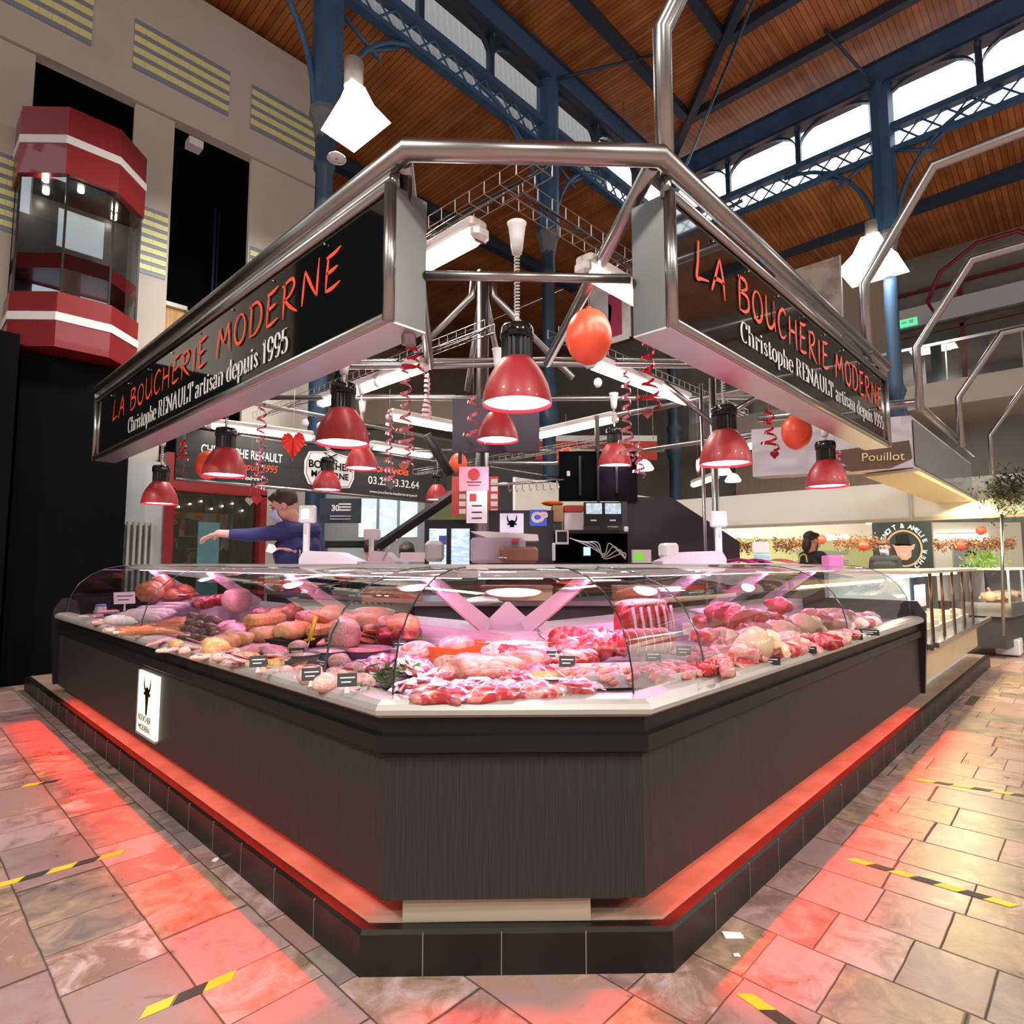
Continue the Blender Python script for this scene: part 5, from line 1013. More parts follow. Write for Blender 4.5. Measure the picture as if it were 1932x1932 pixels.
def person(label, hc, face, sh, el, wr, tips, chest, pelvis, floor_z, top_col, hair=HAIR, vox=.012, s=1.0, mask=True, longhair=False, nrm=(0, 0, 1), group=None):
    t = thing('person', label, 'person', (pelvis[0], pelvis[1], floor_z), group); b = MB(); P, M, x, f, z = head(b, hc, face, s)
    hc, chest, pelvis = Vector(hc), Vector(chest), Vector(pelvis); sh = [Vector(p) for p in sh]; el = [Vector(p) for p in el]; wr = [Vector(p) for p in wr]; tips = [Vector(p) for p in tips]
    nb = (sh[0]+sh[1])/2+Vector((0, 0, .03)); capsule(b, hc-z*.06*s-f*.02, nb, .055*s, .062*s)
    across = (sh[1]-sh[0]).normalized()
    for k in (-.5, 0, .5): capsule(b, chest+across*.11*k*1.6, pelvis+across*.09*k*1.6, .115*s, .115*s)
    capsule(b, sh[0].lerp(sh[1], .12), sh[0].lerp(sh[1], .88), .075*s, .075*s)
    feet = []
    for i in (0, 1):
        capsule(b, sh[i], el[i], .050*s, .040*s); capsule(b, el[i], wr[i], .040*s, .027*s); hand(b, wr[i], tips[i], nrm, s)
        hip = pelvis+across*(.1 if i else -.1); kn = Vector((hip.x, hip.y, (hip.z+floor_z)/2)); ft = Vector((hip.x, hip.y, floor_z+.09)); capsule(b, hip, kn, .085*s, .058*s); capsule(b, kn, ft, .056*s, .038*s); capsule(b, ft-Vector((0, 0, .045)), ft+f*.13-Vector((0, 0, .05)), .04, .035); feet.append((hip, kn, ft))
    bo = b.build('body', SKIN, t); remesh(bo, vox)
    g = MB()
    for k in (-.5, 0, .5): capsule(g, chest+across*.11*k*1.6, pelvis+across*.09*k*1.6, .135*s, .135*s)
    capsule(g, sh[0].lerp(sh[1], .08), sh[0].lerp(sh[1], .92), .088*s, .088*s); capsule(g, nb-z*.03, nb+z*.015, .085*s, .07*s)
    for i in (0, 1): capsule(g, sh[i], el[i], .064*s, .052*s); capsule(g, el[i], el[i].lerp(wr[i], .55 if i == 0 else .8), .052*s, .041*s)
    go = g.build('jacket', pmat(label[:18], top_col, .75, bump=.3), t); remesh(go, vox)
    tr = MB()
    for hip, kn, ft in feet: capsule(tr, hip, kn, .10*s, .07*s); capsule(tr, kn, ft, .07*s, .055*s)
    remesh(tr.build('trousers', pmat('dark_trousers', (.03, .03, .04), .8), t), .02)
    h = MB(); h.blob(P(0, -.028, .045), (.086*s, .10*s, .092*s), 5, .06, 18, 12, M); h.blob(P(0, .035, .092), (.066*s, .05*s, .035*s), 8, .12, 14, 8, M)
    if longhair: h.blob(P(0, -.075, -.05), (.075*s, .055*s, .13*s), 6, .1, 14, 10, M)
    h.build('hair', hair, t)
    for e in (-1, 1):
        MB().blob(P(e*.03, .086, .018), (.012*s, .007*s, .006*s), amp=0, nu=10, nv=6, M=M).build('eye', pmat('eye_dark', (.05, .03, .02), .2), t)
        MB().blob(P(e*.031, .090, .043), (.02*s, .006*s, .0045*s), amp=0, nu=10, nv=6, M=M).build('eyebrow', hair, t)
    if mask:
        m = MB(); vs = []; nu, nv = 14, 8
        for i in range(nv+1):
            for j in range(nu+1):
                a = (j/nu-.5)*2.3; v = i/nv; zz = -.015-.105*v; bulge = .030*sin(pi*min(1, v*1.15+.12)); rr = .070
                vs.append(P(sin(a)*rr, .018+cos(a)*(.082+bulge), zz-.02*abs(sin(a))*(1-2*v)*-.6))
        m.add(vs, [(i*(nu+1)+j, i*(nu+1)+j+1, (i+1)*(nu+1)+j+1, (i+1)*(nu+1)+j) for i in range(nv) for j in range(nu)], True)
        mk = m.build('face_mask', pmat('mask_blue', (.50, .60, .80), .7), t); so = mk.modifiers.new('s', 'SOLIDIFY'); so.thickness = .003
        for e in (-1, 1): MB().tube([P(e*.062, .05, -.03), P(e*.080, -.002, .01)], .0018, 5).build('mask_strap', TXTW, t)
    return t
d0 = 5.15
L_ = -RT
man = person('butcher in dark blue fleece and blue mask reaching out over the left counter', PD(536, 955, d0), L_*.94-FW*.25-Vector((0, 0, .42)),
   (PD(530, 1004, d0-.12), PD(590, 1002, d0+.22)), (PD(470, 1010, d0-.25), PD(603, 1056, d0+.15)), (PD(412, 1006, d0-.35), PD(556, 1040, d0-.12)), (PD(372, 1020, d0-.35), PD(520, 1033, d0-.18)),
   PD(562, 1040, d0+.05), PD(590, 1150, d0+.2), .15, (.018, .022, .11), vox=.0065, s=1.06, nrm=(0, 0, 1))
c = PD(513, 1036, d0-.2); m = MB(); m.prism([(-.05, -.02), (.0, -.035), (.045, -.005), (.02, .035), (-.03, .045)], c, RT, (0, 0, 1), .003)
tag(m.build('wrapping_slip', PAPER), 'crumpled white paper in the butcher\'s left hand', 'paper')
MB().lathe([(.030, -.008), (.033, -.008), (.033, .008), (.030, .008)], 16, PD(563, 1043, d0-.1), Matrix.Rotation(pi/2, 4, 'Y')).build('wrist_watch', CHROME, man)
def stander(label, px_, ytop, d, face, col, floor_z=0, vox=.014, s=1.0, **k):
    h = PD(px_, ytop, d)-Vector((0, 0, .13*s)); f = Vector(face); ac = Vector((0, 0, 1)).cross(f).normalized(); sz = h.z-.23*s
    S0 = Vector((h.x, h.y, sz)); e = lambda q, dz, fw_: S0+ac*q*s+Vector((0, 0, dz))+f*fw_
    hipz = floor_z+(h.z-floor_z)*.56
    return person(label, h, face, (e(.19, 0, 0), e(-.19, 0, 0)), (e(.23, -.27*s, .02), e(-.23, -.27*s, .02)), (e(.2, -.42*s, .2), e(-.2, -.42*s, .2)), (e(.18, -.45*s, .33), e(-.18, -.45*s, .33)), S0-Vector((0, 0, .12)), Vector((h.x, h.y, hipz)), floor_z, col, vox=vox, s=s, **k)
woman = stander('woman with dark tied hair, mask and black vest at the right', 1531, 1003, 8.6, RT*.9+FW*.2-Vector((0, 0, .2)), (.012, .012, .014), longhair=True)
stander('masked person with brown hair standing before the round pig logo', 1668, 1018, 10.6, -RT*.6-FW*.5-Vector((0, 0, .3)), (.03, .03, .035), longhair=True, hair=pmat('brown_hair', (.12, .05, .03), .6))
stander('masked person in dark clothes beneath the garland at the far right', 1831, 1040, 12.8, -FW-Vector((0, 0, .2)), (.02, .02, .04))
stander('person behind the left counter of whom only short brown hair shows', 768, 1024, 6.4, -FW-Vector((0, 0, .5)), (.2, .2, .22), floor_z=.15)
stander('person in dark green jacket behind the rear scale', 700, 1018, 7.4, L_*.3+FW, (.04, .06, .05), floor_z=.15, mask=False)
c = PD(1513, 1054, 8.4)
(MB().tube(smoothpoly([c+RT*-.05+Vector((0, 0, -.06)), c+RT*-.02+Vector((0, 0, .04)), c+RT*.05+Vector((0, 0, .05)), c+RT*.07+Vector((0, 0, -.05))], 5), .012, 6).build('yellow_emblem', pmat('yellow_print', (.6, .55, .1), .6), woman))

# ================================================================== meat, trays and price cards
def cpy(o, loc, rz, sc, label, group=None):
    c = copy_tree(o); c.location = loc; c.rotation_euler = (0, 0, rz); c.scale = (sc, sc, sc) if not isinstance(sc, tuple) else sc; c['label'] = label
    if group: c['group'] = group
    return c
STOCK = {}
def stock(kind, var):
    key = (kind, var)
    if key in STOCK: return STOCK[key]
    rnd = random.Random(hash(kind) % 1000 if 0 else sum(map(ord, kind))*7+var); m = MB(); parts = []; name, cat, mat = kind, kind.replace('_', ' '), RAW
    if kind in ('raw_sausage', 'red_sausage', 'dried_sausage', 'floured_salami', 'smoked_sausage'):
        L, r = {'raw_sausage': (.17, .016), 'red_sausage': (.18, .0105), 'dried_sausage': (.09, .026), 'floured_salami': (.34, .032), 'smoked_sausage': (.24, .018)}[kind]
        bend = rnd.uniform(-.25, .25)*L if kind != 'floured_salami' else .01; pts, rs = [], []
        for i in range(13): t = i/12; pts.append((L*(t-.5), bend*(1-(2*t-1)**2), r*1.0)); rs.append(max(.002, r*(1-abs(2*t-1)**6)**.5)*(1+.05*sin(i*2.1)))
        m.tube(pts, rs, 12); mat = {'raw_sausage': SAUS, 'red_sausage': MERG, 'dried_sausage': DRIED, 'floured_salami': FLOUR, 'smoked_sausage': SMOKE}[kind]; cat = 'sausage'
        if kind in ('floured_salami', 'smoked_sausage'):
            q = MB().tube([(L*.49, 0, r), (L*.5+.02, 0, r)], [.006, .008], 8); parts.append(('tied_end', q, BONE))
    elif kind in ('meat_chunk', 'dark_chunk', 'pork_chunk', 'minced_mound', 'ham_block', 'cooked_ham'):
        sx = {'meat_chunk': (.09, .06, .045), 'dark_chunk': (.08, .055, .04), 'pork_chunk': (.09, .06, .045), 'minced_mound': (.11, .09, .06), 'ham_block': (.10, .075, .09), 'cooked_ham': (.12, .08, .07)}[kind]
        m.blob((0, 0, sx[2]*.9), sx, rnd.randint(0, 999), .18 if kind not in ('ham_block', 'cooked_ham') else .05, 18, 12, sq=.75 if kind == 'ham_block' else 1); mat = {'dark_chunk': RAWD, 'pork_chunk': PORK, 'minced_mound': PORK, 'ham_block': PATE, 'cooked_ham': SMOKE}.get(kind, RAW); cat = 'meat'
        if kind in ('meat_chunk', 'pork_chunk', 'dark_chunk'):
            q = MB().blob((sx[0]*.2, -sx[1]*.3, sx[2]*1.35), (sx[0]*.6, sx[1]*.4, sx[2]*.55), rnd.randint(0, 999), .2, 12, 8); parts.append(('fat_layer', q, pmat('fat_pink', (.86, .55, .48), .35)))
    elif kind == 'tied_roast':
        L, r = .26, .055; pts = [(L*(i/10-.5), 0, r) for i in range(11)]; m.tube(pts, [r*(.55+.45*min(1, 4*min(i, 10-i)/10+.3))*(1+.05*(i % 2)) for i in range(11)], 16); mat = RAW; cat = 'roast'
        q = MB()
        for i in range(1, 7): x = L*(i/7-.5); q.tube([(x, r*1.04*cos(R_(a)), r+r*1.04*sin(R_(a))) for a in range(0, 361, 24)], .0022, 4, sm=False)
        parts.append(('string', q, BONE))
    elif kind == 'steak':
        m.blob((0, 0, .015), (.085, .06, .014), rnd.randint(0, 99), .15, 20, 8, sq=.8); cat = 'steak'; q = MB().tube(smoothpoly([(-.085, .0, .015), (-.06, .05, .016), (0, .066, .016), (.06, .05, .016), (.085, 0, .015)], 5), .007, 6); parts.append(('fat_edge', q, BONE))
    elif kind == 'rib_rack':
        for i in range(6):
            x = -.16+i*.064; m.blob((x, 0, .12), (.04, .045, .125), i, .08, 12, 9, sq=.8)
        mat = RAW; cat = 'rib rack'; 
        for i in range(6): parts.append(('rib_bone', MB().tube(smoothpoly([(-.13+i*.064, -.052, .01), (-.13+i*.064, -.066, .1), (-.135+i*.064, -.05, .22)], 4), [.008]*9, 8), BONE))
        parts.append(('fat_cap', MB().blob((0, .01, .235), (.2, .045, .022), 4, .15, 18, 8), pmat('fat_pink', (.86, .55, .48), .35)))
    elif kind == 'whole_chicken':
        m.blob((0, 0, .065), (.11, .075, .065), rnd.randint(0, 99), .06, 18, 12); mat = CHICK; cat = 'chicken'
        for s_ in (-1, 1):
            q = MB(); q.tube(smoothpoly([(-.03, s_*.06, .06), (.05, s_*.075, .085), (.10, s_*.045, .06), (.15, s_*.04, .05)], 5), [.034, .036, .036, .034, .032, .03, .027, .024, .022, .018, .015, .011, .009, .008, .008, .009], 10); parts.append(('leg', q, CHICK))
            parts.append(('wing', MB().tube(smoothpoly([(-.06, s_*.06, .07), (-.02, s_*.095, .06), (-.08, s_*.10, .04)], 5), .014, 8), CHICK))
    elif kind == 'kebab':
        for i in range(6): m.blob((-.09+i*.036, 0, .022), (.02, .022, .02), rnd.randint(0, 999), .15, 10, 7, sq=.7)
        mat = PORK if var % 2 else RAW; parts.append(('skewer', MB().tube([(-.16, 0, .022), (.15, 0, .022)], .002, 5), WOODC))
    elif kind == 'pastry_loaf':
        m.rbox((-.13, -.05, 0), (.13, .05, .075), .02); mat = CRUST; cat = 'pate in crust'; parts.append(('cut_face', MB().rbox((.125, -.038, .01), (.134, .038, .062), .004), PATE))
    elif kind == 'golden_pie':
        m.blob((0, 0, .03), (.07, .045, .032), var, .07, 18, 10, sq=.8); mat = CRUST; cat = 'pie'; parts.append(('crust_ridge', MB().tube([(-.06+.012*i, .012*(-1)**i, .060-.0022*abs(i-5)**1.3) for i in range(11)], .005, 6), CRUST))
    elif kind == 'terrine_slice':
        m.rbox((-.07, -.05, 0), (.07, .05, .022), .008); mat = PATE; cat = 'terrine'; parts.append(('olive_ring', MB().lathe([(.008, .022), (.016, .022), (.016, .026), (.008, .026)], 12, (.02, 0, 0)), DRIED))
    elif kind == 'breaded_cutlet': m.blob((0, 0, .014), (.07, .045, .013), var, .1, 16, 7, sq=.85); mat = BREAD_; cat = 'cutlet'
    elif kind == 'round_pate': m.blob((0, 0, .04), (.06, .06, .042), var, .05, 16, 10); mat = PATE; cat = 'pate'
    elif kind == 'vacuum_pack':
        m.blob((0, 0, .028), (.095, .055, .028), rnd.randint(0, 999), .13, 20, 9, sq=.75); mat = RAW if var % 3 else RAWD; cat = 'meat pack'
        q = MB(); k = []
        for i in range(13):
            for j in range(9): k.append((-.115+i*.0192, -.075+j*.0188, .032+.012*sin(i*1.3+var)*cos(j*1.7)+.03*max(0, 1-((i-6)/6)**2-((j-4)/4.5)**2)))
        q.add(k, [(i*9+j, i*9+j+1, i*9+j+10, i*9+j+9) for i in range(12) for j in range(8)], True); parts.append(('clear_film', q, FILM))
        if var % 2 == 0: parts.append(('round_label', MB().lathe([(.0005, .0645), (.026, .0645), (.026, .066), (.0005, .066)], 20, (.0, -.01, 0)).box((-.02, -.013, .0662), (.02, -.007, .0668)).box((-.003, -.03, .0662), (.003, .01, .0668)), PAPER))
    elif kind == 'ham_slices':
        for i in range(5): m.blob((i*.018-.04, .006*(-1)**i, .02+.004*i), (.055, .045, .006), i, .1, 14, 6, M=Matrix.Rotation(-.35, 4, 'Y'))
        mat = SMOKE if var % 2 else PORK; cat = 'sliced ham'
    elif kind == 'offal': m.blob((0, 0, .025), (.05, .022, .024), rnd.randint(0, 99), .15, 14, 8); mat = FLOUR if var % 2 else PORK
    elif kind == 'parsley':
        for i in range(60): p = Vector((rnd.gauss(0, .045), rnd.gauss(0, .025), .01+abs(rnd.gauss(0, .016)))); m.add([p, p+Vector((rnd.uniform(-.02, .02), rnd.uniform(-.02, .02), rnd.uniform(.0, .02))), p+Vector((rnd.uniform(-.02, .02), rnd.uniform(-.02, .02), .0))], [(0, 1, 2)])
        mat = GREEN; name = 'parsley_bunch'
    t = thing(name, 'x', cat)
    body = {'raw_sausage': 'casing', 'whole_chicken': 'carcass', 'vacuum_pack': 'meat', 'kebab': 'meat_cubes'}.get(kind, 'flesh')
    m.build(body, mat, t, local=True)
    for n_, q, mm in parts: q.build(n_, mm, t, local=True)
    STOCK[key] = t; t['_proto'] = 1; return t
FILM = glass('clear_film', (.98, .98, .98), .045, .3)
USED = set()
FS = {'minced_mound': .85, 'round_pate': .85, 'dried_sausage': 1.2, 'raw_sausage': 1.15, 'red_sausage': 1.2, 'rib_rack': 1.0, 'whole_chicken': 1.15, 'tied_roast': 1.15, 'pastry_loaf': 1.05, 'vacuum_pack': 1.1, 'ham_block': 1.0, 'parsley': 1.2, 'floured_salami': 1.25}
def put(kind, px_, py_, z, rz, label, sc=1, var=0, group=None, tilt=None):
    z = max(z, .903); sc = sc*FS.get(kind, 1.3); p = Z(px_, py_, z+.03); p.z = z
    if p.x > 2.16 and p.y > 2.08:      # beyond the back wall: bring the piece forward onto the raised back row
        p = PY(px_, py_, 2.03) if px_ > 960 else PX(px_, py_, 2.10); p.z = min(max(p.z-.03, .903), 1.05)
    p.y = min(p.y, 7.08); p.x = min(p.x, 6.35)
    o = stock(kind, var)
    if (kind, var) not in USED: USED.add((kind, var)); c = o; c.location = p; c.rotation_euler = (0, 0, rz); c.scale = (sc,)*3; c['label'] = label; del c['_proto']; 
    else: c = cpy(o, p, rz, sc, label)
    if group: c['group'] = group
    elif 'group' in c: del c['group']
    if tilt: c.rotation_euler = (tilt[0], tilt[1], rz)
    return c
BZ = .902
def tray_box(px_, py_, w_, d_, h, rz, mat, label, name='tray', cat='tray', z=BZ):
    h = h*1.35
    p = Z(px_, py_, z); t = thing(name, label, cat, p, rz=rz); m = MB(); e = .018; w2, d2 = w_/2, d_/2; th = .004
    o = [(-w2, -d2), (w2, -d2), (w2, d2), (-w2, d2)]; i_ = [(-w2+e, -d2+e), (w2-e, -d2+e), (w2-e, d2-e), (-w2+e, d2-e)]
    vs = [(*a, .0) for a in i_]+[(*a, h) for a in o]+[(a[0]*.97, a[1]*.97, h) for a in o]+[(a[0]*.97, a[1]*.97, th) for a in i_]
    fs = [(3, 2, 1, 0)]+[(k, (k+1) % 4, 4+(k+1) % 4, 4+k) for k in range(4)]+[(4+k, 4+(k+1) % 4, 8+(k+1) % 4, 8+k) for k in range(4)]+[(8+k, 8+(k+1) % 4, 12+(k+1) % 4, 12+k) for k in range(4)]+[(12, 13, 14, 15)]
    m.add(vs, fs); m.build('dish', mat, t, local=True); return t
def bowl(px_, py_, r, h, mat, label, fill=None, z=BZ):
    p = Z(px_, py_, z); t = thing('bowl', label, 'bowl', p); MB().lathe([(.001, 0), (r*.75, 0), (r*.95, h*.7), (r, h), (r*1.04, h), (r*1.04, h*1.03), (r*.96, h*1.03), (r*.88, h*.7), (.001, h*.5)], 28).build('dish', mat, t, local=True)
    if fill: MB().blob((0, 0, h*.8), (r*.9, r*.9, h*.3), 4, .07, 18, 8).build('filling', fill, t, local=True)
    return t
TAGB = pmat('black_price_card', (.015, .017, .018), .4)
def price(px_, py_, label, z=BZ, w_=.07, h=.048, up=.022, mat=None, rz=None, lean=.25, marks=TXTW):
    p = Z(px_, py_, z+up+h/2); p.y = min(p.y, 7.1); n = Vector((-p.x, -p.y, 0)).normalized(); x = Vector((0, 0, 1)).cross(n)*1; x = -x if x.dot(RT) < 0 else x
    if rz: x = Matrix.Rotation(rz, 3, 'Z') @ x
    t = thing('price_card', label, 'price card', (p.x, p.y, z)); yv = Vector((0, 0, 1)).cross(x); zz = (Vector((0, 0, 1))+yv*lean).normalized()
    M = frameM((p.x, p.y, z+up), x, zz)
    MB().box((-w_/2, -.001, 0), (w_/2, .001, h), M).build('card', mat or TAGB, t)
    m = MB()
    for q, a, b in ((.62, .36, .8), (.3, .3, .6)): m.box((-w_*a, -.002, h*q), (w_*(b-.4), -.001, h*(q+.09)), M)
    m.build('written_line', marks, t); MB().prism([(-.010, 0), (.010, 0), (.004, up), (-.004, up)], (p.x, p.y, z), x, (0, 0, 1), .002).build('holder', TXTW, t)
    return t
LY, RX = pi/2, 0.
rnd = random.Random(11)
G = lambda s_: s_
# --- left run, far end to corner
price(236, 1128, 'large pink white card leaning at the far left end of the case', 1.0, .16, .10, .06, PAPER, .3, marks=TDK)
for i, (x, y) in enumerate(((152, 1140), (222, 1168))):
    p = Z(x, y, .96); p.y = min(p.y, 7.1); t = thing('preserve_jar', ['blue lidded jar at the far left end of the case', 'blue lidded jar beside the pink salamis at the left'][i], 'jar', p-Vector((0, 0, .06)))
    MB().lathe([(.001, 0), (.045, 0), (.05, .02), (.05, .07), (.04, .08)], 18).build('glass_body', FLOUR, t, local=True); MB().lathe([(.045, .078), (.046, .1), (.001, .102)], 18).build('lid', pmat('blue_lid', (.15, .22, .6), .4), t, local=True)
for k, (x, y, z, ln) in enumerate(((185, 1148, .91, 'left of the first jar'), (172, 1160, .90, 'at the front left end'), (228, 1185, .90, 'before the blue lidded jar'), (200, 1170, .92, 'beside the small cards'))): put('terrine_slice', x, y, z, k, 'brown and pink terrine slice ' + ln, 1.1, k % 2)
for k, (x, y, z, s_) in enumerate(((305, 1112, 1.12, 1.0), (282, 1128, 1.06, 1.05), (345, 1124, 1.04, .85), (322, 1130, 1.03, .8))): put('cooked_ham', x, y, z, LY+.2*k, 'smoked ham on top of the heap at the far left, %s' % ['highest of all', 'under the highest one', 'right of the highest one', 'between two others'][k], s_, k % 2)
put('steak', 355, 1120, 1.11, .4, 'cut ham end with a round bone lying on the smoked hams', .8, 5)
for k in range(6): put('floured_salami', 250+k*17, 1172-k*7, .93+.012*k, LY+.9+.05*k, 'white floured salami in the row below the smoked hams', 1.0-.03*k, k % 2, 'floured salamis in the left heap')
for k in range(8): put('smoked_sausage', 268+k*15, 1188-k*3.2+(k % 2)*6, .905+.02*(k % 2), LY+1.0+.1*sin(k), 'long pinkish orange sausage at the front of the left heap', 1.15, k % 3, 'smoked sausages in the left heap')
for k in range(5): put('meat_chunk', 385+k*9, 1140-k*2, 1.02+.01*(k % 2), k, 'bright red packet of meat beside the pink ham block' if k == 0 else 'pink red trimmed piece behind the pink ham block', .75, k % 3, None if k == 0 else 'trimmings behind the ham block')
put('ham_block', 447, 1148, .98, .3, 'tall pale pink cooked ham block at the middle of the left case', 1.15, 0)
k = 0
for r_, (n, y, z) in enumerate(((4, 1203, .9), (5, 1190, .92), (4, 1177, .955), (3, 1165, .99))):
    for i in range(n): k += 1; put('dried_sausage', 350+i*14+r_*6+rnd.uniform(-3, 3), y+i*3.5, z, LY+rnd.uniform(-.4, .6), 'short dark dried sausage in the brown pile before the ham block', 1.05, k % 4, 'dried sausages piled in the left case')
for k, (x, y) in enumerate(((395, 1190), (420, 1185), (445, 1192))): put('ham_slices', x, y, .93, .6*k, 'sliced ham with dark centres beside the dried sausages', 1.1, k % 2, 'ham slices with dark centres')
for k, (x, y, z) in enumerate(((425, 1216, .895), (405, 1222, .89), (447, 1210, .91))): put('golden_pie', x, y, z, .3+k, 'orange crumbed roll at the front edge beside the meat tray, %s' % ['largest', 'nearest the glass', 'top one'][k], 1.1, k)
for k, (x, y, z) in enumerate(((470, 1190, .91), (500, 1186, .91), (500, 1173, .985))): put('pastry_loaf', x, y, z, .2+.05*k, 'golden pate in crust, %s of the stack of three' % ['left', 'lower right', 'uppermost'][k], 1.05, 0)
put('golden_pie', 503, 1204, .90, .2, 'oval golden pie in front of the crust loaves', 1.3, 3); put('golden_pie', 553, 1200, .91, .5, 'wider golden pie with slashes, right of the oval one', 1.5, 4)
tray_box(500, 1240, .34, .20, .03, .3, BLACK, 'black tray of sliced cold meat near the left front edge'); tray_box(575, 1216, .40, .24, .035, .2, BLACK, 'large black tray carrying pies beside the yellow tongs')
for k in range(9): put('ham_slices', 455+(k % 5)*20, 1228+(k//5)*14+(k % 2)*3, .91, k*.5, 'pink and white slice of cold meat in the black tray', .85, k % 3, 'slices in the black tray')
for k in range(7): put('round_pate', 520+(k % 4)*9, 1240-(k//4)*10, .915, k, 'small yellow cube of cheese pastry in the dark tray', .28, 3, 'yellow cubes in the tray')
# tongs with yellow handle
t = thing('carving_knife', 'upright yellow handled knife standing in the grey bowl', 'knife', Z(580, 1240, .93)); a, b = PX(575, 1240, 1.75), PX(596, 1163, 1.85)
MB().tube([a.lerp(b, .42), b], .014, 8).build('handle', pmat('yellow_plastic', (.85, .62, .03), .4), t); MB().tube([a, a.lerp(b, .45)], [.004, .008], 6).build('blade', CHROME, t); MB().tube([a.lerp(b, .40)-RT*.03, a.lerp(b, .44)+RT*.03], .008, 6).build('guard', pmat('yellow_plastic', (.85, .62, .03), .4), t)
bowl(568, 1262, .085, .07, pmat('grey_bowl', (.25, .24, .28), .4), 'grey bowl of pink salad nearest the left front glass', PATE); bowl(620, 1250, .095, .06, pmat('grey_bowl', (.25, .24, .28), .4), 'second grey bowl of pink salad behind the first', PATE); bowl(690, 1242, .14, .05, pmat('plum_dish', (.3, .2, .28), .4), 'wide shallow dish holding the cut brawn', PORK)
put('ham_block', 650, 1214, .94, .5, 'half cut domed brawn standing in the shallow dish', .95, 2); put('round_pate', 562, 1222, .92, 0, 'white domed cheese ball beside the yellow handle', 1.0, 6)
for k, (x, y) in enumerate(((585, 1278), (640, 1250), (705, 1262), (612, 1290), (722, 1250), (668, 1268))): put('round_pate', x, y, .90, k, 'rounded pink glazed pate among the bowls', 1.05, k % 3, 'round pink pates')
put('pastry_loaf', 660, 1190, .93, .1, 'orange terrine loaf behind the domed brawn, right one', 1.1, 0); put('pastry_loaf', 620, 1192, .93, .2, 'orange terrine loaf behind the domed brawn, left one', 1.1, 0)
for k in range(6): put('ham_slices', 640+k*16, 1205-k*1.2, .945, k, 'reddish slice of ham on the loaves behind the brawn', 1.1, 1, 'red ham slices behind the brawn')
tray_box(762, 1222, .36, .17, .05, -.35, pmat('lime_dish', (.45, .55, .04), .35), 'lime green dish of dark pate'); put('dark_chunk', 740, 1205, .94, .3, 'dark purple black pudding in the lime dish, left', 1.0, 1); put('dark_chunk', 768, 1203, .94, .6, 'dark purple black pudding in the lime dish, right', 1.0, 2)
tray_box(810, 1250, .34, .20, .055, -.2, pmat('white_enamel', (.8, .76, .76), .3), 'white oval dish of potted pork in front of the lime dish'); put('minced_mound', 790, 1236, .92, 0, 'pink potted pork filling the white dish', 1.0, 0)
tray_box(872, 1250, .36, .20, .07, .25, pmat('orange_dish', (.85, .16, .04), .35), 'orange baking dish of pale terrine behind the vacuum packs'); put('minced_mound', 862, 1228, .93, .3, 'greyish terrine filling the orange dish', 1.15, 1)
t = tray_box(745, 1290, .36, .24, .02, .25, pmat('slate_tray', (.10, .11, .14), .2), 'flat slate tray with a pale rim and parsley by the chamfer corner')
for k, (x, y) in enumerate(((735, 1270), (715, 1285), (760, 1262))): put('parsley', x, y, .915, k, 'green parsley bunch on the slate tray, %s' % ['largest', 'nearest the glass', 'at the back'][k], 1.3 if k == 0 else 1, k)
for k, (x, y) in enumerate(((680, 1262), (725, 1248), (770, 1252), (790, 1262))): put('vacuum_pack', x, y, .91, .3*k, 'wrinkled clear pack of pale pink ham beside the slate tray', .95, 1, 'clear packs beside the slate tray')
# --- chamfer front row
row = [(800, 1300, 0, .0), (850, 1275, 1, .5), (862, 1306, 3, .2), (905, 1300, 2, -.1), (955, 1280, 4, .1), (1000, 1270, 1, .1), (1040, 1300, 6, .05), (1010, 1306, 5, 0), (925, 1310, 7, .2), (830, 1312, 8, -.2), (1075, 1300, 3, 0), (960, 1306, 9, .1)]
for k, (x, y, v, a) in enumerate(row): put('vacuum_pack', x, y, .90, -pi/4+a, 'shiny vacuum packed dark red meat in the front row at the corner', 1.0, v, 'vacuum packed meat along the corner glass')
for k, (x, y) in enumerate(((905, 1258), (918, 1262), (930, 1256))): put('raw_sausage', x, y, .945, -.6, 'pale thick sausage lying on the pork cuts before the orange dish', 1.0, k, 'three pale sausages')
for k, (x, y) in enumerate(((870, 1272), (900, 1275), (940, 1275), (985, 1262), (1000, 1250))): put('pork_chunk', x, y, .905, -.7+.1*k, 'flat pale pork cut behind the vacuum packs', 1.0, k % 3, 'pork cuts behind the vacuum packs')
for k, (x, y) in enumerate(((1022, 1270), (1040, 1266), (1086, 1264), (1100, 1262), (965, 1252), (982, 1246))): put('breaded_cutlet', x, y, .915, k, 'orange breaded cutlet behind the price card at the corner', 1.0, k % 3, 'breaded cutlets')
put('minced_mound', 1018, 1228, .93, 0, 'mound of shredded pink salad meat with a server standing in it', .9, 3); tray_box(985, 1245, .30, .2, .04, -.1, pmat('orange_dish', (.85, .16, .04), .35), 'shallow orange dish under the shredded meat')
tag(MB().tube([Z(1036, 1222, .95), PD(1015, 1188, (Z(1036, 1222, .95)-EYE).dot(FW))], .007, 8).build('serving_spoon', CHROME), 'dark steel spoon standing in the shredded meat', 'spoon')
t = thing('meat_fork', 'black handled two pronged fork lying across the corner meats', 'fork', Z(950, 1255, .95)); a, b = Z(935, 1258, .975), Z(1035, 1238, .975); MB().tube([a, a.lerp(b, .42)], .012, 8).build('handle', BLACK, t); MB().tube([a.lerp(b, .42), a.lerp(b, .6)], .007, 6).build('shank', CHROME, t)
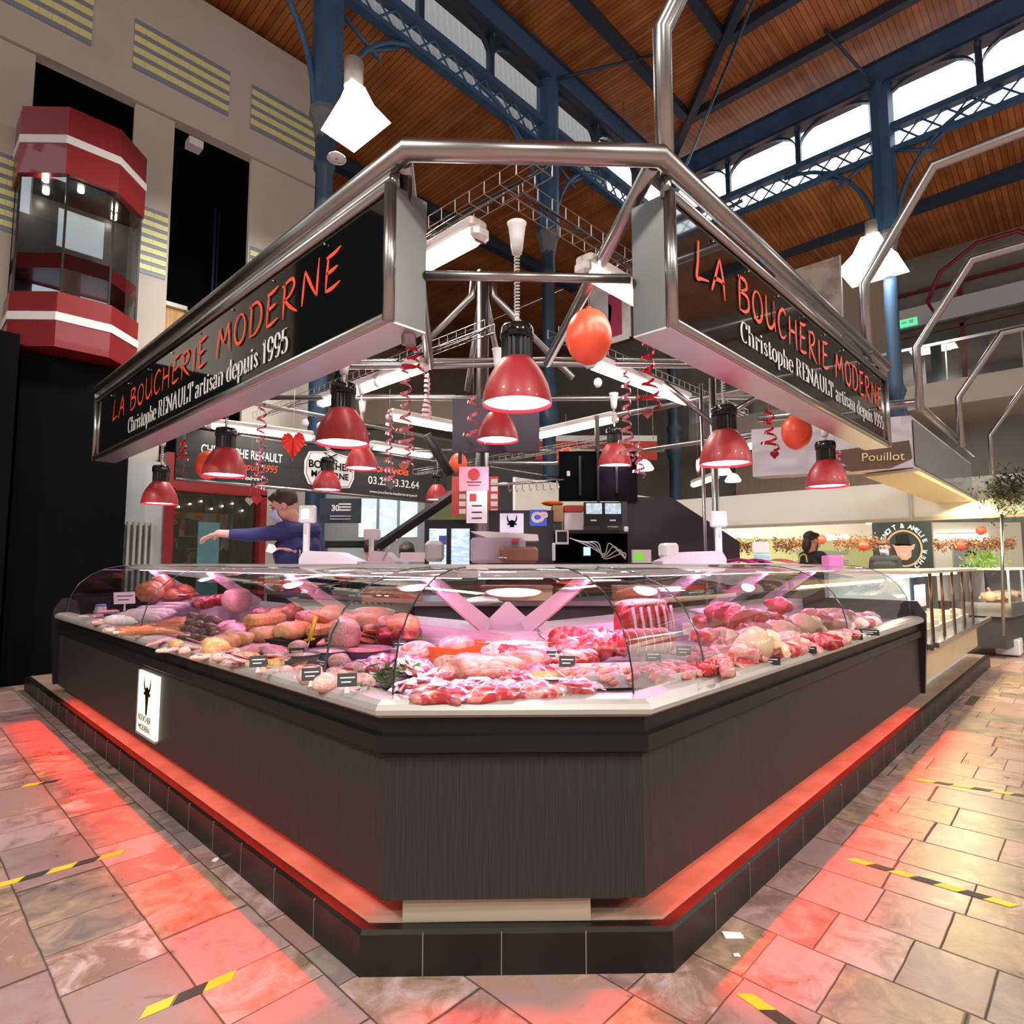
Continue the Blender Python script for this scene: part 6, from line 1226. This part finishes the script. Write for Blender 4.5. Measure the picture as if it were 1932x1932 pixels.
for s_ in (-1, 1): MB().tube([a.lerp(b, .58), a.lerp(b, .64)+Vector((0, .012*s_, 0)), b+Vector((0, .012*s_, 0))], .003, 5).build('prong', CHROME, t)
for k in range(9): put('meat_chunk', 1075+(k % 5)*14, 1216+(k//5)*14, .93+.03*(1-k//5), k, 'stringy pink red boned meat in the wrapped heap right of the spoon', 1.0, k % 4, 'boned meat heap right of the corner')
put('rib_rack', 1212, 1212, .93, -.12, 'tall rack of beef ribs standing at the back right of the corner', 1.05, 0); put('tied_roast', 1160, 1226, .93, -.3, 'rolled tied roast below the rib rack, left one', 1.0, 0); put('tied_roast', 1215, 1226, .94, -.5, 'rolled tied roast below the rib rack, right one', 1.05, 0)
# --- right run trays of sausages
def fill(t, kind, nx, ny, pitch, ry, rz, label, group, sc=1, z=.006, jit=.2):
    b = t.location; a0 = t.rotation_euler.z
    for k in range(nx*ny):
        i, j = k % nx, k//nx; lx = (i-(nx-1)/2)*pitch+rnd.uniform(-.006, .006); ly = (j-(ny-1)/2)*ry+rnd.uniform(-.008, .008)
        o = stock(kind, k % 4); loc = Vector((b.x+lx*cos(a0)-ly*sin(a0), b.y+lx*sin(a0)+ly*cos(a0), b.z+z+.016*(k % 2)))
        if (kind, k % 4) not in USED: USED.add((kind, k % 4)); c = o; c.location = loc; c.rotation_euler = (0, 0, a0+rz); c.scale = (sc,)*3; c['label'] = label; del c['_proto']
        else: c = cpy(o, loc, a0+rz+rnd.uniform(-jit, jit), sc, label)
        c['group'] = group
t = tray_box(1150, 1286, .46, .30, .04, -.66, BEDW, 'white tray of thick sausages at the right of the chamfer front'); fill(t, 'raw_sausage', 9, 2, .045, .14, pi/2-.5, 'thick pink sausage in the tray by the chamfer front', 'thick sausages by the chamfer front', 1.2)
t = tray_box(1262, 1282, .36, .26, .04, -.12, BEDW, 'white tray of pink sausages beside the corner seam'); fill(t, 'raw_sausage', 8, 2, .038, .12, pi/2-.7, 'curved pink sausage in the tray beside the corner seam', 'curved sausages beside the seam', 1.05)
t = tray_box(1318, 1250, .40, .26, .04, -.05, BEDW, 'white tray of thin red sausages behind the pink ones'); fill(t, 'red_sausage', 12, 2, .028, .12, pi/2-.75, 'thin red sausage in the tray behind the pink ones', 'thin red sausages', 1.15)
for k in range(8): put('kebab', 1320+(k % 4)*17, 1240+(k//4)*13+(k % 4)*2, .905+.02*(k % 2), .1+.05*k, 'pale pink meat skewer right of the thin red sausages', 1.0, k % 3, 'meat skewers')
for k, (x, y, z, s_) in enumerate(((1370, 1172, 1.0, 1.3), (1395, 1180, .98, 1.3), (1425, 1176, .99, 1.1), (1470, 1150, 1.02, 1.1), (1450, 1178, .97, 1.0))): put('meat_chunk', x, y, z, .3*k, 'deep red beef cut in the right case, %s' % ['first from the rib rack', 'second from the rib rack', 'third from the rib rack', 'highest', 'beside the highest'][k], s_, k % 4)
for k in range(6): put('steak', 1405+k*12, 1192-k*1.5, .955, k, 'red steak with a white fat edge before the large beef cuts', .9, k % 4, 'steaks in the right case')
put('tied_roast', 1335, 1185, .94, -.1, 'tied pink roast behind the plastic cards in the right case', .95, 0)
put('whole_chicken', 1422, 1236, .91, .6, 'yellow whole chicken nearest the front glass of the right case', 1.15, 0); put('whole_chicken', 1512, 1196, .91, .5, 'yellow whole chicken, farther along the right case', 1.1, 0); put('whole_chicken', 1470, 1205, .92, .9, 'pale poultry between the two yellow chickens', .95, 1)
for k in range(12): put('pork_chunk', 1368+(k % 6)*24, 1226-(k % 6)*5+(k//6)*16-(k//6)*2, .91+.02*(k % 2), k*.7, 'pink meat joint packed around the chickens', .85, k % 4, 'joints around the chickens')
for k in range(7): put('meat_chunk', 1450+(k % 4)*17, 1226-(k % 4)*5+(k//4)*9, .90, k*.9, 'red rabbit and veal piece before the farther chicken', .8, k % 4, 'red pieces near the far chicken')
for k in range(10): put('raw_sausage', 1548+(k % 5)*13, 1196-(k % 5)*3.5+(k//5)*9, .91+.015*(k % 2), .8, 'plump pink chop in the row near the right end', 1.1, k % 4, 'plump pink pieces near the right end')
for k in range(12): put('offal', 1575+(k % 6)*13, 1175-(k % 6)*1.5+(k//6)*9, .925, .9+.1*k, 'pale folded piece at the far right end of the case', 1.35, k % 4, 'pale pieces at the far right end')
for k in range(6): put('pork_chunk', 1530+k*12, 1170, .95, k*.7, 'pink roast piece at the back near the right end', 1.0, k % 4, 'pink pieces at the back right')
# --- extra pieces that fill the gaps of the heaps
for k in range(26):
    x = 300+k*16; y = 1208+k*3.0+(k % 2)*8
    put(('ham_slices', 'terrine_slice', 'golden_pie', 'round_pate')[k % 4], x, y, .905, k*.8, ('pink and white sliced meat', 'flat slice of terrine', 'small golden pastry', 'round pink pate')[k % 4]+' in the front row of the left case', .62, k % 3, ('front row sliced meats', 'front row terrines', 'front row pastries', 'front row pates')[k % 4])
for k in range(22):
    x = 500+(k % 11)*26; y = 1168+(k % 11)*2.2-(k//11)*9
    put(('ham_slices', 'cooked_ham', 'pork_chunk')[k % 3], x, y, .93, k*.8, ('ham slices', 'smoked ham piece', 'pale meat piece')[k % 3]+' in the back row of the left case', .75, k % 3, ('back row ham slices', 'back row smoked pieces', 'back row pale pieces')[k % 3])
for k in range(16):
    x = 940+(k % 8)*22; y = 1236+(k//8)*12
    put('meat_chunk' if k % 2 else 'pork_chunk', x, y, .91, k*.8, ('pink pork piece' if k % 2 == 0 else 'red meat piece')+' behind the breaded cutlets', .8, k % 4, 'pork pieces behind the cutlets' if k % 2 == 0 else 'red pieces behind the cutlets')
for k in range(24):
    x = 1330+(k % 12)*25; y = 1258-(k % 12)*5.0-(k//12)*52+(k % 12)*1.5*(k//12)
    put(('meat_chunk', 'pork_chunk', 'ham_slices')[k % 3], x, y, .91+.05*(k//12), k*.9, ('red boned meat', 'pink pork joint', 'sliced pork')[k % 3]+(' in the front row' if k < 12 else ' in the back row')+' of the right case', .75, k % 4 if k % 3 else k % 3, ('red', 'pink', 'sliced')[k % 3]+(' front' if k < 12 else ' back')+' row pieces on the right')
# --- price cards
for x, y, lb in ((487, 1248, 'black price card before the black tray of cold meat'), (560, 1232, 'tilted black card beside the yellow handle'), (625, 1208, 'black card left of the domed brawn'), (680, 1166, 'black card standing behind the red ham slices'), (702, 1200, 'black card right of the domed brawn'),
  (753, 1217, 'black card in front of the lime dish'), (587, 1272, 'black card leaning before the nearest grey bowl'), (655, 1283, 'black card by the round pates at the front glass'), (880, 1198, 'small purple white card above the orange dish'), (920, 1250, 'black card tilted behind the pale sausages'),
  (1070, 1248, 'black card with white writing behind the breaded cutlets'), (1045, 1238, 'black card leaning against the spoon dish'), (1168, 1182, 'black card hanging on the rib rack'), (1234, 1212, 'black card on the rolled roast'), (1232, 1238, 'tall black card between the sausage trays'), (1290, 1228, 'black card behind the thin red sausages')):
    price(x, y, lb, .93, lean=.3)
for x, y, lb in ((1447, 1245, 'framed dark card at the front glass before the nearest chicken'), (1518, 1224, 'framed dark card at the front glass, second along the right case'), (1570, 1212, 'framed dark card at the front glass, third along the right case'), (1543, 1182, 'framed dark card on the meats before the plump pieces'), (1608, 1200, 'framed dark card at the front glass, fourth along the right case'), (1640, 1192, 'framed dark card at the front glass, last along the right case')): price(x, y, lb, .90, .12, .045, .01, lean=.8)
price(773, 1306, 'low black card at the left end of the corner glass', .885, .16, .05, .01, lean=.1); price(959, 1302, 'lilac card in the middle of the corner glass', .885, .14, .055, .02, pmat('lilac_card', (.55, .25, .75), .5), lean=.1)
for x, y, lb in ((1325, 1165, 'white card with a yellow picture right of the rib rack'), (1385, 1148, 'white card standing among the beef cuts'), (1375, 1205, 'white plastic card leaning before the tied roast'), (1408, 1208, 'grey plastic card right of the leaning white one'), (1440, 1200, 'white plastic card near the steaks'), (1300, 1186, 'pale triangular card on the roast')): price(x, y, lb, .95, .07, .075, .03, pmat('pale_card', (.72, .66, .70), .4), .5, marks=pmat('yellow_print', (.6, .55, .1), .6))
# things on the rear ledge inside
for x, y, w_, d, lb in ((735, 1125, 105, 4.6, 'long orange cardboard box on the rear worktop, left'), (975, 1122, 135, 4.5, 'light wooden crate on the rear worktop in the middle'), (1225, 1122, 120, 4.6, 'orange carton with printed lines on the rear worktop, right')):
    p = PD(x-w_/2, y+12, d); M = frameM(p, RT); k = d/FPX; mm = pmat('pink_cardboard', (.62, .30, .16), .8) if 'crate' not in lb else pmat('pale_wood', (.55, .40, .22), .7)
    t = thing('crate' if 'crate' in lb else 'carton', lb, 'box', p); MB().rbox((0, 0, 0), (w_*k, .25, 27*k), .004, M).build('box_body', mm, t); MB().box((-.005, -.004, 24*k), (w_*k+.005, .26, 28*k), M).build('top_rim', pmat('pink_white_rim', (.7, .5, .42), .6), t)
PREP = pmat('dark_worktop_unit', (.035, .032, .04), .5)
t = thing('rear_worktop', 'dark worktop unit running behind the case inside the stall', 'worktop', (3.2, 3.1, .15))
MB().box((2.95, 3.7, .15), (3.05, 6.5, 1.08)).build('front_panel', PREP, t); MB().box((0, 0, .15), (1.65, .1, 1.08), frameM(Vector((2.85, 3.75, 0)), (.71, -.71, 0))).build('front_panel', PREP, t)
MB().box((0, 0, 1.08), (1.75, .5, 1.115), frameM(Vector((2.8, 3.73, 0)), (.71, -.71, 0))).build('worktop', STEEL, t); MB().box((2.93, 3.7, 1.08), (3.5, 6.5, 1.115)).build('worktop', STEEL, t); MB().box((4.1, 2.7, .15), (6.5, 2.8, 1.08)).build('front_panel', PREP, t); MB().box((4.05, 2.68, 1.08), (6.5, 3.2, 1.115)).build('worktop', STEEL, t)
for x, lb in ((700, 'white paper bag folded on the left rear ledge'), (1340, 'white paper sheets on the right rear ledge'), (905, 'small white tray behind the corner brackets')):
    p = PD(x, 1150, 4.2); p.z = 1.12 if x == 905 else 1.05; tag(MB().blob(p+Vector((0, 0, .02)), (.14, .12, .025), x, .25).build('folded_paper', PAPER), lb, 'paper')

# ================================================================== stalls further along the right
LAV = pmat('lavender_panel', (.55, .50, .56), .5); BR = pmat('beige_underside', (.50, .42, .30), .5)
t = thing('neighbour_canopy', 'lavender canopy box of the next stall behind the right sign', 'canopy', (7.3, 1.6, 2.34))
A_, B_ = Vector((7.0, 1.25, 0)), Vector((6.55, 2.65, 0))
MB().prism([(A_.x, A_.y), (11.0, 1.25), (11.0, 1.6), (7.2, 1.6), (B_.x+.25, B_.y), (B_.x, B_.y)], (0, 0, 2.34), (1, 0, 0), (0, 1, 0), .52).build('box', LAV, t)
m = MB(); m.add([(A_.x+.05, 1.24, 2.37), (10.9, 1.24, 2.37), (10.9, 1.24, 2.83), (A_.x+.05, 1.24, 2.83)], [(0, 1, 2, 3)]); m.build('glossy_face', pmat('grey_gloss', (.30, .30, .31), .08), t)
MB().prism([(A_.x-.02, 1.2), (11.0, 1.2), (11.0, 1.7), (7.1, 1.7)], (0, 0, 2.30), (1, 0, 0), (0, 1, 0), .03).build('soffit', BR, t)
MB().tube([(6.6, 2.6, 2.98), (7.0, 1.2, 2.98), (11, 1.2, 2.98)], .035, 10).build('top_tube', STEEL, t)
dd = (A_-B_).normalized(); nn = Vector((-dd.y, dd.x, 0)); pc = A_+(B_-A_)*.26+Vector((0, 0, 2.45)); nn = nn if nn.dot(-pc) > 0 else -nn; uu = Vector((0, 0, 1)).cross(nn)
MB().prism([(-.36, .10), (.36, .16), (.38, -.02), (.2, -.10), (-.15, -.12), (-.34, -.04)], pc+nn*.01, uu, (0, 0, 1), .006).build('brown_banner', pmat('brown_sign', (.10, .05, .03), .5), t)
text('Pouillot', .12, pc+nn*.022-uu*.06+Vector((0, 0, -.02)), uu, Vector((0, 0, 1))+uu*.08, pmat('gold_letter', (.7, .62, .3), .5), t)
t = thing('pale_fascia', 'long pale cream fascia spanning behind the right counter', 'fascia', (9, 6, 2.1)); CR = pmat('cream_fascia', (.92, .90, .80), .6)
MB().box((6.4, 6.07, 2.07), (11.0, 6.12, 2.66)).build('panel', CR, t); MB().box((11.0, .4, 2.1), (11.06, 6.12, 2.66)).build('panel', CR, t); MB().box((10.96, 2.0, 2.08), (11.0, 2.05, 2.68)).build('joint', ALU, t)
MB().box((6.4, 6.05, 2.03), (11.0, 6.14, 2.07)).box((10.97, .4, 2.05), (11.08, 6.12, 2.1)).build('lower_rail', BR, t)
# glass display of the next stall
t = thing('neighbour_display', 'glass display case with bronze posts on a tan base, next stall to the right', 'display counter', (8.5, 1.5, .15))
TAN = pmat('tan_panel', (.55, .42, .24), .3, noise=(2, (.62, .5, .3), (1, 1, 1), .3, .7))
MB().box((6.65, 1.22, .3), (10.3, 1.26, .62)).build('base_panel', TAN, t); MB().box((6.65, 1.35, .15), (10.3, 2.1, .6)).build('base_body', WHITEP, t); MB().box((6.62, 1.1, .62), (10.35, 1.3, .67)).box((6.62, 1.06, .645), (10.35, 1.1, .69)).build('bottom_rail', CHROME, t)
MB().box((6.62, 1.18, 1.30), (10.35, 2.0, 1.33)).build('top_rail', pmat('warm_top', (.6, .52, .38), .3), t)
m = MB(); m.add([(6.65, 1.2, .67), (10.3, 1.2, .67), (10.3, 1.2, 1.3), (6.65, 1.2, 1.3)], [(0, 1, 2, 3)]); m.build('glass_front', glass('blueish_glass', (.9, .95, .98), .3), t)
for x in (7.15, 7.75, 8.4, 9.1, 9.8): MB().tube([(x, 1.19, .67), (x, 1.19, 1.3)], .015, 8).build('bronze_post', pmat('bronze', (.13, .06, .035), .3, .6), t)
MB().box((6.65, 1.3, .67), (10.3, 2.0, .72)).build('shelf', pmat('cream_shelf', (.8, .74, .6), .4), t); MB().box((6.65, 1.96, .7), (10.3, 2.0, 1.3)).build('rear_panel', pmat('pale_blue_back', (.62, .78, .88), .4), t)
MB().tube([(6.7, 1.4, 1.27), (10.2, 1.4, 1.27)], .015, 8).build('lit_tube', TUBE_W, t)
CH = [pmat('cheese_cream', (.85, .72, .42), .5), pmat('cheese_tan', (.70, .42, .16), .5), pmat('cheese_white', (.85, .82, .74), .5)]
cp_ = []
for k in range(44):
    x = 6.85+(k % 22)*.155; y = 1.38+(k//22)*.22; r = rnd.uniform(.05, .075); a = rnd.uniform(0, 3); h = rnd.uniform(.04, .09)
    o = MB().prism([(0, 0)]+[(r*1.5*cos(R_(q)), r*1.5*sin(R_(q))) for q in range(0, 75, 12)] if k % 3 else [(r*cos(R_(q)), r*sin(R_(q))) for q in range(0, 360, 20)], (x, y, .72), (cos(a), sin(a), 0), (-sin(a), cos(a), 0), h).build('cheese', CH[k % 3]); tag(o, ['cream coloured cheese in the glass display at the right', 'tan rinded cheese in the glass display at the right', 'white cheese in the glass display at the right'][k % 3], 'cheese', ['cream cheeses', 'tan cheeses', 'white cheeses'][k % 3])
tag(MB().box((8.2, 1.5, .9), (8.7, 1.52, 1.15)).build('white_notice_card', PAPER), 'white notice standing in the middle of the glass display', 'notice')
# farther chicken counter
t = thing('poultry_display', 'chrome framed glass counter with roast poultry at the far right', 'display counter', (12.7, 1.2, .2)); p0 = PD(1853, 1180, 12.2); M = frameM(Vector((11.4, .93, 0)), (1, -.12, 0))
MB().box((0, 0, .62), (2.4, .9, .82), M).build('chrome_base', CHROME, t); MB().box((.1, .1, .15), (2.3, .8, .62), M).build('lower_body', pmat('dark_body', (.05, .05, .05), .5), t); MB().box((0, 0, 1.3), (2.4, .9, 1.33), M).build('top', WHITEP, t); MB().box((0, .85, .82), (2.4, .9, 1.3), M).build('rear_panel', WHITE, t)
for x in (0, .8, 1.6, 2.37): MB().box((x, 0, .82), (x+.03, .03, 1.3), M).build('corner_post', CHROME, t)
for k in range(5): put('whole_chicken', 1860, 1100, .83, k, 'roast chicken in the farthest glass counter', 1.0, 0, 'roast chickens at the far right').location = M @ Vector((.25+k*.3, .3, .83))
t = thing('foam_crate', 'white crate on the ground below the poultry counter', 'crate', (11.6, .7, 0)); MB().rbox((11.9, .90, .02), (12.35, 1.2, .26), .02).build('crate_body', WHITE, t)
# round logo wall
t, a, u, L, h, M = flat('logo_wall', 'dark panel with a round pig logo wearing a black top hat', 'sign', 1652, 983, 1762, 1072, 11.4, pmat('dark_green_panel', (.02, .03, .025), .5), .05)
cc = M @ Vector((L*.50, -.008, h*.42)); rr = L*.40; U3 = Vector((u.x, u.y, 0)).normalized(); Zz = Vector((0, 0, 1)); CB_ = lambda a, b: cc+U3*a*rr+Zz*b*rr
def disc(r0, r1, mat, nm, off): 
    m = MB(); n = 40; vs = [cc-u.cross(Zz)*-off+U3*r*rr*cos(2*pi*i/n)+Zz*r*rr*sin(2*pi*i/n) for r in (r0, r1) for i in range(n)]; m.add(vs, [(i, (i+1) % n, n+(i+1) % n, n+i) for i in range(n)]); return m.build(nm, mat, t)
disc(.72, .80, pmat('gold_ring', (.55, .38, .2), .5), 'gold_ring', .004)
PIG = pmat('pig_pink', (.80, .32, .26), .6)
MB().prism([(-.5, .16), (-.25, .1), (0, .14), (.25, .1), (.5, .2), (.42, -.02), (.3, -.1), (.3, -.35), (.1, -.5), (-.15, -.48), (-.3, -.3), (-.4, -.0)], cc, U3*rr, Zz*rr, .004).build('pig_head', PIG, t)
MB().prism([(-.28, .16), (-.32, .55), (-.1, .62), (.25, .6), (.26, .15)], cc, U3*rr, Zz*rr, .006).build('top_hat', BLACK, t); MB().prism([(-.4, .12), (.35, .12), (.3, .18), (-.35, .2)], cc, U3*rr, Zz*rr, .007).build('hat_brim', BLACKM, t)
MB().prism([(-.02+.13*cos(R_(q)), -.28+.09*sin(R_(q))) for q in range(0, 360, 20)], cc, U3*rr, Zz*rr, .008).build('snout', pmat('snout_pink', (.85, .42, .36), .6), t)
def arc_text(s, a0, a1, r, size):
    for i, ch in enumerate(s):
        a = R_(a0+(a1-a0)*i/(len(s)-1)); U_ = U3*sin(a)-Zz*cos(a); V_ = U3*cos(a)+Zz*sin(a)
        if ch != ' ': text(ch, size, cc+U3*r*rr*cos(a)+Zz*r*rr*sin(a)-U_*size*.3, U_, V_, TXTW, t, bold=.004)
arc_text('BENOIT & AMELIE', 165, 20, .88, .12); arc_text('BOUCHER', -88, -18, -.0+.98, .13) if 0 else arc_text('REHC', -18, -70, .93, .13) if 0 else None
for i, ch in enumerate('CHER'): a = R_(-62+16*i); U_ = -U3*sin(a)+Zz*cos(a); V_ = -(U3*cos(a)+Zz*sin(a)); text(ch, .12, cc+(U3*cos(a)+Zz*sin(a))*rr*.98, U_, V_, TXTW, t, bold=.003)
# back of the right part: lit wall, garlands, lamps
YG = pmat('yellow_green_wall', (.48, .50, .22), .6)
t, a, u, L, h, M = flat('lit_stall_wall', 'yellow green lit wall of a far stall behind the garlands', 'wall panel', 1270, 975, 1660, 1085, 15, YG, .1)
inb(M, 0, h*.62, L, h, pmat('cream_lit', (.8, .76, .62), .6), t, 'upper_band', -.02); inb(M, L*.6, h*.36, L*.85, h*.42, GREYW, t, 'grey_band', -.02); inb(M, L*.6, h*.2, L*.85, h*.26, GREYW, t, 'grey_band', -.02)
t, a, u, L, h, M = flat('cream_stall_back', 'cream lit stall back at the far right behind the garland', 'wall panel', 1765, 985, 1932, 1075, 14.5, pmat('cream_lit', (.8, .76, .62), .6), .1); inb(M, L*.2, 0, L*.6, h*.55, GREYW, t, 'grey_panel', -.05)
t, a, u, L, h, M = flat('dark_shop_front', 'dark shop front with blue lettering left of the right post', 'shop front', 1288, 990, 1345, 1060, 12, pmat('navy_front', (.03, .04, .07), .4), .05); inb(M, .05, h*.3, L-.05, h*.6, pmat('blue_lit', (.15, .3, .6), .4, emit=(.2, .4, .8), es=.6), t, 'lit_window'); text('Coeur', .12, M @ Vector((L*.15, -.006, h*.8)), RT, (0, 0, 1), TXTW, t)
GAR = marbled('copper_tinsel', (.12, .05, .02), (.75, .35, .15), 30)
for i, (x0, x1, y, d, lb) in enumerate(((1312, 1445, 1030, 11, 'copper tinsel garland left of the woman in the vest'), (1460, 1520, 1028, 11, 'copper tinsel garland behind the woman in the vest'), (1572, 1655, 1024, 11, 'copper tinsel garland left of the round logo'), (1755, 1915, 1026, 12, 'long copper tinsel garland right of the round logo'))):
    m = MB(); n = int((x1-x0)*9)
    for k in range(n):
        p = PD(x0+(x1-x0)*rnd.random(), y+rnd.gauss(0, 6), d+rnd.uniform(-.15, .15)); q = Vector([rnd.uniform(-.07, .07) for _ in range(3)]); q2 = Vector([rnd.uniform(-.03, .03) for _ in range(3)]); m.add([p, p+q, p+q2], [(0, 1, 2)])
    tag(m.build('garland', GAR), lb, 'garland', kind='stuff')
for x, y, d, lb in ((1629, 1030, 10.8, 'orange round bauble under the garland left of the logo'), (1812, 1029, 11.8, 'orange round bauble under the garland right of the logo'), (1851, 1001, 12, 'red heart ornament above the far right garland'), (1550, 1018, 11.5, 'small red heart ornament above the woman in the vest')): tag(MB().blob(PD(x, y, d), (.09, .09, .09), 3, .05).build('bauble', BALLOON), lb, 'ornament')
for k, (x0, x1, y, d, lb) in enumerate(((1635, 1660, 985, 12, 'lit tube lamp left of the round logo'), (1772, 1828, 974, 12, 'lit tube lamp right of the round logo'), (1545, 1600, 1016, 14, 'bright tube above the left garland'), (1765, 1860, 1012, 14.5, 'bright tube above the far right garland'), (1322, 1352, 1012, 13, 'bright tube above the dark shop front'))):
    t = thing('stall_tube_lamp', lb, 'tube light', PD(x0, y, d)); MB().tube([PD(x0, y, d), PD(x1, y-2, d)], .045, 8).build('lit_tube', TUBE_W, t); MB().tube([PD(x0, y-4, d), PD(x1, y-6, d)], .03, 4, sm=False).build('housing', WHITEP, t)
p = PD(1892, 1000, 11); t = thing('hanging_plant', 'hanging green plant ball at the right edge', 'plant', PD(1900, 945, 8.5)); m = MB()
for k in range(1500):
    c = PD(1905, 928, 8.5)+Vector([rnd.gauss(0, .14) for _ in range(3)]); q = Vector([rnd.uniform(-.07, .07) for _ in range(3)]); m.add([c, c+q, c+q.cross(Vector((.3, .2, .9)))*.4], [(0, 1, 2)])
m.build('leaves', pmat('dark_green_leaf', (.05, .07, .025), .6), t); MB().tube([PD(1890, 970, 8.5), PD(1893, 1200, 8.5)], .02, 8).build('stem', STEEL, t)
m = MB()
for k in range(700):
    c = PD(1862, 1058, 9.5)+Vector((rnd.gauss(0, .25), rnd.gauss(0, .12), rnd.gauss(0, .07))); q = Vector([rnd.uniform(-.09, .09) for _ in range(3)]); m.add([c, c+q, c+q.cross(Vector((.3, .2, .9)))*.3], [(0, 1, 2)])
tag(m.build('fern_plant', pmat('bright_green_leaf', (.22, .35, .08), .6)), 'bright green fern on the counter at the far right', 'plant', kind='stuff')

# ================================================================== floor tape, litter, drain
YT = pmat('yellow_tape', (.85, .62, .04), .5); BT = pmat('worn_black_tape', (.05, .045, .04), .6)
def tape(x, y0, y1, label, w_=.05, ang=0):
    n = max(2, int(abs(y1-y0)/.075)); t = thing('floor_tape', label, 'tape', (x, (y0+y1)/2, .003)); 
    return t, n
def tape_line(a, b, label, w_=.045):
    a, b = Vector(a), Vector(b); d = b-a; L = d.length; d.normalize(); nn_ = Vector((-d.y, d.x, 0)); n = max(2, int(L/.085)); t = thing('floor_tape', label, 'tape', (a+b)/2)
    for i in range(n):
        s0 = L*i/n; s1 = L*(i+.85+.3*rnd.random())/n; s1 = min(s1, L*(i+1)/n); sk = .03
        vs = [a+d*s0, a+d*s1, a+d*(s1+sk)+nn_*w_, a+d*(s0+sk)+nn_*w_]; vs = [v+Vector((0, 0, .003)) for v in vs]+[v+Vector((0, 0, .001)) for v in vs]
        MB().add(vs, [(0, 1, 2, 3), (4, 7, 6, 5), (0, 4, 5, 1), (1, 5, 6, 2), (2, 6, 7, 3), (3, 7, 4, 0)]).build('yellow_stripe' if i % 2 == 0 else 'black_stripe', YT if i % 2 == 0 else BT, t)
tape_line(Z(-20, 1680, 0), Z(228, 1612, 0), 'yellow and black floor tape at the left edge of the picture'); tape_line(Z(262, 1925, 0), Z(438, 1850, 0), 'yellow and black floor tape at the bottom left')
tape_line(Z(1388, 1876, 0), Z(1480, 1940, 0), 'red and yellow floor tape at the bottom right'); tape_line(Z(1595, 1622, 0), Z(1905, 1712, 0), 'worn yellow floor tape at the middle right'); tape_line(Z(1725, 1472, 0), Z(1945, 1506, 0), 'faint yellow floor tape farther along the right aisle'); tape_line(Z(38, 1486, 0), Z(104, 1476, 0), 'short worn yellow tape on the left paving')
p = Z(1385, 1768, 0); m = MB(); m.prism([(-.035, -.012), (.035, -.012), (.03, .015), (-.04, .02)], p+Vector((0, 0, .004)), RT, Vector((FW.x, FW.y, .25)), .001); m.prism([(-.035, .0), (.035, .0), (.035, .008), (-.035, .006)], p+Vector((0, 0, .001)), RT, (0, 0, 1), .001); tag(m.build('paper_slip', PAPER), 'folded white paper slip on the floor at the right of the corner', 'paper')
p = Z(405, 1624, 0); tag(MB().prism([(-.012, -.01), (.01, -.014), (.018, .0), (.01, .016), (-.008, .012)], p+Vector((0, 0, .004)), RT, Vector((FW.x, FW.y, .2)), .001).build('paper_scrap', PAPER), 'small pink lit paper scrap on the left paving', 'paper')
p = Z(1390, 1804, 0); tag(MB().prism([(-.012, -.006), (.012, -.008), (.01, .008), (-.01, .006)], p+Vector((0, 0, .004)), RT, Vector((FW.x, FW.y, .2)), .001).build('paper_scrap', PAPER), 'tiny scrap below the white slip', 'paper')
p = Z(1835, 1322, 0); t = thing('floor_drain', 'slotted floor drain in the right aisle', 'drain', p); MB().box((p.x-.3, p.y-.05, 0), (p.x+.3, p.y+.05, .003)).build('drain_plate', pmat('tan_metal', (.4, .32, .2), .5), t)
for k in range(12): MB().box((p.x-.28+k*.047, p.y-.04, .003), (p.x-.255+k*.047, p.y+.04, .004)).build('slot', BLACKM, t)
# unused prototypes never placed
for o in [o for o in bpy.data.objects if o.get('_proto')]:
    for c in list(o.children): bpy.data.objects.remove(c)
    bpy.data.objects.remove(o)
